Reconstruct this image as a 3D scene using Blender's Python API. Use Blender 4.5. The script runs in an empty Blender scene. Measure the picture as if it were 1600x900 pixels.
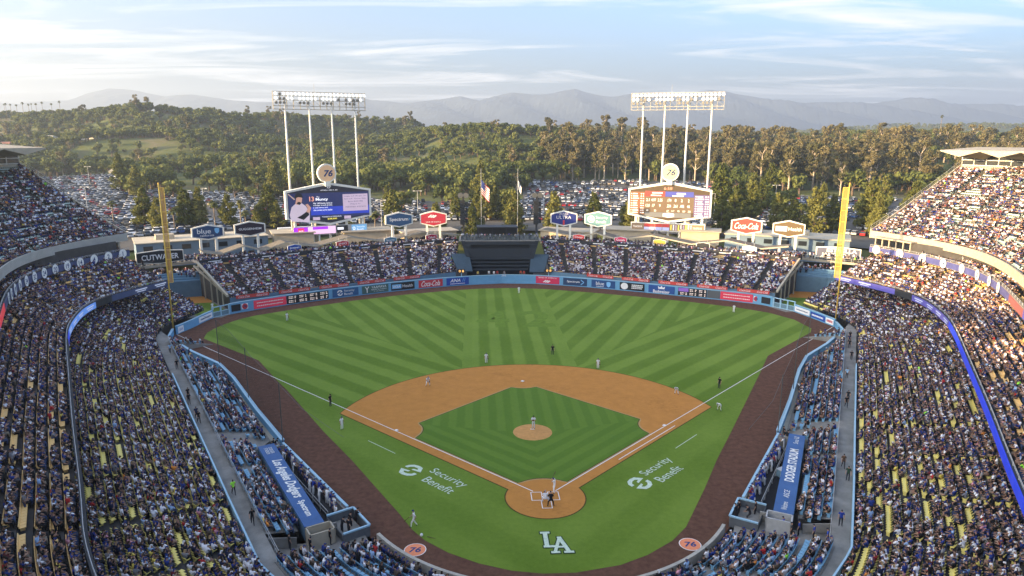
import bpy, bmesh, math, random
import numpy as np
from mathutils import Vector, Matrix
rng = np.random.default_rng(7)
random.seed(7)
SC = bpy.context.scene
COL = SC.collection

# ------------------------------------------------------------------ camera
CAM_P = np.array([-7.754, -72.156, 40.211])
YAW, PITCH, ROLL, FPX = 0.05317, 0.212605, 0.003265, 1079.39
_f = np.array([math.sin(YAW)*math.cos(PITCH), math.cos(YAW)*math.cos(PITCH), -math.sin(PITCH)])
_r = np.array([math.cos(YAW), -math.sin(YAW), 0.0])
_u = np.cross(_r, _f)
CAM_R = math.cos(ROLL)*_r + math.sin(ROLL)*_u
CAM_U = -math.sin(ROLL)*_r + math.cos(ROLL)*_u
CAM_F = _f
cam = bpy.data.cameras.new('camera')
cam.sensor_width = 36.0
cam.lens = 36.0*FPX/1600.0
cam.clip_start = 0.5
cam.clip_end = 60000
cam_o = bpy.data.objects.new('camera', cam)
COL.objects.link(cam_o)
M = Matrix(((CAM_R[0], CAM_U[0], -CAM_F[0], CAM_P[0]),
            (CAM_R[1], CAM_U[1], -CAM_F[1], CAM_P[1]),
            (CAM_R[2], CAM_U[2], -CAM_F[2], CAM_P[2]),
            (0, 0, 0, 1)))
cam_o.matrix_world = M
SC.camera = cam_o

# ------------------------------------------------------------------ sky, sun, exposure
SUN_AZ = math.radians(247.0)      # clockwise from centre field (+Y)
SUN_EL = math.radians(9.0)
SKY_STRENGTH = 0.15
SUN_STRENGTH = 4.6
EXPOSURE = 2.35
SC.view_settings.view_transform = 'Standard'
SC.view_settings.look = 'None'
SC.view_settings.exposure = EXPOSURE
SC.view_settings.gamma = 1.0
SC.view_settings.use_curve_mapping = False
SC.cycles.use_denoising = True
SC.cycles.max_bounces = 5
SC.cycles.diffuse_bounces = 3
SC.cycles.glossy_bounces = 2
SC.cycles.transmission_bounces = 2
SC.cycles.transparent_max_bounces = 12
SC.cycles.volume_bounces = 0
SC.cycles.caustics_reflective = False
SC.cycles.caustics_refractive = False

W = bpy.data.worlds.new('World')
SC.world = W
W.use_nodes = True
nt = W.node_tree
bg = nt.nodes['Background']
sky = nt.nodes.new('ShaderNodeTexSky')
sky.sky_type = 'NISHITA'
sky.sun_disc = False
sky.sun_elevation = SUN_EL
sky.sun_rotation = SUN_AZ
sky.altitude = 150
sky.air_density = 0.8
sky.dust_density = 7.0
sky.ozone_density = 3.0
# wispy cirrus: noise on the plane of the cloud layer (direction.xy / direction.z)
tc = nt.nodes.new('ShaderNodeTexCoord')
sx = nt.nodes.new('ShaderNodeSeparateXYZ')
nt.links.new(tc.outputs['Generated'], sx.inputs[0])
def wm(op, a, b=None):
    n = nt.nodes.new('ShaderNodeMath'); n.operation = op
    for i, q in enumerate((a, b)):
        if q is None: continue
        if isinstance(q, (int, float)): n.inputs[i].default_value = q
        else: nt.links.new(q, n.inputs[i])
    return n.outputs[0]
zc = wm('ADD', wm('MAXIMUM', sx.outputs[2], 0.0), 0.06)
cxy = nt.nodes.new('ShaderNodeCombineXYZ')
nt.links.new(wm('DIVIDE', sx.outputs[0], zc), cxy.inputs[0])
nt.links.new(wm('DIVIDE', sx.outputs[1], zc), cxy.inputs[1])
mp = nt.nodes.new('ShaderNodeMapping')
mp.inputs['Rotation'].default_value = (0, 0, math.radians(24))
mp.inputs['Scale'].default_value = (0.30, 0.85, 1)
mp.inputs['Location'].default_value = (3.1, 1.7, 0)
nt.links.new(cxy.outputs[0], mp.inputs[0])
n1 = nt.nodes.new('ShaderNodeTexNoise')
n1.inputs['Scale'].default_value = 1.15
n1.inputs['Detail'].default_value = 9
n1.inputs['Roughness'].default_value = 0.62
n1.inputs['Distortion'].default_value = 1.1
nt.links.new(mp.outputs[0], n1.inputs['Vector'])
cr = nt.nodes.new('ShaderNodeValToRGB')
cr.color_ramp.elements[0].position = 0.49
cr.color_ramp.elements[0].color = (0, 0, 0, 1)
cr.color_ramp.elements[1].position = 0.66
cr.color_ramp.elements[1].color = (1, 1, 1, 1)
nt.links.new(n1.outputs['Fac'], cr.inputs[0])
cf = wm('MULTIPLY', cr.outputs[0], 0.9)
mixc = nt.nodes.new('ShaderNodeMix'); mixc.data_type = 'RGBA'
nt.links.new(cf, mixc.inputs['Factor'])
nt.links.new(sky.outputs[0], mixc.inputs['A'])
mixc.inputs['B'].default_value = (1.95, 1.89, 1.82, 1)
nt.links.new(mixc.outputs['Result'], bg.inputs['Color'])
bg.inputs['Strength'].default_value = SKY_STRENGTH

sun = bpy.data.lights.new('sun', 'SUN')
sun.energy = SUN_STRENGTH
sun.angle = math.radians(0.6)
sun.color = (1.0, 0.70, 0.36)
sun_o = bpy.data.objects.new('sun', sun)
COL.objects.link(sun_o)
sd = Vector((math.sin(SUN_AZ)*math.cos(SUN_EL), math.cos(SUN_AZ)*math.cos(SUN_EL), math.sin(SUN_EL)))
sun_o.rotation_euler = sd.to_track_quat('Z', 'Y').to_euler()
sun_o.location = (-150, -100, 120)
# ------------------------------------------------------------------ helpers
def proj_px(P):
    d = np.atleast_2d(P) - CAM_P
    z = d @ CAM_F
    return np.stack([800 + FPX*(d @ CAM_R)/z, 450 - FPX*(d @ CAM_U)/z, z], -1)

def tag(o, label=None, cat=None, group=None, kind=None):
    if label: o['label'] = label
    if cat: o['category'] = cat
    if group: o['group'] = group
    if kind: o['kind'] = kind
    return o

def empty(name, loc=(0, 0, 0), rz=0.0):
    o = bpy.data.objects.new(name, None)
    o.empty_display_size = 0.3
    o.location = loc
    o.rotation_euler = (0, 0, rz)
    COL.objects.link(o)
    return o

_MATS = {}
def mat(name, color, rough=0.75, var=0.12, scale=2.0, spec=0.3, emit=0.0, metal=0.0, coords='Object', bump=0.0):
    """procedural material: base colour broken up by two octaves of noise"""
    if name in _MATS: return _MATS[name]
    m = bpy.data.materials.new(name); m.use_nodes = True
    n = m.node_tree; b = n.nodes['Principled BSDF']
    b.inputs['Roughness'].default_value = rough
    b.inputs['Specular IOR Level'].default_value = spec
    b.inputs['Metallic'].default_value = metal
    c = tuple(color)
    if var > 0:
        t = n.nodes.new('ShaderNodeTexCoord')
        no = n.nodes.new('ShaderNodeTexNoise')
        no.inputs['Scale'].default_value = scale
        no.inputs['Detail'].default_value = 4
        no.inputs['Roughness'].default_value = 0.65
        n.links.new(t.outputs[coords], no.inputs['Vector'])
        mx = n.nodes.new('ShaderNodeMix'); mx.data_type = 'RGBA'
        mr = n.nodes.new('ShaderNodeMapRange')
        mr.inputs['From Min'].default_value = 0.3; mr.inputs['From Max'].default_value = 0.7
        n.links.new(no.outputs['Fac'], mr.inputs['Value'])
        n.links.new(mr.outputs[0], mx.inputs['Factor'])
        mx.inputs['A'].default_value = tuple(max(0, q*(1-var)) for q in c) + (1,)
        mx.inputs['B'].default_value = tuple(min(1, q*(1+var)) for q in c) + (1,)
        n.links.new(mx.outputs['Result'], b.inputs['Base Color'])
        if bump > 0:
            bp = n.nodes.new('ShaderNodeBump'); bp.inputs['Strength'].default_value = bump
            bp.inputs['Distance'].default_value = 0.05
            n.links.new(no.outputs['Fac'], bp.inputs['Height'])
            n.links.new(bp.outputs[0], b.inputs['Normal'])
    else:
        b.inputs['Base Color'].default_value = c + (1,)
    if emit > 0:
        b.inputs['Emission Color'].default_value = c + (1,)
        b.inputs['Emission Strength'].default_value = emit*0.30
    _MATS[name] = m
    return m

def attr_mat(name, attr, rough=0.85, gain=1.0):
    """colour taken from the individual (custom property or instance attribute)"""
    if name in _MATS: return _MATS[name]
    m = bpy.data.materials.new(name); m.use_nodes = True
    n = m.node_tree; b = n.nodes['Principled BSDF']
    a = n.nodes.new('ShaderNodeAttribute'); a.attribute_type = 'INSTANCER'; a.attribute_name = attr
    n.links.new(a.outputs['Color'], b.inputs['Base Color'])
    b.inputs['Roughness'].default_value = rough
    b.inputs['Specular IOR Level'].default_value = 0.2
    _MATS[name] = m
    return m

class MB:
    """collects geometry for ONE mesh object"""
    def __init__(s): s.v = []; s.f = []; s.m = []
    def add(s, verts, faces, mi=0):
        o = len(s.v)
        s.v.extend([tuple(map(float, q)) for q in verts])
        s.f.extend([tuple(o+i for i in q) for q in faces])
        s.m.extend([mi]*len(faces))
        return s
    def obox(s, o, ax, ay, az, mi=0):
        o, ax, ay, az = (np.array(q, float) for q in (o, ax, ay, az))
        vs = [o, o+ax, o+ax+ay, o+ay, o+az, o+ax+az, o+ax+ay+az, o+ay+az]
        return s.add(vs, [(0,3,2,1),(4,5,6,7),(0,1,5,4),(1,2,6,5),(2,3,7,6),(3,0,4,7)], mi)
    def box(s, c, d, rz=0.0, mi=0):
        c = np.array(c, float); ca, sa = math.cos(rz), math.sin(rz)
        ax = np.array([ca, sa, 0])*d[0]; ay = np.array([-sa, ca, 0])*d[1]; az = np.array([0, 0, d[2]])
        return s.obox(c-ax/2-ay/2-az/2, ax, ay, az, mi)
    def bar(s, a, b, w, h=None, mi=0):
        a = np.array(a, float); b = np.array(b, float); d = b-a; L = np.linalg.norm(d)
        if L < 1e-6: return s
        d /= L; h = h or w
        up = np.array([0, 0, 1.0]) if abs(d[2]) < 0.95 else np.array([1.0, 0, 0])
        x = np.cross(d, up); x /= np.linalg.norm(x); y = np.cross(x, d)
        return s.obox(a-x*w/2-y*h/2, x*w, d*L, y*h, mi)
    def tube(s, pts, rad, n=8, mi=0, cap=True):
        pts = [np.array(p, float) for p in pts]
        if not hasattr(rad, '__len__'): rad = [rad]*len(pts)
        vs = []; fs = []
        for i, p in enumerate(pts):
            d = pts[min(i+1, len(pts)-1)] - pts[max(i-1, 0)]
            d /= (np.linalg.norm(d)+1e-9)
            up = np.array([0, 0, 1.0]) if abs(d[2]) < 0.9 else np.array([1.0, 0, 0])
            x = np.cross(d, up); x /= np.linalg.norm(x); y = np.cross(d, x)
            for k in range(n):
                a = 2*math.pi*k/n
                vs.append(p + (x*math.cos(a)+y*math.sin(a))*rad[i])
        for i in range(len(pts)-1):
            for k in range(n):
                a = i*n+k; b = i*n+(k+1) % n
                fs.append((a, a+n, b+n, b))
        if cap:
            fs.append(tuple(range(n))); fs.append(tuple(range(len(vs)-1, len(vs)-n-1, -1)))
        return s.add(vs, fs, mi)
    def prism(s, poly, z0, z1, mi=0):
        n = len(poly)
        vs = [(p[0], p[1], z0) for p in poly] + [(p[0], p[1], z1) for p in poly]
        fs = [tuple(range(n-1, -1, -1)), tuple(range(n, 2*n))] + [(i, (i+1) % n, n+(i+1) % n, n+i) for i in range(n)]
        return s.add(vs, fs, mi)
    def wall(s, line, z0, z1, th, mi=0):
        """thick wall along a plan polyline; z0, z1 scalars or per-point"""
        L = np.array(line, float); n = len(L)
        z0 = np.broadcast_to(z0, n); z1 = np.broadcast_to(z1, n)
        nrm = plan_normals(L)
        vs = []
        for i in range(n):
            a = L[i]-nrm[i]*th/2; b = L[i]+nrm[i]*th/2
            vs += [(a[0], a[1], z0[i]), (b[0], b[1], z0[i]), (b[0], b[1], z1[i]), (a[0], a[1], z1[i])]
        fs = []
        for i in range(n-1):
            o = 4*i
            for k in range(4):
                fs.append((o+k, o+(k+1) % 4, o+4+(k+1) % 4, o+4+k))
        fs.append((0, 3, 2, 1)); o = 4*(n-1); fs.append((o, o+1, o+2, o+3))
        return s.add(vs, fs, mi)
    def build(s, name, mats, parent=None, smooth=False, fix=True):
        me = bpy.data.meshes.new(name)
        me.from_pydata(s.v, [], s.f)
        if not isinstance(mats, (list, tuple)): mats = [mats]
        for m in mats: me.materials.append(m)
        if len(mats) > 1: me.polygons.foreach_set('material_index', s.m)
        if smooth: me.polygons.foreach_set('use_smooth', [True]*len(me.polygons))
        if fix:
            bm = bmesh.new(); bm.from_mesh(me); bmesh.ops.recalc_face_normals(bm, faces=bm.faces); bm.to_mesh(me); bm.free()
        me.update()
        o = bpy.data.objects.new(name, me)
        COL.objects.link(o)
        if parent: o.parent = parent
        return o

def plan_normals(L):
    L = np.array(L, float)
    t = np.zeros_like(L)
    t[1:-1] = L[2:]-L[:-2]; t[0] = L[1]-L[0]; t[-1] = L[-1]-L[-2]
    t /= np.linalg.norm(t, axis=1)[:, None]+1e-9
    return np.stack([t[:, 1], -t[:, 0]], 1)

def resample(L, n):
    L = np.array(L, float)
    s = np.r_[0, np.cumsum(np.linalg.norm(np.diff(L, axis=0), axis=1))]
    q = np.linspace(0, s[-1], n)
    return np.stack([np.interp(q, s, L[:, i]) for i in range(L.shape[1])], 1)

def smooth_curve(L, n, it=3):
    L = np.array(L, float)
    for _ in range(it):   # Chaikin, ends kept
        a = L[:-1]*.75+L[1:]*.25; b = L[:-1]*.25+L[1:]*.75
        L = np.vstack([L[:1], np.stack([a, b], 1).reshape(-1, L.shape[1]), L[-1:]])
    return resample(L, n)

def offset(L, d):
    L = np.array(L, float); return L + plan_normals(L)*d

def mirror(L, s):
    L = np.array(L, float).copy(); L[:, 0] *= s; return L

# ---- lettering: the built-in typeface turned into flat mesh
_TXT = {}
def text_mesh(body, bold=0.0, shear=0.0, spacing=1.0):
    k = (body, bold, shear, spacing)
    if k in _TXT: return _TXT[k]
    c = bpy.data.curves.new('lettering', 'FONT')
    c.body = body; c.shear = shear; c.offset = bold; c.space_character = spacing
    c.resolution_u = 3; c.align_x = 'CENTER'; c.align_y = 'CENTER'
    o = bpy.data.objects.new('lettering', c)
    me = o.to_mesh()
    vs = np.array([v.co[:] for v in me.vertices]); fs = [tuple(p.vertices) for p in me.polygons]
    o.to_mesh_clear()
    bpy.data.objects.remove(o); bpy.data.curves.remove(c)
    lo = vs.min(0); hi = vs.max(0)
    vs = vs - (lo+hi)/2
    _TXT[k] = (vs, fs, hi-lo)
    return _TXT[k]

def basis(right, up):
    r = np.array(right, float); r /= np.linalg.norm(r)
    u = np.array(up, float); u -= r*np.dot(u, r); u /= np.linalg.norm(u)
    return r, u, np.cross(r, u)

def lettering(body, centre, right, up, material, width=None, height=None, parent=None, lift=0.02, bold=0.0, shear=0.0, name='lettering', th=0.012, spacing=1.0):
    vs, fs, sz = text_mesh(body, bold, shear, spacing)
    sx_ = (width/sz[0]) if width else None; sy_ = (height/sz[1]) if height else None
    if sx_ is None: sx_ = sy_
    if sy_ is None: sy_ = sx_
    r, u, n = basis(right, up)
    c = np.array(centre, float)
    top = [c + r*v[0]*sx_ + u*v[1]*sy_ + n*lift for v in vs]
    mb = MB(); mb.add(top, fs)
    o = mb.build(name, material, parent, fix=False)
    return o

def plate(poly, centre, right, up, material, parent=None, name='panel', lift=0.0, th=0.05):
    """flat outline given in local (x, y), extruded backwards by th"""
    r, u, n = basis(right, up); c = np.array(centre, float); k = len(poly)
    a = [c + r*p[0] + u*p[1] + n*lift for p in poly]; b = [q - n*th for q in a]
    mb = MB(); mb.add(a+b, [tuple(range(k)), tuple(range(2*k-1, k-1, -1))] + [(i, k+i, k+(i+1) % k, (i+1) % k) for i in range(k)])
    return mb.build(name, material, parent)

def disc(n=28, rx=1.0, ry=None, cx=0, cy=0):
    ry = rx if ry is None else ry
    return [(cx+rx*math.cos(2*math.pi*k/n), cy+ry*math.sin(2*math.pi*k/n)) for k in range(n)]
def rect(w, h, cx=0, cy=0): return [(cx-w/2, cy-h/2), (cx+w/2, cy-h/2), (cx+w/2, cy+h/2), (cx-w/2, cy+h/2)]
def hexa(w, h, k=0.62): return [(-w/2, -h/2*k), (0, -h/2), (w/2, -h/2*k), (w/2, h/2*k), (0, h/2), (-w/2, h/2*k)]

def copy_tree(o, parent=None):
    c = o.copy(); COL.objects.link(c); c.parent = parent
    for ch in o.children: copy_tree(ch, c)
    return c

# ---- scattering of what nobody could count: points that carry instances of a few prototypes
def scatter(name, pts, rz, idx, protos, attrs=None, scl=None, parent=None, mats=None):
    me = bpy.data.meshes.new(name)
    pts = np.asarray(pts, float); n = len(pts)
    me.vertices.add(n); me.vertices.foreach_set('co', pts.ravel())
    def put(nm, typ, key, data):
        a = me.attributes.new(nm, typ, 'POINT'); a.data.foreach_set(key, np.ascontiguousarray(data).ravel())
    put('rz', 'FLOAT', 'value', np.asarray(rz, np.float32))
    put('idx', 'INT', 'value', np.asarray(idx, np.int32))
    put('scl', 'FLOAT_VECTOR', 'vector', np.asarray(scl if scl is not None else np.ones((n, 3)), np.float32))
    for k, a in (attrs or {}).items():
        a = np.asarray(a, np.float32)
        put(k, 'FLOAT_COLOR', 'color', np.c_[a, np.ones(n, np.float32)])
    o = bpy.data.objects.new(name, me); COL.objects.link(o)
    if parent: o.parent = parent
    g = bpy.data.node_groups.new(name, 'GeometryNodeTree')
    g.interface.new_socket('Geometry', in_out='INPUT', socket_type='NodeSocketGeometry')
    g.interface.new_socket('Geometry', in_out='OUTPUT', socket_type='NodeSocketGeometry')
    N = g.nodes.new; Lk = g.links.new
    gi = N('NodeGroupInput'); go = N('NodeGroupOutput'); ip = N('GeometryNodeInstanceOnPoints'); j = N('GeometryNodeJoinGeometry')
    for p in reversed(protos):
        oi = N('GeometryNodeObjectInfo'); oi.inputs['Object'].default_value = p; oi.inputs['As Instance'].default_value = True
        Lk(oi.outputs['Geometry'], j.inputs[0])
    def named(nm, t):
        q = N('GeometryNodeInputNamedAttribute'); q.data_type = t; q.inputs[0].default_value = nm; return q.outputs[0]
    cx = N('ShaderNodeCombineXYZ'); Lk(named('rz', 'FLOAT'), cx.inputs[2])
    er = N('FunctionNodeEulerToRotation'); Lk(cx.outputs[0], er.inputs[0])
    Lk(gi.outputs[0], ip.inputs['Points']); Lk(j.outputs[0], ip.inputs['Instance'])
    ip.inputs['Pick Instance'].default_value = True
    Lk(named('idx', 'INT'), ip.inputs['Instance Index']); Lk(er.outputs[0], ip.inputs['Rotation']); Lk(named('scl', 'FLOAT_VECTOR'), ip.inputs['Scale'])
    Lk(ip.outputs[0], go.inputs[0])
    md = o.modifiers.new('scatter', 'NODES'); md.node_group = g
    o['kind'] = 'stuff'
    return o

def proto(mb, name, mats, smooth=False):
    o = mb.build(name, mats, None, smooth)
    COL.objects.unlink(o)
    return o

LANDMARKS = [(-83, 126, 'the navy blue california sign'), (-73, 130, 'the black hexagonal sign'), (-54, 152, 'the video board'), (-31, 140, 'the slate blue hexagonal sign'), (-21, 143, 'the red bank sign'), (-6, 150, 'the striped flag'), (6, 150, 'the bar deck'), (20, 143, 'the dark blue beer sign'), (30, 140, 'the sage green sign'), (56, 153, 'the brown score board'), (73, 129, 'the red cola sign'), (84, 125, 'the brown health sign'), (93, 112, 'the right-field footbridge'), (-91, 112, 'the left-field footbridge'), (110, 80, 'the right top tier'), (-110, 80, 'the left top tier')]
def behind(x, y):
    """landmark that stands in the same direction from home plate"""
    a = math.atan2(x, y); return min(LANDMARKS, key=lambda q: abs(math.atan2(q[0], q[1])-a))[2]
def how_far(x, y):
    r = math.hypot(x, y); return 'close' if r < 205 else 'a little way' if r < 260 else 'well' if r < 340 else 'far'
# ------------------------------------------------------------------ bodies (skinned skeletons, one continuous mesh each)
M_SKIN = attr_mat('skin_tone', 'skin', 0.6)
M_SHIRT = attr_mat('shirt_cloth', 'shirt', 0.9)
M_PANTS = attr_mat('trouser_cloth', 'pants', 0.9)
M_CAP = attr_mat('cap_or_hair', 'cap', 0.85)
M_SHOE = attr_mat('shoe_leather', 'shoe', 0.7)
BODY_MATS = [M_SKIN, M_SHIRT, M_PANTS, M_CAP, M_SHOE]
SK, SH, PA, CA, SO = range(5)

def body_mesh(name, J, fingers=False, sub=1, sleeve='short'):
    """J: joint positions; faces local +Y. Returns a mesh with five material slots."""
    J = {k: np.array(v, float) for k, v in J.items()}
    V = []; R = []; E = []; tagb = []
    ix = {}
    def vtx(k, p, r):
        ix[k] = len(V); V.append(tuple(p)); R.append(r)
    vtx('pel', J['pel'], (.145, .115)); vtx('wst', J['pel']*.5+J['chest']*.5, (.135, .105)); vtx('chest', J['chest'], (.17, .12)); vtx('neck', J['neck'], (.062, .062))
    hd = J['head']; up = (hd-J['neck']); up /= np.linalg.norm(up)
    vtx('head', hd-up*.03, (.092, .098)); vtx('crown', hd+up*.075, (.085, .092))
    fw = J.get('face', np.array([0, 1.0, -.05])); fw = fw/np.linalg.norm(fw)
    vtx('brim', hd+up*.055+fw*.17, (.055, .014)); vtx('nose', hd-up*.03+fw*.115, (.014, .014))
    E += [('pel', 'wst', SH), ('wst', 'chest', SH), ('chest', 'neck', SH), ('neck', 'head', SK), ('head', 'crown', CA), ('crown', 'brim', CA), ('head', 'nose', SK)]
    for q, sg in (('l', -1), ('r', 1)):
        for k, r in (('hip', .10), ('kne', .072), ('ank', .048), ('toe', .04)): vtx(k+q, J[k+q], (r, r))
        vtx('mid'+q, J['kne'+q]*.45+J['ank'+q]*.55, (.062, .062))
        for k, r in (('sho', .078), ('elb', .05), ('wri', .036)): vtx(k+q, J[k+q], (r, r))
        vtx('slv'+q, J['sho'+q]*.45+J['elb'+q]*.55, (.066, .066))
        h = J['wri'+q]+(J['wri'+q]-J['elb'+q])/np.linalg.norm(J['wri'+q]-J['elb'+q])*.08
        vtx('hnd'+q, h, (.042, .026))
        E += [('pel', 'hip'+q, PA), ('hip'+q, 'kne'+q, PA), ('kne'+q, 'mid'+q, PA), ('mid'+q, 'ank'+q, PA), ('ank'+q, 'toe'+q, SO),
              ('chest', 'sho'+q, SH), ('sho'+q, 'slv'+q, SH), ('slv'+q, 'elb'+q, SH if sleeve == 'long' else SK), ('elb'+q, 'wri'+q, SH if sleeve == 'long' else SK), ('wri'+q, 'hnd'+q, SK)]
        if fingers:
            d = (h-J['wri'+q]); d /= np.linalg.norm(d); sd_ = np.cross(d, [0, 0, 1.0]); sd_ /= (np.linalg.norm(sd_)+1e-6)
            for i, (o_, ln) in enumerate(((-.028, .075), (-.010, .088), (.010, .083), (.027, .066))):
                a = h+d*.03+sd_*o_; b = a+d*ln*.55; c = b+d*ln*.35-np.array([0, 0, ln*.35])
                vtx(f'fa{i}{q}', b, (.010, .010)); vtx(f'fb{i}{q}', c, (.008, .008))
                E += [('hnd'+q, f'fa{i}{q}', SK), (f'fa{i}{q}', f'fb{i}{q}', SK)]
            vtx('tha'+q, J['wri'+q]*.4+h*.6+sd_*sg*.055, (.011, .011)); vtx('thb'+q, h+sd_*sg*.062+d*.03, (.009, .009))
            E += [('hnd'+q, 'tha'+q, SK), ('tha'+q, 'thb'+q, SK)]
    me = bpy.data.meshes.new(name)
    me.from_pydata(V, [(ix[a], ix[b]) for a, b, _ in E], [])
    o = bpy.data.objects.new(name, me); COL.objects.link(o)
    o.modifiers.new('skin', 'SKIN').use_smooth_shade = True
    if sub: o.modifiers.new('sub', 'SUBSURF').levels = sub
    for i, r in enumerate(R):
        me.skin_vertices[0].data[i].radius = r
    me.skin_vertices[0].data[ix['pel']].use_root = True
    bpy.context.view_layer.update()
    dg = bpy.context.evaluated_depsgraph_get()
    ev = o.evaluated_get(dg)
    out = bpy.data.meshes.new_from_object(ev, depsgraph=dg)
    COL.objects.unlink(o); bpy.data.objects.remove(o); bpy.data.meshes.remove(me)
    out.name = name
    out.materials.clear()
    for m in BODY_MATS: out.materials.append(m)
    A = np.array([V[ix[a]] for a, b, _ in E]); B = np.array([V[ix[b]] for a, b, _ in E]); T = np.array([t for *_, t in E])
    rr = np.array([min(R[ix[a]][0], R[ix[b]][0]) for a, b, _ in E])
    np_ = len(out.polygons); C = np.zeros(np_*3); out.polygons.foreach_get('center', C); C = C.reshape(-1, 3)
    AB = B-A; L2 = (AB**2).sum(1)+1e-9
    t = np.clip(((C[:, None]-A)*AB).sum(2)/L2, 0, 1)
    D = np.linalg.norm(C[:, None]-(A+t[..., None]*AB), axis=2)-rr*0.75
    mi = T[D.argmin(1)]
    # cap sits on the upper half of the head only
    hz = (C-hd) @ up; hr = np.linalg.norm(C-hd, axis=1)
    mi = np.where((hr < .2) & (hz < -.005) & (mi == CA), SK, mi)
    out.polygons.foreach_set('material_index', mi.astype(np.int32))
    out.polygons.foreach_set('use_smooth', [True]*np_)
    out.update()
    return out

def sym(d):
    o = {}
    for k, v in d.items():
        if k.endswith('*'):
            o[k[:-1]+'l'] = (-v[0], v[1], v[2]); o[k[:-1]+'r'] = v
        else: o[k] = v
    return o
STAND_J = sym({'pel': (0, 0, .98), 'chest': (0, .0, 1.36), 'neck': (0, .01, 1.53), 'head': (0, .03, 1.67), 'hip*': (.10, 0, .92), 'kne*': (.12, .03, .50), 'ank*': (.13, -.01, .09), 'toe*': (.15, .15, .04), 'sho*': (.20, 0, 1.45), 'elb*': (.27, -.03, 1.16), 'wri*': (.28, .06, .92)})
def pose(base=STAND_J, **k): d = dict(base); d.update(k); return d
SIT_J = sym({'pel': (0, -.06, .50), 'chest': (0, -.10, .86), 'neck': (0, -.08, 1.03), 'head': (0, -.04, 1.16), 'hip*': (.10, 0, .50), 'kne*': (.14, .40, .53), 'ank*': (.14, .40, .10), 'toe*': (.15, .56, .05), 'sho*': (.20, -.10, .95), 'elb*': (.27, .02, .70), 'wri*': (.16, .25, .62)})
SIT = [body_mesh('seated_person', SIT_J, sub=0),
       body_mesh('seated_person', pose(SIT_J, chest=(0, .06, .84), neck=(0, .14, .99), head=(0, .20, 1.10), shol=(-.2, .10, .93), shor=(.2, .10, .93), elbl=(-.24, .30, .68), elbr=(.24, .30, .68), wril=(-.06, .46, .72), wrir=(.06, .46, .72)), sub=0),
       body_mesh('seated_person', pose(SIT_J, elbr=(.30, .10, .86), wrir=(.14, .22, 1.05), elbl=(-.3, -.02, .68)), sub=0),
       body_mesh('seated_person', pose(SIT_J, head=(.06, -.03, 1.16), wril=(-.32, .30, .60), elbl=(-.36, .05, .70), knel=(-.2, .38, .53), ankl=(-.05, .44, .1), toel=(-.05, .6, .05)), sub=0)]
STANDING = [body_mesh('standing_person', STAND_J, sub=0), body_mesh('standing_person', pose(elbl=(-.30, .05, 1.2), wril=(-.10, .22, 1.25), elbr=(.30, .05, 1.2), wrir=(.10, .22, 1.22)), sub=0)]
def proto_mesh(me):
    o = bpy.data.objects.new(me.name, me); return o
SIT_P = [proto_mesh(m) for m in SIT+STANDING]

SHIRTS = [('white', (.80, .80, .83), 28), ('royal blue', (.022, .046, .22), 15), ('navy', (.016, .022, .06), 17), ('black', (.014, .014, .016), 22), ('grey', (.24, .24, .25), 10), ('brown', (.10, .075, .055), 5), ('pale blue', (.30, .45, .68), 4), ('red', (.42, .03, .03), 2), ('tan', (.36, .28, .20), 1.5), ('pink', (.65, .30, .36), 1.2), ('orange', (.75, .27, .05), .8), ('yellow', (.80, .62, .12), .8), ('lime', (.35, .85, .08), .25), ('maroon', (.14, .02, .03), 1)]
PANTS = [((.035, .055, .12), 5), ((.016, .016, .018), 5), ((.22, .18, .13), 1), ((.07, .07, .08), 2), ((.34, .21, .15), 1)]
CAPS = [('navy cap', (.02, .04, .16), 38), ('dark hair', (.02, .014, .010), 34), ('brown hair', (.08, .045, .025), 10), ('white cap', (.72, .72, .72), 10), ('fair hair', (.36, .25, .12), 4), ('black cap', (.015, .015, .015), 8)]
SKINS = [((.44, .26, .18), 3), ((.34, .19, .125), 4), ((.22, .12, .08), 3), ((.10, .055, .035), 1)]
def pick(tbl, n):
    w = np.array([q[-1] for q in tbl], float); return rng.choice(len(tbl), n, p=w/w.sum())
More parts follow.
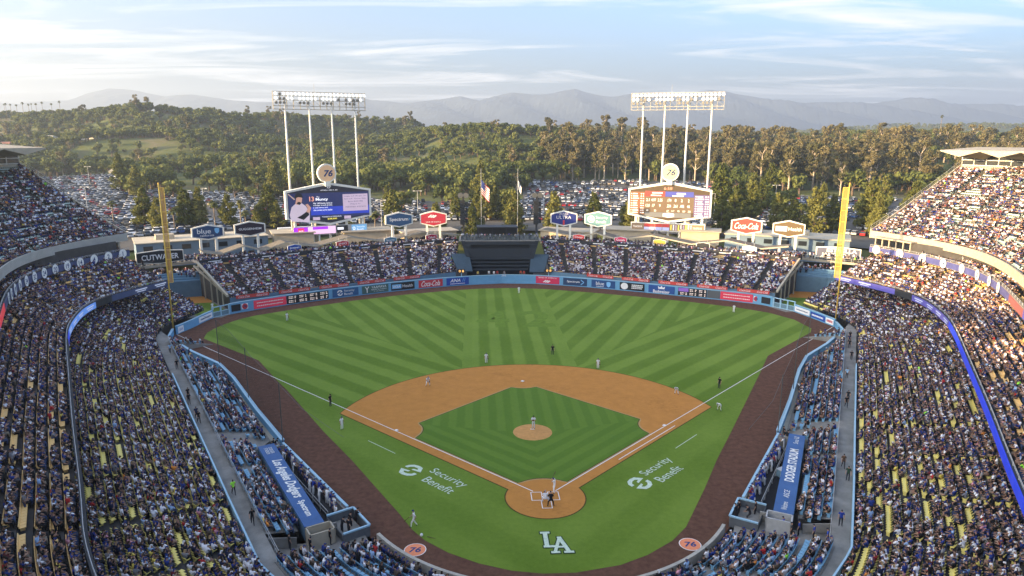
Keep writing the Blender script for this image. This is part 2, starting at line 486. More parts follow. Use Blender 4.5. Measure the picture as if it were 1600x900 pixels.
# ------------------------------------------------------------------ playing field
Q = 2**-.5
def grass_mat(name, infield=False):
    m = bpy.data.materials.new(name); m.use_nodes = True
    n = m.node_tree; b = n.nodes['Principled BSDF']
    b.inputs['Roughness'].default_value = 0.9; b.inputs['Specular IOR Level'].default_value = 0.15
    t = n.nodes.new('ShaderNodeTexCoord'); s = n.nodes.new('ShaderNodeSeparateXYZ')
    n.links.new(t.outputs['Object'], s.inputs[0])
    def mm(op, a, c=None):
        k = n.nodes.new('ShaderNodeMath'); k.operation = op
        for i, q in enumerate((a, c)):
            if q is None: continue
            if isinstance(q, (int, float)): k.inputs[i].default_value = q
            else: n.links.new(q, k.inputs[i])
        return k.outputs[0]
    wob = n.nodes.new('ShaderNodeTexNoise'); wob.inputs['Scale'].default_value = 0.5; wob.inputs['Detail'].default_value = 2
    n.links.new(t.outputs['Object'], wob.inputs['Vector'])
    wo = mm('MULTIPLY', mm('SUBTRACT', wob.outputs['Fac'], 0.5), 0.35)
    x = mm('ADD', s.outputs[0], wo); y = mm('ADD', s.outputs[1], wo); ax = mm('ABSOLUTE', x)
    def stripe(nx, ny, period, ph, src=ax):
        q = mm('ADD', mm('MULTIPLY', src, nx), mm('MULTIPLY', y, ny))
        v = mm('SINE', mm('ADD', mm('MULTIPLY', q, 2*math.pi/period), ph))
        k = n.nodes.new('ShaderNodeMapRange'); k.inputs['From Min'].default_value = -0.35; k.inputs['From Max'].default_value = 0.35
        n.links.new(v, k.inputs['Value']); return k.outputs[0]
    def sel(c, a, d):   # c ? a : d
        return mm('ADD', mm('MULTIPLY', c, a), mm('MULTIPLY', mm('SUBTRACT', 1.0, c), d))
    if infield:
        up = stripe(1, 0, 2.35, 0.4, x); dn = stripe(Q, -Q, 2.35, 0.0)
        f = sel(mm('GREATER_THAN', y, mm('ADD', 17.5, mm('MULTIPLY', ax, 0.25))), up, dn)
    else:
        cen = stripe(1, 0, 4.3, 1.2, x)
        cen = sel(mm('GREATER_THAN', ax, 8.6), 0.85, cen)
        st = stripe(0.90, -0.44, 5.0, 0.3); sh = stripe(0.69, -0.72, 5.4, 0.8)
        bound = mm('ADD', 48.0, mm('MULTIPLY', mm('SUBTRACT', ax, 12.0), 1.12))
        o = sel(mm('LESS_THAN', y, bound), sh, st)
        f = sel(mm('LESS_THAN', ax, 10.4), cen, o)
        foul = mm('LESS_THAN', y, ax)
        f = sel(foul, mm('ADD', 0.25, mm('MULTIPLY', stripe(0.72, -0.69, 7.0, 2.0), 0.35)), f)
    fine = n.nodes.new('ShaderNodeTexNoise'); fine.inputs['Scale'].default_value = 1.6; fine.inputs['Detail'].default_value = 6; fine.inputs['Roughness'].default_value = 0.7
    n.links.new(t.outputs['Object'], fine.inputs['Vector'])
    big = n.nodes.new('ShaderNodeTexNoise'); big.inputs['Scale'].default_value = 0.09; big.inputs['Detail'].default_value = 3
    n.links.new(t.outputs['Object'], big.inputs['Vector'])
    f = mm('ADD', mm('MULTIPLY', f, 0.54), mm('ADD', mm('MULTIPLY', mm('SUBTRACT', fine.outputs['Fac'], 0.5), 0.9), mm('MULTIPLY', mm('SUBTRACT', big.outputs['Fac'], 0.38), 1.0)))
    mx = n.nodes.new('ShaderNodeMix'); mx.data_type = 'RGBA'; mx.clamp_factor = True
    n.links.new(f, mx.inputs['Factor'])
    mx.inputs['A'].default_value = (0.096, 0.164, 0.012, 1) if not infield else (0.086, 0.162, 0.016, 1)
    mx.inputs['B'].default_value = (0.186, 0.270, 0.038, 1) if not infield else (0.128, 0.212, 0.026, 1)
    n.links.new(mx.outputs['Result'], b.inputs['Base Color'])
    return m
M_GRASS = grass_mat('mown_outfield_grass'); M_INGRASS = grass_mat('mown_infield_grass', True)
def clay_mat(name, c):
    m = mat(name, c, 0.95, 0.09, 0.6, 0.1); n = m.node_tree; b = n.nodes['Principled BSDF']; src = b.inputs['Base Color'].links[0].from_socket
    t = n.nodes.new('ShaderNodeTexCoord'); mp_ = n.nodes.new('ShaderNodeMapping'); mp_.inputs['Scale'].default_value = (1.0, 1.7, 1); n.links.new(t.outputs['Object'], mp_.inputs[0])
    no = n.nodes.new('ShaderNodeTexNoise'); no.inputs['Scale'].default_value = 1.5; no.inputs['Detail'].default_value = 7; no.inputs['Roughness'].default_value = .72; n.links.new(mp_.outputs[0], no.inputs['Vector'])
    bg_ = n.nodes.new('ShaderNodeTexNoise'); bg_.inputs['Scale'].default_value = .16; bg_.inputs['Detail'].default_value = 3; n.links.new(t.outputs['Object'], bg_.inputs['Vector'])
    sm_ = n.nodes.new('ShaderNodeMath'); sm_.operation = 'MULTIPLY_ADD'; sm_.inputs[1].default_value = .8; n.links.new(bg_.outputs['Fac'], sm_.inputs[0]); n.links.new(no.outputs['Fac'], sm_.inputs[2])
    r_ = n.nodes.new('ShaderNodeMapRange'); r_.inputs['From Min'].default_value = .98; r_.inputs['From Max'].default_value = 1.22; r_.inputs['To Max'].default_value = .5; n.links.new(sm_.outputs[0], r_.inputs['Value'])
    mx = n.nodes.new('ShaderNodeMix'); mx.data_type = 'RGBA'; n.links.new(r_.outputs[0], mx.inputs['Factor']); n.links.new(src, mx.inputs['A']); mx.inputs['B'].default_value = (c[0]*.45, c[1]*.42, c[2]*.42, 1); n.links.new(mx.outputs['Result'], b.inputs['Base Color'])
    return m
M_DIRT = clay_mat('infield_clay', (0.48, 0.210, 0.050))
M_MOUND = mat('mound_clay', (0.52, 0.27, 0.095), 0.95, 0.14, 1.6, 0.1)
M_TRACK = mat('warning_track_cinder', (0.118, 0.058, 0.038), 0.97, 0.30, 1.3, 0.1)
M_CHALK = mat('white_chalk', (0.80, 0.78, 0.74), 0.9, 0.06, 3.0, 0.1)
M_PAINTG = mat('pale_turf_paint', (0.55, 0.64, 0.50), 0.9, 0.20, 4.0, 0.1)
M_OUTLINE = mat('dark_turf_outline', (0.030, 0.062, 0.022), 0.9, 0.1, 3.0, 0.1)
M_ORANGE = mat('orange_sign_paint', (0.80, 0.26, 0.12), 0.7, 0.06, 3.0)
M_NAVYP = mat('navy_paint', (0.02, 0.045, 0.15), 0.6, 0.08, 3.0)

def sheet(name, poly, z, m, kind='structure', parent=None):
    me = bpy.data.meshes.new(name); bm = bmesh.new()
    vs = [bm.verts.new((p[0], p[1], z)) for p in poly]
    bm.faces.new(vs); bmesh.ops.triangulate(bm, faces=bm.faces, ngon_method='EAR_CLIP')
    bmesh.ops.recalc_face_normals(bm, faces=bm.faces)
    for f in bm.faces:
        if f.normal.z < 0: f.normal_flip()
    bm.to_mesh(me); bm.free(); me.materials.append(m)
    o = bpy.data.objects.new(name, me); COL.objects.link(o)
    if parent: o.parent = parent
    elif kind: o['kind'] = kind
    return o

OF_WALL = [(-70.6, 69.6), (-69.3, 75.5), (-68.2, 83.5), (-64.5, 88.2), (-60.3, 91.6), (-53, 97.2), (-45.2, 102.4), (-38.5, 106.2), (-31.2, 110.2), (-24.1, 113.5), (-17.0, 116.3), (-9.9, 118.6), (-0.4, 120.3), (9.2, 119.3), (16.2, 116.9), (23.8, 113.9), (30.8, 110.4), (38.2, 106.5), (44.9, 102.8), (54.9, 97.4), (63.1, 92.2), (68.2, 85.0), (70.0, 77.2), (71.0, 70.4)]
FOUL_R = [(71.0, 70.4), (69.3, 64.2), (60.8, 54.4), (53.1, 46.8), (48.2, 39.4), (40.2, 25.4), (33.4, 14.2), (28.3, 5.6), (21.9, -3.0), (20.2, -5.6), (18.6, -7.6), (16.6, -10.2), (14.2, -12.5), (10.8, -14.9), (6, -17.0), (0, -17.8)]
track_poly = [tuple(p) for p in OF_WALL] + FOUL_R[1:-1] + [FOUL_R[-1]] + [(-x, y) for x, y in FOUL_R[-2:0:-1]]
sheet('warning_track', track_poly, 0.0, M_TRACK)
sheet('stadium_floor', disc(72, 141, 141, 0, 40), -1.3, mat('floor_concrete', (0.12, 0.115, 0.11), .95, .15, .3))
GR = [(-63.6, 67.2), (-64.5, 71.5), (-64.2, 74.6), (-63.3, 78.2), (-62.2, 80.9), (-60.9, 83.4), (-58.8, 85.9), (-49.5, 93.0), (-39.2, 99.9), (-27.7, 106.0), (-15.3, 111.0), (-6.7, 113.3), (2.1, 113.8), (10.9, 112.2), (23.2, 107.2), (34.9, 101.6), (46.0, 95.6), (55.9, 89.2), (61.7, 83.7), (64.8, 77.2), (65.2, 69.6), (63.6, 66.6), (47.6, 50.9), (41.9, 40.9), (27.9, 16.8), (23.0, 8.5), (19.0, 1.2), (14.3, -6.9), (12.1, -9.4), (9.0, -11.7), (6.0, -13.2), (1.5, -14.2), (-1.6, -14.2), (-4.6, -13.6), (-7.7, -12.3), (-10.7, -10.4), (-13.2, -8.1), (-14.7, -6.0), (-16.3, -2.9), (-19.9, 3.5), (-23.7, 10.3), (-29.3, 19.6), (-38.5, 36.0), (-41.7, 41.2), (-48.0, 52.2)]
sheet('field_grass', GR, 0.012, M_GRASS)
def ab(a, b): return (-a*Q + b*Q, a*Q + b*Q)   # a along third-base line, b along first-base line
# clay: skinned infield with the two baselines
RUB = np.array([0, 18.44]); RA = 29.2
def hit(off):       # where the arc meets the strip's outer edge (third-base side)
    for a in np.linspace(45, 30, 1500):
        p = np.array(ab(a, off))
        if np.hypot(*(p-RUB)) <= RA: return a
a_end = hit(-1.5)
p0 = np.array(ab(a_end, -1.5)) - RUB; th0 = math.atan2(p0[1], p0[0]); th1 = math.pi - th0
arc = [tuple(RUB + RA*np.array([math.cos(t), math.sin(t)])) for t in np.linspace(th0, th1, 60)]
def grow(poly, d):
    P_ = np.array(poly, float); nx_ = np.roll(P_, -1, 0); pv_ = np.roll(P_, 1, 0); t_ = nx_-pv_; t_ /= np.linalg.norm(t_, axis=1)[:, None]+1e-9
    ar = (P_[:, 0]*nx_[:, 1]-nx_[:, 0]*P_[:, 1]).sum(); nn_ = np.stack([t_[:, 1], -t_[:, 0]], 1)*(1 if ar > 0 else -1)
    return [tuple(q) for q in P_+nn_*d]
M_LIPSHADE = mat('painted_lip_shade', (0.075, 0.062, 0.018), 0.95, 0.2, 2.0, 0.1); M_LIPD = mat('dusty_clay_edge', (0.42, 0.27, 0.115), 0.95, 0.12, 2.0, 0.1)  # dark lip strips: soil brown, with the turf edge's shade painted into the colour
DIRT_POLY = [ab(2.0, -1.5)] + arc + [ab(-1.5, 2.0), (0, 0)]
sheet('grass_lip_shade', grow(DIRT_POLY, 0.16), 0.018, M_LIPSHADE)
sheet('grass_lip_shade', disc(56, 4.72), 0.0195, M_LIPSHADE)
sheet('infield_dirt', [ab(2.0, -1.5)] + arc + [ab(-1.5, 2.0), (0, 0)], 0.022, M_DIRT)
ig = []
c0 = 0.45; c1 = 26.8
def arcab(ca, cb, r, t0, t1, n=14): return [(ca + r*math.cos(t), cb + r*math.sin(t)) for t in np.linspace(t0, t1, n)]
h0 = math.asin(c0/4.57)
ig += arcab(0, 0, 4.57, math.pi/2-h0, h0, 16)
e = math.acos(c0/4.1*0+ (27.43-27.43)/4.1) if False else 0
ig += arcab(27.43, 0, 4.1, math.pi - math.asin(c0/4.1), math.pi/2 + math.asin((27.43-c1)/4.1), 14)
k2 = math.acos((27.43-c1)/3.5)
ig += arcab(27.43, 27.43, 3.5, math.pi + (math.pi/2 - math.asin((27.43-c1)/3.5)), math.pi + math.asin((27.43-c1)/3.5), 14)
ig += arcab(0, 27.43, 4.1, -math.asin((27.43-c1)/4.1), -math.pi/2 + math.asin(c0/4.1), 14)
IG_POLY = [ab(a, b) for a, b in ig]
sheet('clay_edge', grow(IG_POLY, 0.34), 0.0285, M_LIPD); sheet('grass_lip_shade', grow(IG_POLY, 0.13), 0.031, M_LIPSHADE)
sheet('infield_grass', IG_POLY, 0.034, M_INGRASS)
sheet('home_plate_circle', disc(56, 4.57), 0.027, M_DIRT)
# pitcher's mound
mb = MB()
rings = [(2.74, 0.036), (2.3, 0.09), (1.6, 0.2), (0.9, 0.26), (0.0, 0.27)]
vs = []; fs = []; NN = 40
for r_, z_ in rings[:-1]:
    vs += [(r_*math.cos(2*math.pi*k/NN), 17.98 + r_*math.sin(2*math.pi*k/NN), z_) for k in range(NN)]
vs.append((0, 18.2, 0.27))
for i in range(len(rings)-2):
    fs += [(i*NN+k, i*NN+(k+1) % NN, (i+1)*NN+(k+1) % NN, (i+1)*NN+k) for k in range(NN)]
fs += [((len(rings)-2)*NN+k, (len(rings)-2)*NN+(k+1) % NN, len(vs)-1) for k in range(NN)]
mb.add(vs, fs)
mound = mb.build('pitchers_mound', M_MOUND, smooth=True)
tag(mound, kind='structure')
rb = MB().box((0, 18.44, 0.285), (0.61, 0.16, 0.03)).build('pitchers_plate', M_CHALK)
tag(rb, 'white rubber slab set in the top of the pitching mound', 'pitching rubber')
# chalk
def line(name, a, b, w=0.13, z=0.042, m=M_CHALK):
    a = np.array(a, float); b = np.array(b, float); d = (b-a)/np.linalg.norm(b-a); nn = np.array([-d[1], d[0]])*w/2
    o = sheet(name, [a-nn, b-nn, b+nn, a+nn], z, m)
    return o
line('foul_line', ab(1.9, 0.04), ab(99.2, 0.04), 0.115)
line('foul_line', ab(0.04, 1.9), ab(0.04, 99.6), 0.115)
line('runner_lane_line', ab(-0.95, 13.7), ab(-0.95, 28.2), 0.11)
line('coach_box_line', ab(27.4, -4.5), ab(21.6, -4.5), 0.1, m=M_PAINTG)
line('coach_box_line', ab(-4.7, 21.6), ab(-4.7, 27.5), 0.1, m=M_PAINTG)
def box_lines(name, x0, x1, y0, y1, sides='lrtb'):
    w = 0.09
    if 'l' in sides: line(name, (x0, y0), (x0, y1), w)
    if 'r' in sides: line(name, (x1, y0), (x1, y1), w)
    if 't' in sides: line(name, (x0-w/2, y1), (x1+w/2, y1), w, 0.044)
    if 'b' in sides: line(name, (x0-w/2, y0), (x1+w/2, y0), w, 0.044)
box_lines('batters_box_line', -1.59, -0.37, -0.70, 1.13); box_lines('batters_box_line', 0.37, 1.59, -0.70, 1.13)
box_lines('catchers_box_line', -0.55, 0.55, -2.45, -0.75, 'lrb')
hp = MB().prism([(0, 0), (0.216, 0.216), (0.216, 0.43), (-0.216, 0.43), (-0.216, 0.216)], 0.03, 0.05).build('home_plate', M_CHALK)
tag(hp, 'white five-sided home plate between the batter boxes', 'home plate')
for nm, (a, b), lab in (('base', (27.24, .19), 'white square third base on the foul line'), ('base', (.19, 27.24), 'white square first base on the foul line'), ('base', (27.43, 27.43), 'white square second base in the middle of the clay')):
    c = ab(a, b)
    mb = MB(); mb.box((c[0], c[1], 0.062), (0.46, 0.46, 0.08), math.pi/4); mb.box((c[0], c[1], 0.104), (0.38, 0.38, 0.012), math.pi/4)
    tag(mb.build(nm, M_CHALK), lab, 'base')
# painted emblems on the turf
def turf_text(body, centre, ang, width, height, z=0.05, m=M_PAINTG, **k):
    d = (math.cos(ang), math.sin(ang), 0); u = (-math.sin(ang), math.cos(ang), 0)
    return lettering(body, (centre[0], centre[1], z), d, u, m, width, height, lift=0.0, **k)
def sb_logo(c, ang, s, parent, z=0.05, m=None, right=None, up=None, lift=0):
    """two hooked shapes that form an S in a round"""
    half = [(-1.0, 0.12), (-0.92, 0.55), (-0.55, 0.92), (0.0, 1.05), (0.5, 0.98), (0.98, 0.30), (-0.05, 0.10), (0.0, 0.33), (0.42, 0.45), (0.18, 0.66), (-0.25, 0.62), (-0.55, 0.42), (-0.62, 0.12)]
    for sg in (1, -1):
        pts = [(p[0]*sg*s, p[1]*sg*s) for p in half]
        if right is None:
            ca, sa = math.cos(ang), math.sin(ang)
            o = sheet('emblem', [(c[0]+p[0]*ca-p[1]*sa, c[1]+p[0]*sa+p[1]*ca) for p in pts], z, m or M_PAINTG, None, parent)
        else:
            plate(pts, c, right, up, m or M_CHALK, parent, 'emblem', lift, 0.02)
for nm, cc, ang, tc_, bc in (('turf_advert', (-16.0, 7.3), math.radians(-45), (-11.35, 5.05), (-12.35, 3.35)), ('turf_advert', (11.6, 2.7), math.radians(43), (14.75, 6.85), (15.75, 4.95))):
    root = empty(nm, (0, 0, 0))
    side = 'third-base' if cc[0] < 0 else 'first-base'
    tag(root, f'pale green painted sponsor name and round emblem on the turf beside the {side} line', 'painted logo')
    sb_logo(cc, ang, 1.38, root)
    a = turf_text('Security', tc_, ang, 6.0, 1.65); a.parent = root
    a = turf_text('Benefit', bc, ang, 4.9, 1.35); a.parent = root
# interlocking letters behind home plate
def slab(segs, c, z, m, parent, grow=0.0, nm='letter'):
    mbb = MB()
    for i, (x0, y0, x1, y1, w) in enumerate(segs):
        a = np.array([x0, y0]); b = np.array([x1, y1]); d = (b-a)/np.linalg.norm(b-a); a = a-d*grow; b = b+d*grow
        nn = np.array([-d[1], d[0]])*(w/2+grow)
        zz = z+0.0015*i
        mbb.add([(c[0]+p[0], c[1]+p[1], zz) for p in (a-nn, b-nn, b+nn, a+nn)], [(0, 1, 2, 3)])
    return mbb.build(nm, m, parent)
root = empty('turf_emblem', (0, 0, 0))
tag(root, 'large pale interlocking L and A painted on the turf behind home plate', 'painted logo')
Ls = [(-1.35, 1.6, -0.35, 1.6, .34), (-.85, 1.6, -.85, -.9, .46), (-1.2, -.9, .35, -.9, .36), (.2, -1.0, .2, -.45, .3)]
As = [(.55, .55, -.15, -1.9, .34), (.55, .55, 1.25, -1.9, .44), (-.55, -1.95, .35, -1.95, .34), (.75, -1.95, 1.75, -1.95, .34), (.1, -1.05, 1.0, -1.05, .3), (.3, .6, .75, .6, .3)]
LC = (0.05, -8.95)
slab(Ls+As, LC, 0.042, M_OUTLINE, root, 0.12, 'letter_outline')
slab(Ls, LC, 0.062, M_PAINTG, root); slab(As, LC, 0.082, M_PAINTG, root)
root = empty('turf_number', (0, 0, 0)); tag(root, 'faint darker number 42 mown into the centre-field grass', 'painted logo')
M_MOWDARK = mat('mown_number_grass', (0.128, 0.205, 0.024), 0.9, 0.14, 0.8, 0.1)
for ch, cx_ in (('4', -4.0), ('2', 6.0)):
    o = turf_text(ch, (cx_, 80.5), 0, 7.4, 14.5, 0.03, M_MOWDARK, bold=0.03); o.parent = root
for sx_ in (-1, 1):
    c = (-14.05, -9.75) if sx_ < 0 else (13.75, -10.1)
    root = empty('on_deck_circle', (c[0], c[1], 0)); side = 'third-base' if sx_ < 0 else 'first-base'
    tag(root, f'round orange on-deck mat with blue 76 by the {side} dugout', 'on-deck circle')
    o = sheet('mat_edge', disc(36, 1.12), 0.02, M_CHALK, None); o.parent = root
    o = sheet('mat', disc(36, 1.04), 0.028, M_ORANGE, None); o.parent = root
    ang = math.radians(0 if sx_ < 0 else -4)
    o = turf_text('76', (0, 0), ang, 1.2, 0.9, 0.036, M_NAVYP, bold=0.03, shear=.2); o.parent = root
# ------------------------------------------------------------------ materials of the stadium
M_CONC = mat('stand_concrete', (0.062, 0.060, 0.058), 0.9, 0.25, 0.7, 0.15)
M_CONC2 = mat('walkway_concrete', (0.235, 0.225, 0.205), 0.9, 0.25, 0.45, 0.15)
M_CREAM = mat('cream_concrete', (0.43, 0.375, 0.285), 0.85, 0.10, 0.9, 0.2)
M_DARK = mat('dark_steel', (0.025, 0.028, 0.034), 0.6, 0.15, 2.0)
M_BLUE = mat('pale_blue_wall_padding', (0.14, 0.35, 0.56), 0.6, 0.07, 0.8)
M_BLUED = mat('slate_blue_paint', (0.11, 0.20, 0.28), 0.7, 0.10, 0.8)
M_RAIL = mat('pale_blue_rail', (0.33, 0.52, 0.64), 0.5, 0.06, 2.0)
M_WHITE = mat('white_paint', (0.80, 0.79, 0.75), 0.6, 0.05, 2.0)
M_STEEL = mat('galvanised_steel', (0.42, 0.42, 0.41), 0.5, 0.1, 2.0, 0.4)
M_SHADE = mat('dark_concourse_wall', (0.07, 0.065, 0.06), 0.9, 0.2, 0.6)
SEATCOL = {'yellow': (0.84, 0.70, 0.20), 'orange': (0.84, 0.54, 0.20), 'teal': (0.47, 0.56, 0.50), 'blue': (0.20, 0.40, 0.56), 'tan': (0.62, 0.44, 0.20)}
M_SEAT = {k: mat(f'{k}_plastic_seat', c, 0.55, 0.10, 0.35, 0.35, coords='Object') for k, c in SEATCOL.items()}

def seat_mb():
    mb = MB()   # faces local +Y
    mb.obox((-0.225, -0.20, 0.40), (0.45, 0, 0), (0, 0.40, 0.03), (0, -0.01, 0.06))     # pan
    mb.obox((-0.225, -0.26, 0.44), (0.45, 0, 0), (0, 0.06, 0.0), (0, -0.05, 0.22))      # back
    mb.obox((-0.23, -0.22, 0.02), (0.03, 0, 0), (0, 0.32, 0), (0, 0, 0.40))              # standard
    return mb
SEAT_P = {k: proto(seat_mb(), 'seat', m) for k, m in M_SEAT.items()}

# plan curves of the right-hand (first-base) half, outfield -> behind home
N_C = 90
LF = smooth_curve([(74.2, 78.0), (77.2, 69), (79.2, 61), (78.8, 54), (77.3, 48.5), (74, 39.7), (70, 32.2), (66.7, 26.4), (60.1, 15.1), (50.6, -1.3), (42, -15.6), (36.4, -25.5), (28, -36), (15, -43.5), (0, -46)], N_C)
CF = smooth_curve([(84.6, 83.5), (88.0, 74), (89.2, 65), (88.7, 56.5), (86.8, 49), (83.6, 41.5), (79.4, 33.6), (74.7, 25.5), (67.5, 13), (58, -3.5), (49, -18.5), (42.5, -30), (33, -42), (18, -50.5), (0, -53)], N_C)
RF = smooth_curve([(86.3, 87.0), (89.2, 79), (91.2, 68), (91.0, 60), (89.2, 52), (85.4, 42.5), (80.4, 33), (75.7, 25), (68.5, 12.5), (59, -4), (50, -19), (43.5, -30.5), (34, -42.5), (18.5, -51.5), (0, -54)], N_C)
YF = smooth_curve([(69.4, 83.4), (70.6, 76), (72.0, 70.3), (71.6, 64), (69.2, 58.1), (60.1, 42.2), (50.8, 25.6), (44.4, 14.2), (34.1, -4.2), (27.5, -15.8), (18.5, -25), (9, -29), (0, -30)], N_C)
YB = smooth_curve([(90, 97), (88, 84), (87.2, 66), (86.2, 54), (82.5, 40), (75, 24), (67, 11), (57.5, -5.5), (49, -20), (42.5, -31), (32, -43), (17, -51.5), (0, -54)], N_C)
WC = resample([(68, 58.7), (59.1, 42.8), (49.8, 26.2), (43.4, 14.8), (33.1, -3.6), (26.5, -15.2), (18, -24), (9, -27.5), (0, -28.5)], 60)
W_IN = offset(WC, 0.92); W_OUT = offset(WC, -0.92)

SEATS = []       # (x, y, z, facing x, facing y, deck key)
def tier(front, back, nrow, zf, zb, aisles=11.0, power=1.0, seats=True, key='', skip_back=0.0, aw=0.65, pitch_x=0.5):
    """stepped concrete between two plan curves; notes the seats on it"""
    mb = MB(); n = len(front)
    fr = np.array(front); bk = np.array(back)
    rows = [fr + (bk-fr)*k/nrow for k in range(nrow+1)]
    zs = [zf + (zb-zf)*(k/nrow)**power for k in range(nrow+1)]
    for k in range(nrow):
        a, b = rows[k], rows[k+1]
        vs = [(p[0], p[1], zs[k]) for p in a] + [(p[0], p[1], zs[k]) for p in b] + [(p[0], p[1], zs[k+1]) for p in b]
        fs = []
        for i in range(n-1):
            fs.append((i, i+1, n+i+1, n+i)); fs.append((n+i, n+i+1, 2*n+i+1, 2*n+i))
        mb.add(vs, fs)
    if seats:
        sF = np.r_[0, np.cumsum(np.linalg.norm(np.diff(rows[nrow//2], axis=0), axis=1))]
        cuts = np.arange(aisles*0.6, sF[-1], aisles)
        for k in range(nrow):
            c = rows[k]*0.42 + rows[k+1]*0.58
            s = np.r_[0, np.cumsum(np.linalg.norm(np.diff(c, axis=0), axis=1))]
            u = np.arange(0.4, s[-1]-0.3, pitch_x)
            um = np.interp(u, s, sF)
            ok = np.ones(len(u), bool)
            for q in cuts: ok &= np.abs(um-q) > aw
            u = u[ok]
            P = np.stack([np.interp(u, s, c[:, i]) for i in (0, 1)], 1)
            D = np.stack([np.interp(u, s, (rows[k]-rows[k+1])[:, i]) for i in (0, 1)], 1)
            D /= np.linalg.norm(D, axis=1)[:, None]
            for p, d in zip(P, D): SEATS.append((p[0], p[1], zs[k]+0.01, d[0], d[1], key))
    return mb, rows, zs

def slab_under(mb, front, back, zf, zb, th):
    """soffit and ends that close a deck from below"""
    fr = np.array(front); bk = np.array(back); n = len(fr)
    vs = [(p[0], p[1], zf-th) for p in fr] + [(p[0], p[1], zb-th) for p in bk] + [(p[0], p[1], zb+0.02) for p in bk]
    fs = [(i, n+i, n+i+1, i+1) for i in range(n-1)] + [(n+i, 2*n+i, 2*n+i+1, n+i+1) for i in range(n-1)]
    mb.add(vs, fs)
    for e_ in (0, n-1):
        mb.add([(fr[e_][0], fr[e_][1], zf-th), (bk[e_][0], bk[e_][1], zb-th), (bk[e_][0], bk[e_][1], zb+.02), (fr[e_][0], fr[e_][1], zf+.02)], [(0, 1, 2, 3)])

def railing(mb, L, z, h=1.0, post=2.0, r=0.03):
    L = np.array(L, float); n = len(L); z = np.broadcast_to(z, n)
    top = [(p[0], p[1], q+h) for p, q in zip(L, z)]; mid = [(p[0], p[1], q+h*.5) for p, q in zip(L, z)]
    mb.tube(top, r, 5); mb.tube(mid, r*.7, 4)
    k = max(2, int(np.linalg.norm(np.diff(L, axis=0), axis=1).sum()/post))
    R3 = resample(np.c_[L, z], k)
    for p in R3: mb.bar(p, p+np.array([0, 0, h]), r*1.7)

SIDES = {1: ('first-base', 'right'), -1: ('third-base', 'left')}
M_LEDBLUE = mat('led_ribbon_blue', (0.02, 0.045, 0.55), 0.4, 0.05, 0.3, 0.3, emit=0.4)
M_LEDVIO = mat('led_ribbon_violet', (0.085, 0.075, 0.30), 0.4, 0.2, 0.5, 0.3, emit=0.4)
M_LEDRED = mat('led_ribbon_red', (0.62, 0.05, 0.06), 0.4, 0.1, 0.4, 0.3, emit=0.35)
M_LEDDARK = mat('led_ribbon_navy', (0.03, 0.045, 0.11), 0.4, 0.2, 0.5, 0.3, emit=0.25)
M_LEDTXT = mat('led_white_text', (0.50, 0.54, 0.66), 0.4, 0.0, emit=0.3)

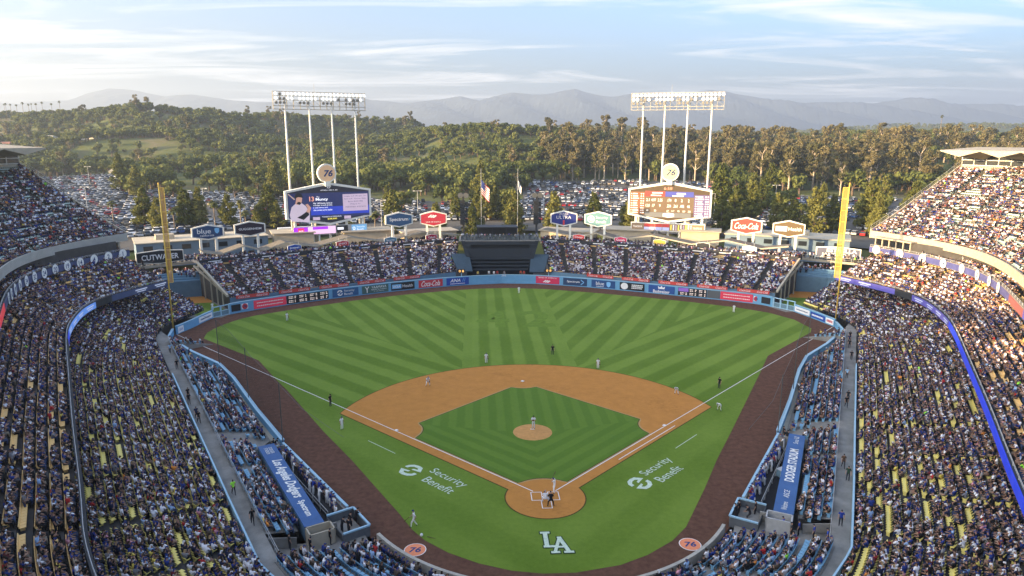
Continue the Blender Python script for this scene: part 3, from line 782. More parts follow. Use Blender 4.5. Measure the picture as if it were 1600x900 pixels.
STAND = {}
for s in (1, -1):
    side, hand = SIDES[s]
    mr = lambda L: mirror(L, s)
    # ---- field level
    root = empty('field_level_stand'); STAND[('field', s)] = root
    tag(root, f'lower tier of yellow seats behind the walkway on the {side} side', 'seating stand')
    mb, rows, zs = tier(mr(YF), mr(YB), 25, 1.95, 8.5, 10.5, 1.12, key=('yellow', s))
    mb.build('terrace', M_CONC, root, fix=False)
    MB().wall(mr(W_OUT[12:]), 0.0, 2.75, 0.18).build('parapet', M_RAIL, root)
    # ---- walkway and the blue boxes below it
    wk = MB(); wi = mr(W_IN); wo = mr(W_OUT); n = len(wi)
    wk.add([(p[0], p[1], 1.9) for p in wi] + [(p[0], p[1], 1.9) for p in wo] + [(p[0], p[1], 0.0) for p in wi], [(i, i+1, n+i+1, n+i) for i in range(n-1)] + [(2*n+i, 2*n+i+1, i+1, i) for i in range(n-1)])
    o = wk.build('walkway', M_CONC2, None, fix=False); tag(o, kind='structure')
    # ---- loge
    root = empty('loge_deck'); STAND[('loge', s)] = root
    tag(root, f'second tier of orange seats with a lit ribbon along its front on the {side} side', 'seating stand')
    LB = offset(LF, -13.0)
    mb, rows, zs = tier(mr(offset(LF, -0.35)), mr(LB), 13, 9.45, 15.0, 12.0, 1.1, key=('orange', s))
    slab_under(mb, mr(offset(LF, -0.35)), mr(LB), 9.45, 15.0, 0.55)
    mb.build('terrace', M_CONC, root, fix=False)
    MB().wall(mr(LF), 8.95, 10.25, 0.3).build('front_wall', M_DARK, root)
    rl = MB(); railing(rl, mr(LF), 10.25, 0.35, 3.0, 0.035); rl.build('front_rail', M_STEEL, root)
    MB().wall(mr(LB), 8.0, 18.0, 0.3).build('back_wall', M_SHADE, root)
    # ---- club level
    root = empty('club_deck'); STAND[('club', s)] = root
    tag(root, f'narrow third tier with round number discs on its front band on the {side} side', 'seating stand')
    CB = offset(CF, -6.5)
    mb, rows, zs = tier(mr(offset(CF, -0.4)), mr(CB), 4, 15.0, 16.6, 12.0, key=('tan', s))
    slab_under(mb, mr(offset(CF, -0.4)), mr(CB), 15.0, 16.6, 0.5)
    mb.build('terrace', M_CONC, root, fix=False)
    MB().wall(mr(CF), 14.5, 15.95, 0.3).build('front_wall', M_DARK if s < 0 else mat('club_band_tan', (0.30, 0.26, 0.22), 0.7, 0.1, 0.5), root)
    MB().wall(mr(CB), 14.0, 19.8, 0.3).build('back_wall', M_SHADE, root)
    rl = MB(); railing(rl, mr(CF), 15.95, 0.4, 2.0, 0.035); rl.build('front_rail', M_STEEL, root)
    # ---- reserve deck
    root = empty('reserve_deck'); STAND[('reserve', s)] = root
    tag(root, f'steep top tier of pale green seats under the folded roof on the {side} side', 'seating stand')
    RB = offset(RF, -29.0)
    mb, rows, zs = tier(mr(offset(RF, -0.3)), mr(RB), 31, 18.6, 33.6, 11.0, 1.06, key=('teal', s))
    slab_under(mb, mr(offset(RF, -0.3)), mr(RB), 18.6, 33.6, 1.1)
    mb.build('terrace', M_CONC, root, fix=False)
    MB().wall(mr(RF), 17.5, 19.15, 0.3).build('front_wall', M_CREAM if s > 0 else mat('front_band_grey', (0.40, 0.38, 0.34), 0.8, 0.1, 0.5), root)
    MB().wall(mr(RB), 0.0, 34.1, 0.4).build('back_wall', M_CREAM, root)
    gb = mr(offset(RF, -29.4)[:52]); MB().wall(gb, 34.1, 36.9, 0.1).build('glazing', mat('roof_glass', (0.05, 0.055, 0.06), 0.15, 0.1, 0.5, spec=0.5), root)
    fm = resample(mr(offset(RF, -29.1)[:52]), 44)
    for p in fm: MB().box((p[0], p[1], 35.5), (0.16, 0.16, 2.8)).build('mullion', M_WHITE, root)
    for z_ in (34.25, 35.5, 36.8): MB().wall(mr(offset(RF, -29.1)[:52]), z_-.08, z_+.08, 0.12).build('transom', M_WHITE, root)
    # end wall with a stepped rail
    a = mr(RF)[0]; b = mr(RB)[0]; d = np.array([b[0]-a[0], b[1]-a[1]])
    ew = MB(); ts = np.linspace(0, 1, 18)
    ew.wall([a+d*t for t in ts], [17.4 + 15*t*0.9 for t in ts], [19.4 + 15.0*(t**1.06) for t in ts], 0.35)
    ew.build('end_wall', M_CREAM, root)
    er = MB(); railing(er, [a+d*t for t in ts], [19.4 + 15.0*(t**1.06) for t in ts], 1.0, 2.4, 0.04); er.build('end_rail', M_STEEL, root)
    pil = MB()
    for t in (0.12, 0.45, 0.8):
        p = a+d*t + np.array([-s*0.6, -0.6]); pil.box((p[0], p[1], 9+7*t), (0.9, 0.9, 18+14*t))
    pil.build('end_column', M_CREAM, root)
    # ---- folded roof along the back of the top tier
    roof = empty('stand_roof'); tag(roof, f'cream folded-plate canopy over the back of the top tier on the {side} side', 'roof')
    R1 = resample(mr(offset(RF, -20.5)), 23); R2 = resample(mr(offset(RF, -34.0)), 23)
    for i in range(0, 22):
        a0, a1 = R1[i], R1[i+1]; b0, b1 = R2[i], R2[i+1]; am = (a0+a1)/2; bm_ = (b0+b1)/2
        if (a0[1]+a1[1])/2 < -35: continue
        f = MB(); zt = 37.9
        top = [(a0[0], a0[1], zt), (a1[0], a1[1], zt), (b1[0], b1[1], zt+.7), (b0[0], b0[1], zt+.7)]
        bot = [(a0[0], a0[1], zt-.25), (a1[0], a1[1], zt-.25), (b1[0], b1[1], zt+.2), (b0[0], b0[1], zt+.2)]
        keel = [(am[0], am[1], zt-1.5), (bm_[0], bm_[1], zt-2.6)]
        f.add(top+bot+keel, [(0, 1, 2, 3), (4, 8, 9, 7), (8, 5, 6, 9), (0, 4, 8), (0, 8, 5), (0, 5, 1), (3, 7, 9), (3, 9, 6), (3, 6, 2), (0, 3, 7, 4), (1, 5, 6, 2)])
        f.build('roof_fold', M_CREAM, roof)
        c = am*.25+bm_*.75
        MB().box((c[0], c[1], 33.6), (0.9, 0.9, 5.4), math.atan2((b0-a0)[1], (b0-a0)[0])).build('roof_column', M_CREAM, roof)
    # ---- ribbon boards
    def ribbon(root, curve, i0, i1, z0, z1, m, nm='ribbon_board', off=0.2):
        L = mr(offset(curve, off)[i0:i1+1]); MB().wall(L, z0, z1, 0.08).build(nm, m, root)
    lr = STAND[('loge', s)]
    seglen = 3
    for i in range(0, 66, seglen):
        m = M_LEDBLUE if (s > 0 or i < 27) else M_DARK
        if i < 9: m = M_LEDDARK if s < 0 else M_LEDVIO
        elif i < 12: m = M_DARK
        elif i < 24: m = M_LEDVIO if s > 0 else mat('led_ribbon_sky', (0.10, 0.22, 0.55), 0.4, 0.15, 0.5, emit=0.5)
        ribbon(lr, LF, i, i+seglen, 9.05, 10.18, m)
        if 12 <= i < 24 or i < 6:
            q = mr(offset(LF, 0.26)[i:i+seglen+1]); c = q.mean(0); dd = (q[-1]-q[0])*s; dd = dd/np.linalg.norm(dd)
            plate(rect(3.2, .22, 0, .18), (c[0], c[1], 9.62), (dd[0], dd[1], 0), (0, 0, 1), M_LEDTXT, lr, 'lit_text_line', 0.03, 0.02); plate(rect(2.4, .16, 0, -.2), (c[0], c[1], 9.62), (dd[0], dd[1], 0), (0, 0, 1), M_LEDTXT, lr, 'lit_text_line', 0.03, 0.02)
    cr_ = STAND[('club', s)]
    for i in range(0, 60, 3):
        m = M_LEDDARK if s < 0 else mat('led_ribbon_dusk', (0.08, 0.085, 0.22), 0.4, 0.2, 0.5, emit=0.2)
        if 27 <= i < 33: m = M_LEDRED if s < 0 else mat('led_ribbon_rust', (0.30, 0.10, 0.09), 0.4, 0.1, 0.5, emit=0.15)
        elif i >= 33: m = M_LEDVIO
        ribbon(cr_, CF, i, i+3, 14.6, 15.85, m)
    NUMS = ['1', '2', '4', '14', '19', '20', '24', '32', '34', '36', '39', '42', '53']
    qn = resample(offset(CF, 0.34)[1:27], 14 if s < 0 else 9)
    for k, p in enumerate(qn[:-1]):
        d2 = (qn[k+1]-p)
        d2 = mr([d2])[0]*s; d2 /= np.linalg.norm(d2); p = mr([p])[0]
        dr = plate(disc(22, 1.0), (p[0], p[1], 15.35), (d2[0], d2[1], 0), (0, 0, 1), M_WHITE, cr_, 'number_disc', 0.06, 0.05)
        lettering(NUMS[k % 13], (p[0], p[1], 15.35), (d2[0], d2[1], 0), (0, 0, 1), M_NAVYP, None, 0.95, dr, 0.075, bold=0.02, name='numeral')

# suites at the outfield ends of the club band
for s in (1,):
    a = mirror([CF[0]], s)[0]; b = mirror([offset(CF, -6.5)[0]], s)[0]
    t_ = mirror([CF[6]-CF[0]], s)[0]; t_ = t_/np.linalg.norm(t_); dd = (b-a)/np.linalg.norm(b-a)
    r = empty('suite_box', (0, 0, 0)); tag(r, f'cream glazed suite box at the outfield end of the {SIDES[s][0]} club tier', 'suite')
    base = np.array([a[0], a[1], 16.0]); T = np.array([t_[0], t_[1], 0]); D = np.array([dd[0], dd[1], 0])
    mbx = MB(); o0 = base + D*0.5 + T*0.3
    mbx.obox(o0+D*0.8, T*9.5, D*4.0, (0, 0, 1.9)); mbx.obox(o0+(0, 0, 1.9), T*9.9, D*4.8, (0, 0, 0.25))
    for k in range(6): mbx.obox(o0+T*(k*1.85)+D*0.45, T*0.25, D*0.34, (0, 0, 1.9))
    mbx.build('suite_frame', M_CREAM, r)
    for k in range(5):
        MB().obox(o0+T*(k*1.85+.3)+D*0.7+np.array([0, 0, .25]), T*1.5, D*0.05, (0, 0, 1.5)).build('window', mat('dark_suite_glass', (0.012, 0.014, 0.018), 0.08, 0.0, spec=0.6), r)

# ------------------------------------------------------------------ boxes along the lines, dugouts, home seats
def inpoly(P, poly):
    P = np.atleast_2d(P); poly = np.array(poly); x, y = P[:, 0], P[:, 1]; c = np.zeros(len(P), bool); n = len(poly)
    for i in range(n):
        x0, y0 = poly[i]; x1, y1 = poly[i-1]
        cond = ((y0 > y) != (y1 > y)) & (x < (x1-x0)*(y-y0)/(y1-y0+1e-12)+x0)
        c ^= cond
    return c
BOXF = [(66.6, 58.9), (58.0, 48.6), (51.5, 43.6), (47.3, 36.2), (40.0, 23.8), (35.6, 16.2)]
DUG_BACK = [(36.1, 11.0), (25.6, -8.4)]
for s in (1, -1):
    side = SIDES[s][0]
    root = empty('field_box_stand'); STAND[('box', s)] = root
    tag(root, f'low block of pale blue box seats against the field wall on the {side} side', 'seating stand')
    def zoff(off): return 1.88 - 0.235*off
    # surface between the walkway and the wall
    wi = W_IN; segs = [i for i in range(len(wi)) if wi[i][1] > -9.5]
    A = wi[segs]
    front_line = np.array(BOXF + [(36.1, 11.0), (25.6, -8.4)])
    mbs = MB(); vs = []; offs = []
    NRM = plan_normals(W_IN)[segs]
    for p, nn in zip(A, NRM):       # march inward until the front line
        best = 8.5
        for i in range(len(front_line)-1):
            a = front_line[i]; b = front_line[i+1]; M2 = np.array([nn, -(b-a)]).T
            if abs(np.linalg.det(M2)) < 1e-6: continue
            t, u = np.linalg.solve(M2, a-p)
            if t > 0 and -0.02 <= u <= 1.02: best = min(best, t)
        offs.append(best)
    n = len(A)
    vs = [(s*p[0], p[1], zoff(0)) for p in A] + [(s*(p+nn*o_)[0], (p+nn*o_)[1], zoff(o_)) for p, nn, o_ in zip(A, NRM, offs)] + [(s*(p+nn*o_)[0], (p+nn*o_)[1], -0.3) for p, nn, o_ in zip(A, NRM, offs)]
    mbs.add(vs, [(i, i+1, n+i+1, n+i) for i in range(n-1)] + [(n+i, n+i+1, 2*n+i+1, 2*n+i) for i in range(n-1)])
    mbs.build('terrace', M_CONC2, root, fix=False)
    rl = MB(); railing(rl, mirror(offset(W_IN, 0.1), s)[:44], 1.9, 0.9, 2.2, 0.03); rl.build('walkway_rail', M_STEEL, root)
    for k in range(10):
        off = 0.45+0.87*k
        c = offset(W_IN, off)
        S = np.r_[0, np.cumsum(np.linalg.norm(np.diff(c, axis=0), axis=1))]
        u = np.arange(0.5, S[-1], 0.53)
        u = u[np.abs((u % 11.5)-5) > 0.7]
        P = np.stack([np.interp(u, S, c[:, i]) for i in (0, 1)], 1)
        omax = np.interp(u, S[[int(q) for q in segs]], offs)
        NN_ = plan_normals(c); D = np.stack([np.interp(u, S, NN_[:, i]) for i in (0, 1)], 1)
        ok = (off < omax-0.2) & (P[:, 1] > -9.0) & ~((P[:, 1] < 15.6) & (P[:, 1] > 12.6))
        for p, d in zip(P[ok], D[ok]): SEATS.append((s*p[0], p[1], zoff(off), s*d[0], d[1], ('blue', s)))
    # apron floor between box front, dugout and home seats
    ap = [tuple(p) for p in FOUL_R[1:7]] + [(33.8, 14.6)] + [tuple(p) for p in reversed(BOXF)]
    sheet('apron_floor', [(s*x, y) for x, y in ap], 0.16, mat('apron_concrete', (0.44, 0.41, 0.33), 0.9, 0.1, 0.7), 'structure')
    sheet('corner_floor', [(s*x, y) for x, y in [(69.4, 63.6), (71.6, 66.5), (73.5, 66), (71.2, 60), (69.2, 57.2), (66.6, 58.6), (67.2, 61.0)]], 1.86, M_CONC2, 'structure')
    pl = [(20.2, -5.6), (21.9, -3.0), (24.5, -8.0), (25.4, -8.6), (31.0, -8.2), (26.0, -16.0), (22, -20.5), (17.5, -11.2)]
    sheet('plaza_floor', [(s*x, y) for x, y in pl], 0.30, M_CONC2, 'structure')
    # dugout
    dg = empty('dugout'); tag(dg, f'sunken dugout with a long blue lettered roof on the {side} side', 'dugout'); STAND[('dug', s)] = dg
    r0 = np.array([35.6, 10.9]); r1 = np.array([25.2, -8.2]); ax = (r1-r0)/np.linalg.norm(r1-r0); inw = np.array([-ax[1]*1.0, ax[0]]); 
    if np.dot(inw, -r0) < 0: inw = -inw
    X3 = lambda p, z: np.array([s*p[0], p[1], z])
    L_ = np.linalg.norm(r1-r0); A3 = np.array([s*ax[0], ax[1], 0]); I3 = np.array([s*inw[0], inw[1], 0])
    o0 = X3(r0, 1.72)
    MB().obox(o0, A3*L_, I3*2.0, (0, 0, 0.18)).build('roof', mat('dugout_roof_blue', (0.045, 0.115, 0.28), 0.6, 0.12, 0.7), dg)
    MB().obox(o0-np.array([0, 0, 1.75])-I3*0.02, A3*L_, I3*0.25, (0, 0, 1.73)).build('back_wall', M_BLUED, dg)
    fl = MB(); fl.obox(o0+I3*0.2+np.array([0, 0, -2.55]), A3*L_, I3*6.0, (0, 0, 0.08)); fl.build('pit_floor', mat('dugout_rubber_floor', (0.035, 0.035, 0.038), 0.9, 0.15, 1.0), dg)
    MB().obox(o0+I3*0.6+np.array([0, 0, -2.45]), A3*L_*0.96, I3*0.5, (0, 0, 0.45)).build('bench', mat('bench_wood', (0.22, 0.15, 0.09), 0.7), dg)
    for e0 in (0, L_-0.2): MB().obox(o0+A3*e0+np.array([0, 0, -2.5]), A3*0.2, I3*3.3, (0, 0, 2.2)).build('end_wall', M_CONC2, dg)
    # rail along the field
    F0 = np.array([33.2, 13.6]); F1 = np.array([21.9, -3.0])
    rl = MB(); ln = [F0+(F1-F0)*t for t in np.linspace(0, 1, 12)]
    for p in ln: MB().bar(X3(p, -0.9), X3(p, 1.1), 0.09).build('rail_post', M_RAIL, dg)
    MB().bar(X3(F0, 1.12), X3(F1, 1.12), 0.30, 0.16).build('rail_pad', M_RAIL, dg)
    MB().bar(X3(F0, 0.0), X3(F1, 0.0), 0.22, 1.0).build('rail_wall', M_CONC2, dg)
    inn = (F0-r0); MB().bar(X3(F0*.5+np.array([34.4, 12.6])*.5, 0.9), X3(np.array([34.0, 11.6]), 0.9), 0.2, 0.3).build('rail_return', M_RAIL, dg)
    ib = MB()
    for t in (0.10, 0.32, 0.55, 0.78):
        c = F0+(F1-F0)*t - inw*1.3
    mid0 = F0-inw*1.5; mid1 = F1-inw*1.5+np.array([0.6, 0.4])
    rr = MB(); railing(rr, [mid0*(1-t)*[s, 1]+mid1*t*[s, 1] for t in np.linspace(0.05, .98, 10)], -0.4, 1.0, 2.0, 0.04); rr.build('inner_rail', M_STEEL, dg)
    MB().obox(X3(F0, -0.75), X3(F1, 0)-X3(F0, 0), -I3*1.5, (0, 0, 0.35)).build('step', mat('dugout_rubber_floor', (0.035, 0.035, 0.038), 0.9, 0.15, 1.0), dg)
    # lettering on the roof, read from the stands behind / the field
    droof = [c for c in dg.children if c.name.startswith('roof')][0]
    rt = np.array([s*ax[0], ax[1], 0])
    ctr = lambda t, w=1.0: o0 + A3*L_*t + I3*w + np.array([0, 0, 0.19])
    if s < 0:
        lettering('Los Angeles Dodgers', ctr(0.47), A3, -np.cross(A3, [0, 0, 1]) if False else np.cross([0, 0, 1], A3), M_WHITE, 10.6, 1.5, droof, 0.01, bold=0.03, shear=0.35)
        lettering('Spectrum', ctr(0.83), A3, np.cross([0, 0, 1], A3), M_WHITE, 3.6, 0.9, droof, 0.01, bold=0.03)
        lettering('DODGER', ctr(0.09, 1.25), A3, np.cross([0, 0, 1], A3), M_WHITE, 1.9, 0.42, droof, 0.01)
        lettering('STADIUM', ctr(0.09, 0.72), A3, np.cross([0, 0, 1], A3), M_WHITE, 1.9, 0.42, droof, 0.01)
    else:
        lettering('DODGER STADIUM', ctr(0.44), -A3, np.cross([0, 0, 1], -A3), M_WHITE, 9.4, 1.05, droof, 0.01, bold=0.03)
        lettering('Welcome', ctr(0.93), -A3, np.cross([0, 0, 1], -A3), M_WHITE, 1.8, 0.6, droof, 0.01)
        lettering('ASCE', ctr(0.80), -A3, np.cross([0, 0, 1], -A3), M_WHITE, 1.9, 0.6, droof, 0.01, shear=.2)
        lettering("Since '62", ctr(0.09), -A3, np.cross([0, 0, 1], -A3), M_WHITE, 2.4, 0.6, droof, 0.01, shear=.2)
    # concrete stair hood at the roof's home end
    c0_ = o0 + A3*(L_+0.1)
    hd = MB(); hd.obox(c0_+np.array([0, 0, -1.4]), A3*0.15, I3*2.6, (0, 0, 1.6)); hd.obox(c0_+A3*1.6+np.array([0, 0, -1.4]), A3*0.15, I3*2.6, (0, 0, 1.6))
    hd.obox(c0_+np.array([0, 0, -1.4]), A3*1.75, I3*0.15, (0, 0, 1.6)); hd.obox(c0_+I3*2.45+np.array([0, 0, -1.4]), A3*1.75, I3*0.15, (0, 0, 1.6))
    h_ = hd.build('stair_well', M_CREAM if s < 0 else M_STEEL); tag(h_, f'open concrete stair well at the home end of the {side} dugout roof', 'stair well')
    # camera well next to the dugout
    cw = empty('camera_well'); tag(cw, f'small blue-railed camera pen between the {side} dugout and the home seats', 'camera pen')
    cq = [(21.2, -3.4), (18.9, -7.0), (21.3, -8.6), (23.7, -5.0)]
    cw3 = [np.array([s*x, y]) for x, y in cq]
    rr = MB()
    for i in range(3): rr.bar((*cw3[i-1], 1.25), (*cw3[i], 1.25), 0.22, 0.16)
    rr.build('rail_pad', M_RAIL, cw)
    ww = MB()
    for i in range(4): ww.bar((*cw3[i-1], 0.55), (*cw3[i], 0.55), 0.06, 1.1)
    ww.build('mesh_panel', mat('grey_mesh_panel', (0.12, 0.13, 0.14), 0.7), cw)
    # fence across the plaza
    fn = MB()
    p0 = np.array([s*25.8, -9.2]); p1 = np.array([s*31.2, -9.8]); 
    fn.bar((*p0, 0.85), (*p1, 1.2), 0.12, 1.1); fo = fn.build('plaza_wall', M_CONC2); tag(fo, f'low grey concrete wall behind the {side} dugout seats', 'wall')

# seats behind home in arcs
for s in (1, -1):
    side = SIDES[s][0]
    root = empty('home_box_stand'); tag(root, f'curved rows of pale blue seats behind home on the {side} side', 'seating stand'); STAND[('home', s)] = root
    C0 = np.array([0.0, 4.0]); mb = MB()
    prev = None
    for k in range(10):
        R0 = 22.3 + 0.98*k; z = 0.30 + 0.17*k
        tmin = math.radians(-36.2 + 0.22*k); tmax = math.radians(-90)
        ts = np.linspace(tmin, tmax, 34)
        a = [(s*R0*math.cos(t), 4+R0*math.sin(t), z) for t in ts]; b = [(s*(R0+.98)*math.cos(t), 4+(R0+.98)*math.sin(t), z) for t in ts]
        c = [(q[0], q[1], z+.17) for q in b]; n = len(a)
        mb.add(a+b+c, [(i, i+1, n+i+1, n+i) for i in range(n-1)] + [(n+i, n+i+1, 2*n+i+1, 2*n+i) for i in range(n-1)])
        Rm = R0+0.55; dt = 0.56/Rm
        t = tmin - 0.3/Rm; cnt = 0
        while t > tmax:
            cnt += 1
            if cnt % 17 not in (14, 15):
                SEATS.append((s*Rm*math.cos(t), 4+Rm*math.sin(t), z+.01, -s*math.cos(t), -math.sin(t), ('blue', s*2)))
            t -= dt
    mb.build('terrace', M_CONC2, root, fix=False)

# ------------------------------------------------------------------ walls round the field
def wall_run(name, label, line, h, m, th=0.35, z0=-0.2):
    o = MB().wall(line, z0, h, th).build(name, m); return tag(o, label, 'wall')
for s in (1, -1):
    side = SIDES[s][0]
    L = [(s*x, y) for x, y in FOUL_R[:7]]
    w = empty('field_wall'); tag(w, f'pale blue padded wall beside the foul ground on the {side} side', 'wall')
    MB().wall(L, -0.1, 1.25, 0.35).build('padding', M_BLUE, w)
    MB().wall(L, 1.25, 1.33, 0.5).build('coping', M_RAIL, w)
    for k in (2, 3):
        p = (np.array(L[k])*.55+np.array(L[k+1])*.45); MB().box((p[0], p[1], 0.7), (0.9, 0.55, 1.0), math.atan2(L[k+1][1]-L[k][1], L[k+1][0]-L[k][0])).build('gate', M_BLUED, w)
    arcp = [(s*21.6*math.cos(t), 4+21.6*math.sin(t)) for t in np.radians(np.linspace(-34, -90, 26))]
    o = MB().wall(arcp, -0.1, 0.95, 0.35).build('backstop_wall', mat('backstop_stone', (0.42, 0.39, 0.33), 0.85, 0.2, 1.5)); tag(o, f'low pale stone backstop wall in front of the {side} home seats', 'wall')
# ------------------------------------------------------------------ outfield wall and its adverts
OW = np.array(OF_WALL, float)
OS = np.r_[0, np.cumsum(np.linalg.norm(np.diff(OW, axis=0), axis=1))]
def ow(a): return np.array([np.interp(a, OS, OW[:, 0]), np.interp(a, OS, OW[:, 1])])
def ow_run(a0, a1): return [ow(a) for a in np.linspace(a0, a1, max(2, int((a1-a0)/2.5)+1))]
C = {}
def cm(name, col, rough=0.55, emit=0.0, var=0.05):
    return mat(name, col, rough, var, 1.5, 0.3, emit=emit)
K_RED = cm('advert_red', (0.55, 0.045, 0.06)); K_NAVY = cm('advert_navy', (0.022, 0.055, 0.135)); K_BLUE = cm('advert_blue', (0.02, 0.07, 0.36)); K_BLACK = cm('advert_black', (0.016, 0.018, 0.022))
K_GREEN = cm('advert_green', (0.06, 0.13, 0.12)); K_WHITE = cm('advert_white', (0.80, 0.80, 0.80)); K_SKY = cm('advert_sky', (0.20, 0.48, 0.78)); K_TEAL = cm('advert_teal', (0.08, 0.19, 0.28)); K_YEL = cm('advert_yellow', (0.80, 0.55, 0.08)); K_PURP = cm('advert_purple', (0.27, 0.03, 0.50), emit=0.5)
wallt = empty('outfield_wall'); tag(wallt, 'pale blue padded outfield wall hung with a row of sponsor panels', 'wall')
for a0, a1, h in ((1.0, 14.6, 1.75), (19.0, 166.2, 2.5), (172.2, 186.3, 1.75)):
    MB().wall(ow_run(a0, a1), -0.1, h, 0.35).build('padding', M_BLUE, wallt)
    MB().wall(ow_run(a0, a1), h, h+.07, 0.45).build('coping', M_RAIL, wallt)
for a in np.arange(28.0, 166, 8.15): # pad joints stand proud as slim posts
    p = ow(a+ (16.2 if a > 24 else 0)); 
def gate(a0, a1, label):
    g = empty('bullpen_gate'); tag(g, label, 'gate')
    p0 = ow(a0); p1 = ow(a1); n = max(2, int(round((a1-a0)/1.9))+1)
    for t in np.linspace(0, 1, n):
        p = p0+(p1-p0)*t; MB().box((p[0], p[1], 1.2), (0.28, 0.28, 2.5), math.atan2(*(p1-p0)[::-1])).build('gate_post', M_RAIL, g)
    for z, w in ((2.4, .22), (1.25, .1), (0.14, .16)):
        MB().bar((*p0, z), (*p1, z), 0.16, w).build('gate_bar', M_RAIL, g)
    MB().bar((*p0, .7), (*p1, .7), 0.04, 1.1).build('mesh_panel', mat('gate_mesh', (0.13, 0.22, 0.27), 0.7, 0.2, 3.0), g)
gate(14.7, 18.9, 'pale blue framed gate into the bullpen by the left-field pole')
gate(166.4, 172.1, 'pale blue framed gate into the bullpen by the right-field pole')
def ad(a0, a1, m, z0=0.28, z1=2.3, nm='advert_panel', lift=0.2):
    p0 = ow(a0); p1 = ow(a1); r = np.array([*(p1-p0), 0]); w = np.linalg.norm(r); r /= w
    c = np.array([*((p0+p1)/2), (z0+z1)/2]); h = z1-z0
    o = plate(rect(w, h), c, r, (0, 0, 1), m, wallt, nm, lift+0.06, 0.06)
    return o, c, r, w, h
UP = (0, 0, 1)
def put(A, body, m, x=0.0, y=0.0, w=None, h=None, **k):
    o, c, r, W_, H_ = A
    return lettering(body, c + r*x + np.array([0, 0, y]), r, UP, m, w, h, o, 0.275, **k)
def bars(A, rows, m, x=0.0, y=0.0, w=1.0, gap=0.3, h=0.12, seed=1):
    """lines of print too small to read"""
    o, c, r, W_, H_ = A; rd = random.Random(seed); mb_ = MB()
    r3, u3, n3 = basis(r, UP)
    for i in range(rows):
        xx = -w/2
        while xx < w/2-0.15:
            L = rd.uniform(.2, .5); L = min(L, w/2-xx)
            q = c + r3*(x+xx) + u3*(y+gap*((rows-1)/2-i)) + n3*0.27
            mb_.add([q-u3*h/2, q+r3*L-u3*h/2, q+r3*L+u3*h/2, q+u3*h/2], [(0, 1, 2, 3)]); xx += L+0.1
    return mb_.build('small_print', m, o)
A = ad(1.3, 3.1, K_WHITE, .2, 1.5); put(A, 'ANA', K_BLUE, w=1.2, h=.6, shear=.2)
A = ad(8.9, 14.4, K_WHITE, .3, 1.5); bars(A, 1, K_NAVY, 0, 0, 4.2, h=.3)
A = ad(19.4, 21.6, K_BLACK, .5, 2.1, 'bullpen_window')
A = ad(21.9, 23.4, K_WHITE, .7, 2.0); 
plate(disc(20, .68), A[1], A[2], UP, K_RED, A[0], 'round_badge', 0.29, 0.02); lettering('76', A[1], A[2], UP, M_NAVYP, 0.8, 0.6, A[0], 0.32, bold=.03, shear=.2)
A = ad(24.8, 32.8, cm('advert_rose', (0.62, 0.045, 0.085), emit=0.12)); bars(A, 2, K_WHITE, 0, 0, 6.5, .75, .2, 3)
A = ad(32.9, 43.7, K_BLACK)
M_DIGIT = cm('score_digits', (0.75, 0.62, 0.55), emit=0.35)
for i in range(4):
    for j in (0, 1):
        bars(A, 2, M_DIGIT, -3.9+2.7*i-.4, .5-1.0*j, 1.1, .38, .2, 10+i*2+j); bars(A, 2, M_DIGIT, -3.9+2.7*i+.75, .5-1.0*j, .45, .38, .22, 30+i*2+j)
def sponsor_sb(A):
    r3 = A[2]; sb_logo(A[1]-r3*1.5, 0, .72, A[0], right=A[2], up=UP, m=K_WHITE, lift=.28)
    put(A, 'Security', K_WHITE, 1.0, .36, 2.7, .72); put(A, 'Benefit', K_WHITE, .8, -.42, 2.3, .62)
A = ad(44.8, 51.7, cm('advert_denim', (0.03, 0.11, 0.26))); sponsor_sb(A)
A = ad(52.7, 60.0, K_GREEN); put(A, 'Y', K_WHITE, -2.3, 0, 1.2, 1.6); put(A, 'YAAMAVA', K_WHITE, 1.0, .5, 4.2, .62); put(A, 'RESORT & CASINO', K_WHITE, 1.0, -.15, 4.2, .32); put(A, 'AT SAN MANUEL', K_WHITE, 1.0, -.62, 3.0, .22)
def ucla(A, k=1.0):
    plate(rect(2.6*k, 1.15*k), A[1]-A[2]*1.75*k, A[2], UP, K_SKY, A[0], 'badge', .275, .02)
    lettering('UCLA', A[1]-A[2]*1.75*k, A[2], UP, K_WHITE, 2.1*k, .6*k, A[0], .30, bold=.02); put(A, 'Health', K_WHITE, 1.35*k, 0, 2.9*k, .8*k)
A = ad(60.8, 67.4, K_BLACK); ucla(A)
A = ad(68.6, 75.5, K_RED); put(A, 'Coca-Cola', K_WHITE, 0, 0, 5.4, 1.5, shear=.45, bold=.01)
A = ad(76.6, 83.1, K_BLUE); put(A, 'ANA', K_WHITE, -.7, .25, 3.0, .9, shear=.25, bold=.02); put(A, '//', K_SKY, 1.8, .3, .9, 1.0); bars(A, 1, K_WHITE, 0, -.65, 4.4, h=.2)
A = ad(102.4, 109.2, cm('advert_crimson', (0.60, 0.035, 0.10))); put(A, 'BANK OF AMERICA', K_WHITE, 0, .68, 5.2, .36)
def bofa(A, y, k, lift=.275):
    r3, u3, n3 = basis(A[2], UP)
    for i in range(3):
        b = [(-1.2+.62*i, -.1-.05*i), (-.35+.62*i, .55-.05*i), (.05+.62*i, .45-.12*i), (-.85+.62*i, -.28-.05*i)]
        plate([(p[0]*k-.3*k, p[1]*k+y) for p in b], A[1], A[2], UP, K_WHITE, A[0], 'emblem', lift, .02)
bofa(A, -.45, .9)
A = ad(110.3, 117.1, K_NAVY); put(A, 'Spectrum', K_WHITE, -.5, 0, 3.6, .75, bold=.012); put(A, '>', K_SKY, 2.1, 0, .9, 1.6)
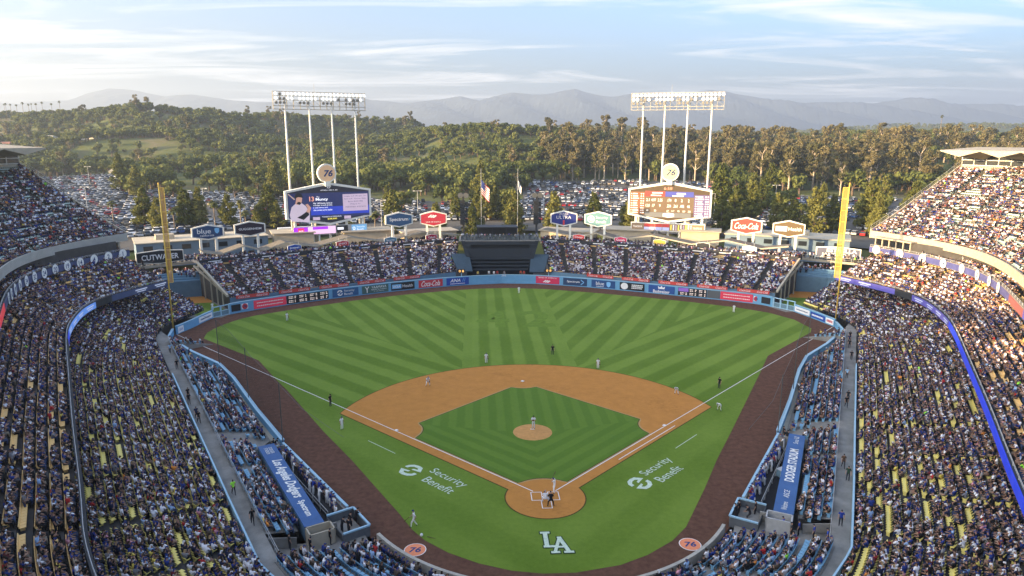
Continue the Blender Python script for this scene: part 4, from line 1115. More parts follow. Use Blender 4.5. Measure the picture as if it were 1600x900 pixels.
SHIELD = [(0, -.85), (.5, -.45), (.62, .1), (.6, .62), (0, .78), (-.6, .62), (-.62, .1), (-.5, -.45)]
A = ad(118.4, 125.1, cm('advert_royal', (0.022, 0.075, 0.22))); put(A, 'blue', K_WHITE, -.9, .12, 2.3, .95); bars(A, 1, K_WHITE, -.9, -.72, 2.2, h=.14); plate([(p[0]*.95+1.5, p[1]*.95) for p in SHIELD], A[1], A[2], UP, K_SKY, A[0], 'shield', .275, .02)
A = ad(126.4, 133.2, K_BLACK); plate(disc(20, 1.0, .9), A[1]-A[2]*2.1, A[2], UP, K_WHITE, A[0], 'round_badge', .275, .02); bars(A, 3, K_WHITE, 1.4, .05, 3.0, .42, .26, 5)
A = ad(134.3, 141.3, cm('advert_beer_blue', (0.025, 0.085, 0.30))); put(A, 'Budweiser', K_WHITE, 0, -.55, 4.4, .85, bold=.012); plate([(-.8, .15), (.8, .15), (.95, .85), (.4, .5), (0, .98), (-.4, .5), (-.95, .85)], A[1], A[2], UP, K_WHITE, A[0], 'crown_emblem', .275, .02)
A = ad(142.2, 149.6, K_BLACK)
plate(rect(2.6, .9, -2.3, .5), A[1], A[2], UP, cm('score_violet', (.22, .10, .42), emit=.25), A[0], 'score_cell', .272, .02)
for i in range(3):
    for j in (0, 1):
        bars(A, 2, M_DIGIT, -2.3+2.4*i-.3, .5-1.0*j, 1.0, .38, .2, 50+i*2+j); bars(A, 2, M_DIGIT, -2.3+2.4*i+.75, .5-1.0*j, .4, .38, .22, 60+i*2+j)
A = ad(149.7, 152.9, cm('score_grey', (.10, .11, .12)))
A = ad(153.0, 161.0, cm('advert_rose', (0.62, 0.045, 0.085))); bars(A, 2, K_WHITE, 0, 0, 6.5, .75, .2, 4)
A = ad(161.2, 162.5, K_WHITE, .7, 2.0); plate(disc(20, .62), A[1], A[2], UP, K_RED, A[0], 'round_badge', 0.29, 0.02); lettering('76', A[1], A[2], UP, M_NAVYP, 0.75, 0.55, A[0], 0.32, bold=.03, shear=.2)
A = ad(162.7, 165.6, K_BLACK, .5, 2.1, 'bullpen_window')
A = ad(172.5, 177.6, K_WHITE, .3, 1.5); bars(A, 1, K_NAVY, 0, 0, 4.0, h=.25)
A = ad(178.0, 183.0, K_BLUE, .3, 1.5); bars(A, 1, K_WHITE, 0, 0, 4.0, h=.4)
A = ad(183.4, 186.0, K_WHITE, .3, 1.5); bars(A, 1, K_RED, 0, 0, 2.0, h=.5)
o = lettering('395', (*(ow(93.2)), 2.3), (1, 0, 0), UP, K_WHITE, 1.3, .5, wallt, .3)

# ------------------------------------------------------------------ pavilions
PF = [(66.4, 91.6), (58.3, 96.6), (51.3, 101.0), (36.6, 109.6), (20.5, 118.8), (13.6, 122.4)]
PB = [(79.0, 107.4), (72.7, 111.9), (57.7, 121.2), (41.5, 131.0), (23.3, 140.2), (13.2, 145.4)]
PFc = smooth_curve(PF, 40, 2); PBc = smooth_curve(PB, 40, 2)
FOLDS = {-1: [(-79, 11.0), (-75.4, 10.0), (-70.2, 11.7), (-66.0, 10.0), (-60.7, 11.8), (-53.5, 9.9), (-44.7, 11.9), (-35.6, 9.8), (-23.9, 11.8), (-13, 10.1)],
         1: [(13, 11.8), (23.7, 10.2), (29.6, 11.6), (35.9, 10.1), (45, 11.9), (55.5, 10.2), (63.9, 12.0), (72.2, 10.4), (78, 11.6)]}
for s in (1, -1):
    field = 'right-field' if s > 0 else 'left-field'
    root = empty('pavilion'); STAND[('pav', s)] = root
    tag(root, f'{field} bleacher pavilion packed with fans under a zigzag canopy', 'seating stand')
    fr = mirror(PFc, s); bk = mirror(PBc, s)
    mb, rows, zs = tier(fr, bk, 20, 2.5, 7.7, 9.5, 1.05, key=('pav', s), aw=.8)
    mb.build('terrace', M_CONC, root, fix=False)
    MB().wall(fr, -0.2, 2.9, 0.3).build('front_wall', M_BLUED, root)
    ob = lambda d: mirror(offset(PBc, d), s)     # + = towards the car park on the mirrored half
    sg = 1 if np.dot(offset(PBc, 1.0)[20]-PBc[20], [0.5, 1]) > 0 else -1
    MB().wall(ob(.25*sg), 7.0, 8.1, 0.25).build('ledge', mat('yellow_ledge', (0.60, 0.38, 0.13), 0.8, 0.1, 1.0), root)
    MB().wall(ob(.35*sg), 8.1, 9.25, 0.3).build('ribbon_board', M_DARK, root)
    i0 = ob(.3*sg); i1 = ob(9.0*sg); n = len(i0)
    MB().add([(p[0], p[1], 8.05) for p in i0]+[(p[0], p[1], 8.05) for p in i1], [(i, i+1, n+i+1, n+i) for i in range(n-1)]).build('concourse_floor', M_CONC2, root, fix=False)
    # white swoosh marks on the ribbon
    rb_l = resample(ob(.12*sg), 12 if s < 0 else 11)
    for k in range(len(rb_l)-1):
        c = (rb_l[k]*.45+rb_l[k+1]*.55); d = (rb_l[k+1]-rb_l[k]); d /= np.linalg.norm(d); d = d if d[0] > 0 else -d
        plate([(-1.6, -.10), (.9, -.10), (1.1, -.30), (1.75, .12), (1.6, .42), (1.2, .12), (.8, .16), (-1.6, .16)], (c[0], c[1], 8.68), (d[0], d[1], 0), UP, K_WHITE, root, 'swoosh_mark', 0.06, 0.02)
    # red drink banners in front of the first row
    bl = resample(offset(PFc, .9*(-sg)), 7); bl = mirror(bl, s)
    for k in range(6):
        if s < 0 and k == 5 or s > 0 and k == 5: continue
        a = bl[k]*.88+bl[k+1]*.12; b = bl[k]*.12+bl[k+1]*.88
        if a[0] > b[0]: a, b = b, a
        d = np.array([*(b-a), 0]); w = np.linalg.norm(d); c = np.array([*((a+b)/2), 3.05])
        pn = plate(rect(w, .8), c, d, UP, cm('banner_red', (0.58, 0.06, 0.045)), root, 'banner', 0.0, 0.06)
        lettering('Coca-Cola', c-d/w*2.0, d, UP, K_WHITE, 2.6, .5, pn, 0.02, shear=.45); lettering('Coca-Cola', c+d/w*2.2, d, UP, K_WHITE, 2.6, .5, pn, 0.02, shear=.45)
    # stair and sloping end wall at the bullpen end
    e0 = fr[0]; e1 = bk[0]; d = e1-e0
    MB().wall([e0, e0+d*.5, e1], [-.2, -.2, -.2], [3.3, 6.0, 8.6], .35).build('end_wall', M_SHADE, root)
    ew = MB(); ew.wall([e0+np.array([s*.4, -.2])]+[e1+np.array([s*.4, -.2])], [3.2, 8.5], [3.75, 9.05], .5); ew.build('end_coping', M_CREAM, root)
    for t in (.12, .3, .5, .75):
        p = e0+d*t+np.array([s*.7, -.3]); MB().box((p[0], p[1], (3.2+5.3*t)/2), (.28, .28, 3.2+5.3*t)).build('end_post', M_CREAM, root)
    # canopy
    can = empty('pavilion_canopy'); tag(can, f'thin folded zigzag canopy on posts along the back of the {field} pavilion', 'canopy')
    pl = mirror(offset(PBc, 2.6*sg), s); pl2 = mirror(offset(PBc, 8.2*sg), s)
    o1 = np.argsort(pl[:, 0]); o2 = np.argsort(pl2[:, 0])
    def cxy_(L, o_, x):
        xs = L[o_][:, 0]; ys = L[o_][:, 1]
        if x < xs[0]: k_ = (ys[1]-ys[0])/(xs[1]-xs[0]); return ys[0]+(x-xs[0])*k_
        if x > xs[-1]: k_ = (ys[-1]-ys[-2])/(xs[-1]-xs[-2]); return ys[-1]+(x-xs[-1])*k_
        return np.interp(x, xs, ys)
    F = FOLDS[s]
    for i in range(len(F)-1):
        (x0, z0), (x1, z1) = F[i], F[i+1]
        sh_ = 3.0*s
        q = [(x0, cxy_(pl, o1, x0), z0), (x1, cxy_(pl, o1, x1), z1), (x1+sh_, cxy_(pl2, o2, x1+sh_), z1), (x0+sh_, cxy_(pl2, o2, x0+sh_), z0)]
        f = MB(); f.add(q+[(a[0], a[1], a[2]-.22) for a in q], [(0, 1, 2, 3), (7, 6, 5, 4), (0, 4, 5, 1), (1, 5, 6, 2), (2, 6, 7, 3), (3, 7, 4, 0)])
        f.build('roof_plate', mat('canopy_gravel', (0.17, 0.15, 0.12), 0.9, 0.12, 1.0), can)
        e0_, e1_ = np.array(q[0]), np.array(q[1]); MB().bar(e0_+[0, 0, -.05], e1_+[0, 0, -.05], .14, .36).build('roof_edge', M_CREAM, can)
        if z0 < z1 and i > 0:
            c = (np.array(q[0])+np.array(q[3]))/2; MB().box((c[0], c[1], (8.05+c[2]-.2)/2), (.5, .5, c[2]-.25-8.05)).build('canopy_post', M_CREAM, can)

# small hexagonal sponsor boards under the canopy
for x, txt, m, lab in ((-58.5, 'pepsi', K_BLUE, 'blue'), (-46.5, 'JNIO', K_RED, 'dark red'), (-33.5, 'Security', K_TEAL, 'slate blue'), (-21.5, 'Yakult', cm('crimson', (.45, .02, .06)), 'crimson'), (-11.5+.0, '', K_NAVY, ''),
                       (24.5, 'Chevy', cm('scarlet', (.70, .06, .05)), 'scarlet'), (36.5, 'Daniels', cm('cherry', (.60, .02, .10)), 'cherry red'), (47.0, '', K_YEL, 'golden'), (58.0, '', K_BLACK, 'black'), (69.0, '', cm('pale_cyan', (.55, .72, .74)), 'pale cyan')):
    if lab == '': continue
    s = 1 if x > 0 else -1
    L = mirror(offset(PBc, 1.6*sg), s); L = L[np.argsort(L[:, 0])]; y = np.interp(x, L[:, 0], L[:, 1]); k = np.searchsorted(L[:, 0], x); k = min(max(k, 1), len(L)-1); d = L[k]-L[k-1]
    r = empty('hex_board', (0, 0, 0)); tag(r, f'small {lab} hexagonal sponsor board under the {"right" if s > 0 else "left"}-field canopy', 'sign')
    c = (x, y, 10.15); d3 = (d[0], d[1], 0)
    plate(hexa(3.9, 2.0, .62), c, d3, UP, M_WHITE, r, 'frame', 0, .2); plate(hexa(3.6, 1.75, .62), c, d3, UP, m, r, 'panel', .04, .03)
    if txt: lettering(txt, c, d3, UP, K_WHITE, 2.6, .7, r, .06, bold=.01)
    for e_ in (-1.2, 1.2):
        dn = d/np.linalg.norm(d); MB().box((x+dn[0]*e_, y+dn[1]*e_, 11.3), (.1, .1, 1.2)).build('hanger', M_STEEL, r)

# ------------------------------------------------------------------ hexagonal signs on posts
def yawv(deg): return np.array([math.cos(math.radians(deg)), math.sin(math.radians(deg)), 0])
M_FRAMEW = mat('sign_frame_white', (0.78, 0.76, 0.68), 0.6, 0.05, 1.0)
def hex_sign(name, label, c, w, eh, yaw, m, content, k=.58, post_z=6.5, posts=True, depth=.7, border=.38):
    r = empty(name, (c[0], c[1], 0)); tag(r, label, 'sign')
    d = yawv(yaw); h = eh/k
    loc = (0, 0, c[2])
    plate(hexa(w, h, k), loc, d, UP, M_FRAMEW, r, 'frame', 0, depth)
    pn = plate(hexa(w-2*border, h-2*border, k), loc, d, UP, m, r, 'panel', .05, .04)
    content(pn, np.array(loc), d)
    if posts:
        for e_ in (-.24, .24):
            p = d*w*e_ - np.cross(d, UP)*depth*.5
            MB().box((p[0], p[1], (post_z+c[2]-h*.35)/2), (.65, .65, c[2]-h*.35-post_z), math.radians(yaw)).build('post', M_FRAMEW, r)
    return r
def T(body, m, x=0, y=0, w=None, h=None, **k):
    return lambda r, c, d: lettering(body, c+d*x+np.array([0, 0, y]), d, UP, m, w, h, r, .07, **k)
def many(*fs): return lambda r, c, d: [f(r, c, d) for f in fs]
def shape(poly, m, nm='emblem'): return lambda r, c, d: plate(poly, c, d, UP, m, r, nm, .075, .02)
hex_sign('hexagon_sign', 'navy hexagonal sign reading blue california with a shield, on two posts', (-83.23, 126, 14.16), 8.54, 2.6, 27.9, cm('sign_midnight', (.02, .06, .15)), many(T('blue', K_WHITE, -1.0, .35, 3.6, 1.35), T('california', K_WHITE, -.3, -.85, 3.7, .62), shape([(p[0]*1.0+2.4, p[1]*1.0+.35) for p in SHIELD], K_SKY, 'shield')))
hex_sign('hexagon_sign', 'black hexagonal sign with wide white capitals on two posts by left field', (-72.74, 130, 14.61), 8.6, 2.6, 27.7, cm('sign_plum_black', (.022, .014, .030)), T('GUGGENHEIM', K_WHITE, 0, 0, 6.2, .62, bold=.012))
hex_sign('hexagon_sign', 'slate blue hexagonal sign with bold white word and arrow beside the red bank sign', (-31.1, 140.5, 15.92), 8.57, 2.75, 20.5, cm('sign_slate', (.03, .085, .19)), many(T('Spectrum', K_WHITE, -.1, 0, 5.8, 1.35, bold=.015), T('>', K_SKY, 3.2, .1, .5, .7)))
def bofa_sign(r, c, d):
    bofa((r, c, d), .65, 1.15, .075); lettering('BANK OF AMERICA', c+np.array([0, 0, -1.0]), d, UP, K_WHITE, 4.6, .36, r, .07)
hex_sign('hexagon_sign', 'red hexagonal bank sign with a white stripe emblem next to the batter eye', (-20.86, 143.5, 15.85), 8.35, 2.9, 6.9, cm('sign_bank_red', (.46, .035, .06)), bofa_sign)
hex_sign('hexagon_sign', 'dark blue hexagonal beer sign with white capitals and a red bar', (19.96, 143.5, 15.83), 8.45, 2.9, -6.8, cm('sign_ultra_blue', (.025, .04, .21)), many(T('Michelob', K_WHITE, 0, 1.45, 2.8, .6, shear=.3), T('ULTRA', K_WHITE, 0, .35, 4.6, 1.0), shape(rect(.55, 1.5, 0, -1.35), K_RED, 'red_bar')))
def sb_sign(r, c, d):
    plate(disc(22, 1.15), c-d*2.15, d, UP, K_WHITE, r, 'round_badge', .075, .02)
    sb_logo(c-d*2.15, 0, .85, r, right=d, up=UP, m=cm('sign_sage', (.13, .27, .29)), lift=.10)
    lettering('Security', c+d*1.2+np.array([0, 0, .5]), d, UP, K_WHITE, 3.7, 1.05, r, .07); lettering('Benefit', c+d*1.0+np.array([0, 0, -.7]), d, UP, K_WHITE, 3.2, .9, r, .07)
hex_sign('hexagon_sign', 'sage green hexagonal sign with a round white emblem and two white words', (30.26, 140.5, 15.84), 8.6, 2.9, -20.4, cm('sign_sage', (.13, .27, .29)), sb_sign)
hex_sign('hexagon_sign', 'bright red hexagonal cola sign with flowing white script on two posts', (72.84, 129, 15.08), 8.9, 3.0, -26.7, cm('sign_cola_red', (.62, .06, .045)), T('Coca-Cola', K_WHITE, 0, 0, 6.8, 1.9, shear=.45, bold=.015))
def ucla_sign(r, c, d):
    plate(rect(3.2, 1.5), c-d*2.0, d, UP, cm('badge_pale_blue', (.42, .58, .80)), r, 'badge', .075, .02); lettering('UCLA', c-d*2.0, d, UP, K_WHITE, 2.5, .75, r, .10, bold=.02)
    lettering('Health', c+d*1.75, d, UP, K_WHITE, 3.6, 1.1, r, .07, bold=.01)
hex_sign('hexagon_sign', 'brown hexagonal health sign with a pale blue badge on two posts', (83.94, 125, 14.64), 8.9, 2.95, -26.7, cm('sign_umber', (.14, .095, .045)), ucla_sign)
hex_sign('hexagon_sign', 'long black and white sign reading CUTWATER on the left-field footbridge', (-90.9, 112.4, 9.5), 11.4, 2.85, 33.3, K_BLACK, T('CUTWATER', K_WHITE, 0, 0, 8.9, 1.45, bold=.02), k=.78, posts=False, depth=.4, border=.2)
hex_sign('hexagon_sign', 'long cream and grey sign reading ESTRELLA JALISCO on the right-field footbridge', (92.7, 112.4, 9.5), 11.4, 2.8, -31.9, cm('sign_dove', (.10, .105, .15)), many(T('ESTRELLA', K_WHITE, .9, .65, 7.6, 1.1, bold=.02), T('JALISCO LA', K_WHITE, .2, -.65, 8.8, 1.05, bold=.02)), k=.8, posts=False, depth=.4, border=.3)

# ------------------------------------------------------------------ video boards
def screen_mat(name, col, e): return mat(name, col, .35, .06, .25, .3, emit=e)
def board(label, c, w, eh, yaw, kk, strip_c, strip_w, right):
    r = empty('video_board', (c[0], c[1], 0)); tag(r, label, 'scoreboard')
    d = yawv(yaw); n = np.cross(d, UP); h = eh/kk; loc = np.array([0, 0, c[2]])
    plate(hexa(w, h, kk), loc, d, UP, M_FRAMEW, r, 'frame', 0, 1.8)
    sub = plate(hexa(w-1.4, h-1.5, kk), loc, d, UP, screen_mat('screen_umber' if right else 'screen_ink', (.085, .060, .035) if right else (.018, .020, .034), .35 if right else .25), r, 'screen', .06, .05)
    for e_ in (-.40, -.2, 0.0, .2, .40):
        p = d*w*e_ - n*1.0; MB().box((p[0], p[1], (6.5+c[2]-h*.36)/2), (.7, .7, c[2]-h*.36-6.5), math.radians(yaw)).build('post', M_FRAMEW, r)
    return sub, loc, d, n
r, loc, d, n = board('big hexagonal video board showing a batter in white on a dark blue page', (-54.27, 152, 19.74), 27.27, 8.75, 26.1, .645, None, 23.4, False)
def R_(x0, y0, x1, y1, m, lift=.075, nm='screen_area'): return plate(rect(x1-x0, y1-y0, (x0+x1)/2, (y0+y1)/2), loc, d, UP, m, r, nm, lift, .012)
def S_(poly, m, lift=.1, nm='screen_picture'): return plate(poly, loc, d, UP, m, r, nm, lift, .012)
def X_(body, x, y, w, h, m, **k): return lettering(body, loc+d*x+np.array([0, 0, y]), d, UP, m, w, h, r, .13, **k)
SM_BLUE = screen_mat('screen_blue', (.025, .05, .40), .5); SM_NAVY = screen_mat('screen_navy', (.02, .028, .10), .4); SM_LILAC = screen_mat('screen_lilac', (.50, .38, .48), .45); SM_SKIN = screen_mat('screen_skin', (.55, .30, .22), .35); SM_JER = screen_mat('screen_jersey', (.55, .45, .52), .4); SM_BLK = screen_mat('screen_black', (.012, .012, .016), .1); SM_WHT = screen_mat('screen_white', (.82, .82, .88), .6); SM_ORG = screen_mat('screen_orange', (.75, .32, .22), .5); SM_YEL = screen_mat('screen_yellow', (.85, .70, .10), .6)
R_(-12.8, -4.2, 12.9, 3.6, SM_NAVY); R_(-6.0, -3.4, 12.9, -0.8, SM_BLUE, .085)
# the pictured batter: cap, face, jersey, arm sleeve, bat
S_([(-12.2, -5.0), (-6.6, -5.6), (-6.4, -2.4), (-7.6, -.3), (-8.8, .6), (-10.6, .5), (-11.9, -.6), (-12.6, -3.0)], SM_JER, .10)
S_([(-10.7, .4), (-10.3, 2.2), (-9.9, 2.9), (-8.9, 2.9), (-8.5, 2.1), (-8.7, .9), (-9.3, .2), (-10.1, .1)], SM_SKIN, .115)
S_([(-10.9, 2.0), (-10.6, 3.3), (-9.7, 3.75), (-8.7, 3.4), (-8.3, 2.5), (-8.6, 2.3), (-9.7, 2.5)], SM_BLK, .13)
S_([(-10.3, .4), (-9.9, 1.0), (-9.2, .95), (-8.9, .5), (-9.4, .05)], SM_BLK, .125)
S_([(-10.4, -3.9), (-8.4, -4.7), (-6.6, -3.2), (-6.9, -2.0), (-7.5, -2.2), (-9.0, -3.2)], SM_BLK, .12)
S_([(-7.5, -2.2), (-6.5, -2.6), (-5.9, -1.0), (-6.9, .3), (-7.6, .1), (-7.0, -1.0)], SM_SKIN, .13)
S_([(-12.9, 3.5), (-11.0, 1.6), (-10.7, 1.9), (-12.6, 3.6)], screen_mat('screen_bat', (.5, .36, .3), .3), .12)
X_('13', -5.6, 1.75, 1.5, 1.5, SM_ORG, bold=.03); X_('Max', -3.6, 2.35, .9, .45, SM_WHT); X_('Muncy', -2.4, 1.45, 3.9, 1.1, SM_WHT, bold=.025)
for i, tx in enumerate(('His 160 home runs as', 'a Dodger is ninth all-time', 'in club history and', 'the current active leader')): X_(tx, -2.2 if i != 2 else -3.0, .35-.72*i, 6.0 if i != 2 else 4.6, .5, SM_WHT, bold=.01)
S_(rect(8.2, 5.4, 8.4, .2), SM_LILAC, .10)
for i, tx in enumerate(('Height: 6-0  Weight: 215', 'Bats: Left  Throws: Right', 'Born: 8/25/1990', 'Midland, TX', 'MLB Debut: 4/25/2015')): X_(tx, 8.4, 2.2-.85*i, (7.2, 7.2, 4.8, 3.4, 6.6)[i], .42, SM_NAVY)
X_('SATURDAY, APRIL 15, 2023', .0, 4.35, 5.4, .36, SM_WHT); X_('72°', 0, 5.2, 1.3, .5, SM_WHT)
X_("TONIGHT'S ATTENDANCE", .5, -4.05, 6.2, .36, SM_WHT); X_('$38,500', .6, -4.75, 3.0, .55, SM_YEL, bold=.02)
for x in (-4.4, 5.6): S_(rect(2.2, 1.0, x, -4.5), SM_LILAC, .10); 
def ball76(c, rad, label, right, yaw):
    q = empty('globe_sign', (c[0], c[1], 0)); tag(q, label, 'sign'); d_ = yawv(yaw)
    n_ = np.cross(d_, UP)
    plate(disc(36, rad), (0, 0, c[2]), d_, UP, M_FRAMEW, q, 'rim', 0, 1.3)
    fc = plate(disc(36, rad*.86), (0, 0, c[2]), d_, UP, mat('globe_face_right', (.86, .78, .30), .5, .04) if right else mat('globe_face_left', (.86, .54, .30), .5, .04), q, 'face', .05, .04)
    lettering('76', (d_[0]*.35, d_[1]*.35, c[2]), d_, UP, M_NAVYP, rad*.98, rad*.72, fc, .07, bold=.035, shear=.22)
    MB().box((-n_[0]*-.6*0, 0, c[2]-rad-.35), (1.7, 1.0, 1.6), math.radians(yaw)).build('neck', M_FRAMEW, q)
ball76((-54.5, 151.6, 29.4), 2.95, 'round peach 76 sign on top of the left video board', False, 26.1)
ball76((55.6, 152.6, 29.7), 2.9, 'round pale yellow 76 sign on top of the right video board', True, -21.8)
# strip board below
st = empty('strip_board', (-54.0, 151.2, 0)); tag(st, 'long pink and purple lit strip below the left video board', 'scoreboard')
d = yawv(25.3); loc = np.array([0, 0, 11.6])
def st_area(x0, x1, m, lift=.06, y0=-1.15, y1=1.15, nm='lit_panel'): return plate(rect(x1-x0, y1-y0, (x0+x1)/2, (y0+y1)/2), loc, d, UP, m, st, nm, lift, .03)
plate(rect(23.6, 2.6), loc, d, UP, M_STEEL, st, 'housing', 0, .5)
st_area(-11.7, -7.4, screen_mat('strip_purple', (.34, .03, .62), .7)); st_area(-7.3, 1.4, screen_mat('strip_pink', (.80, .48, .68), .7)); st_area(-5.8, -1.0, screen_mat('strip_purple', (.34, .03, .62), .7), .09, .25, 1.1)
st_area(1.7, 5.4, K_BLACK); st_area(6.6, 11.6, screen_mat('strip_sky', (.16, .36, .58), .5))
st_area(-10.4, -8.5, screen_mat('strip_red', (.75, .04, .12), .6), .09, -.8, .9); st_area(2.0, 4.0, screen_mat('screen_white', (.82, .82, .88), .6), .09, -.2, .6)
lettering('jack', loc-d*9.45, d, UP, SM_WHT, 1.5, .6, st, .12, bold=.02); lettering('Security', loc+d*9.6+np.array([0, 0, .4]), d, UP, SM_WHT, 2.6, .6, st, .1); lettering('Benefit', loc+d*9.5+np.array([0, 0, -.4]), d, UP, SM_WHT, 2.2, .55, st, .1)
sb_logo(loc+d*7.4, 0, .5, st, right=d, up=UP, m=SM_WHT, lift=.1)
for e_ in (-11, -4, 4, 11):
    p = d*e_; MB().box((p[0], p[1]+.5, 8.6), (.5, .5, 3.8), math.radians(25)).build('post', M_FRAMEW, st)
# right board
r, loc, d, n = board('big hexagonal score board with brown line-up tables and a red and blue heading', (55.88, 153, 19.88), 26.97, 8.7, -21.8, .645, None, 23.8, True)
SM_TAN = screen_mat('screen_tan', (.15, .105, .065), .3); SM_RUST = screen_mat('screen_rust', (.22, .095, .05), .3); SM_RED2 = screen_mat('screen_red', (.50, .06, .05), .35); SM_VIO = screen_mat('screen_violet', (.13, .10, .21), .3); SM_GREY = screen_mat('screen_grey', (.16, .16, .155), .3); SM_CREAM = screen_mat('screen_cream', (.88, .80, .70), .5); SM_BLU2 = screen_mat('screen_royal', (.07, .08, .30), .35)
R_(-12.9, -4.0, -8.0, 3.3, SM_RUST); R_(8.0, -4.4, 12.9, 2.7, SM_VIO); R_(-8.0, -3.2, 8.0, 1.8, SM_TAN)
R_(-7.9, 1.9, -1.4, 3.6, SM_RED2); R_(-1.3, 1.9, 7.8, 3.6, SM_BLU2); R_(-7.8, -4.9, 7.2, -3.3, SM_GREY)
for i in range(9):
    for x0, w_ in ((-12.5, .3), (-11.9, 1.8), (-9.3, .4), (-8.6, .4)):
        R_(x0, 2.5-.78*i, x0+w_*random.uniform(.8, 1.15), 2.82-.78*i, SM_CREAM, .10, 'screen_row')
    for x0, w_ in ((8.4, .3), (9.0, 1.9), (11.5, .4), (12.2, .4)):
        R_(x0, 2.0-.78*i, x0+w_*random.uniform(.8, 1.15), 2.32-.78*i, SM_CREAM, .10, 'screen_row')
for tx, x, y, w in (('2.1', -6.9, .75, 1.1), ('4.97', -5.0, .75, 1.5), ('2.25', -2.9, .75, 1.5), ('13.0', -6.9, -1.1, 1.3), ('17', -5.0, -1.1, .8), ('9', -2.9, -1.1, .45), ('.174', .0, .75, 1.4), ('8', 2.1, .75, .5), ('2', 4.1, .75, .5), ('2', 6.3, .75, .5), ('.224', 0, -1.1, 1.4), ('.261', 2.1, -1.1, 1.4), ('.485', 4.2, -1.1, 1.4), ('46', 6.3, -1.1, .9), ('67', -.3, -2.75, .7), ('117', 1.4, -2.75, .9), ('95', 3.2, -2.75, .7), ('129', 4.9, -2.75, .9), ('.220', 6.6, -2.75, 1.0), ('48', -7.0, -2.75, .7), ('32', -4.4, -2.75, .7)):
    X_(tx, x, y, w, .95 if y > -2 else .6, SM_CREAM, bold=.012)
X_('6:58', -.5, 4.6, 2.6, .9, SM_ORG); bb = [R_(-5.6, 2.9, -2.2, 3.3, SM_CREAM, .1), R_(-6.0, 2.1, -2.6, 2.4, SM_CREAM, .1), R_(2.4, 2.7, 5.2, 3.2, SM_CREAM, .1), R_(1.0, 2.05, 4.6, 2.35, SM_CREAM, .1)]
S_([(p[0], p[1]-4.15) for p in hexa(3.6, 1.6, .6)], SM_CREAM, .10)
st = empty('strip_board', (55.52, 152.2, 0)); tag(st, 'long tan strip with red and blue line score below the right score board', 'scoreboard')
d = yawv(-19.6); loc = np.array([0, 0, 11.8])
plate(rect(24.0, 2.8), loc, d, UP, M_FRAMEW, st, 'housing', 0, .5); st_area(-11.7, 11.7, screen_mat('strip_tan', (.26, .17, .10), .3), .05, -1.1, 1.1)
for x0, x1, m in ((-7.6, -4.2, SM_RED2), (-4.0, -1.8, SM_RED2), (-1.6, .6, SM_RED2)):
    st_area(x0, x1, m, .09, .05, 1.05); st_area(x0, x1, screen_mat('strip_lavender', (.45, .46, .70), .4), .09, -1.05, -.05)
for k in range(9): st_area(1.0+.8*k, 1.35+.8*k, (SM_YEL, SM_CREAM, SM_LILAC)[k % 3], .1, -.9, .9)
for x in (-9.7, 9.6): lettering('YAAMAVA', loc+d*x, d, UP, SM_CREAM, 3.0, .7, st, .1)
for e_ in (-11, -4, 4, 11):
    p = d*e_; MB().box((p[0], p[1]+.5, 8.6), (.5, .5, 3.8), math.radians(-20)).build('post', M_FRAMEW, st)

# ------------------------------------------------------------------ light towers
M_LAMP = mat('lamp_reflector', (0.85, 0.85, 0.82), .25, 0, emit=0.55); M_TUBE = mat('tower_paint', (.66, .64, .58), .55, .06, 1.0)
lamp_mb = MB(); lamp_mb.tube([(0, 0, 0), (0, -.12, -.02), (0, -.62, -.12)], [.20, .44, .50], 12)
LAMP = lamp_mb.build('lamp', M_LAMP); COL.objects.unlink(LAMP)
lampoff = MB(); lampoff.tube([(0, 0, 0), (0, -.12, -.02), (0, -.62, -.12)], [.20, .42, .47], 10); LAMP2 = lampoff.build('lamp', mat('lamp_dark', (.32, .31, .29), .4)); COL.objects.unlink(LAMP2)
def tower(label, posts, ra, rb, ztop, zbot, lit):
    r = empty('light_tower'); tag(r, label, 'light tower')
    for (x, y, z1, xb) in posts:
        MB().tube([(x, y, 6.0), (x, y, z1)], [.42, .27], 10).build('mast', M_TUBE, r, True)
    ra = np.array(ra); rb = np.array(rb); d = (rb-ra); L = np.linalg.norm(d); d /= L; nn = np.array([d[1], -d[0]])
    fr = MB()
    P3 = lambda t, z, o=0: (*(ra+d*t+nn*o), z)
    for z in (ztop, ztop-1.25, ztop-2.5, zbot+1.0, zbot):
        for o in (0, -.9): fr.bar(P3(0, z, o), P3(L, z, o), .17)
    for t in np.linspace(0, L, 15):
        for o in (0, -.9): fr.bar(P3(t, ztop, o), P3(t, zbot, o), .13)
        fr.bar(P3(t, zbot, 0), P3(t, zbot, -.9), .08); fr.bar(P3(t, ztop, 0), P3(t, ztop, -.9), .08)
    for i, t in enumerate(np.linspace(0, L, 15)[:-1]):
        fr.bar(P3(t, ztop-2.5, 0), P3(t+L/14, zbot+1, 0), .06)
    fr.build('lamp_rack', mat('rack_steel', (.40, .38, .33), .6, .1, 1.0), r)
    cw = MB(); 
    for o in (0.0, -.9): cw.bar(P3(0, zbot+.05, o), P3(L, zbot+.05, o), .28, .06)
    cw.build('catwalk', M_STEEL, r)
    rz = math.atan2(d[1], d[0])
    for row, (z, cnt) in enumerate(((ztop-.55, 24), (ztop-1.9, 24), (ztop-3.1, 24))):
        for k in range(cnt):
            if row == 1 and (k % 6) > 4: continue
            if row == 2 and (k % 6) > 2: continue
            t = L*(k+.7)/cnt; p = P3(t, z, .25)
            o = bpy.data.objects.new('lamp', (LAMP if (row == 0 and random.random() < lit) or (row == 1 and random.random() < .6) else LAMP2).data); COL.objects.link(o); o.parent = r; o.location = p; o.rotation_euler = (math.radians(18), 0, rz)
    MB().bar(P3(L*.44, ztop), P3(L*.44, ztop+2.6), .06).build('lightning_rod', M_STEEL, r)
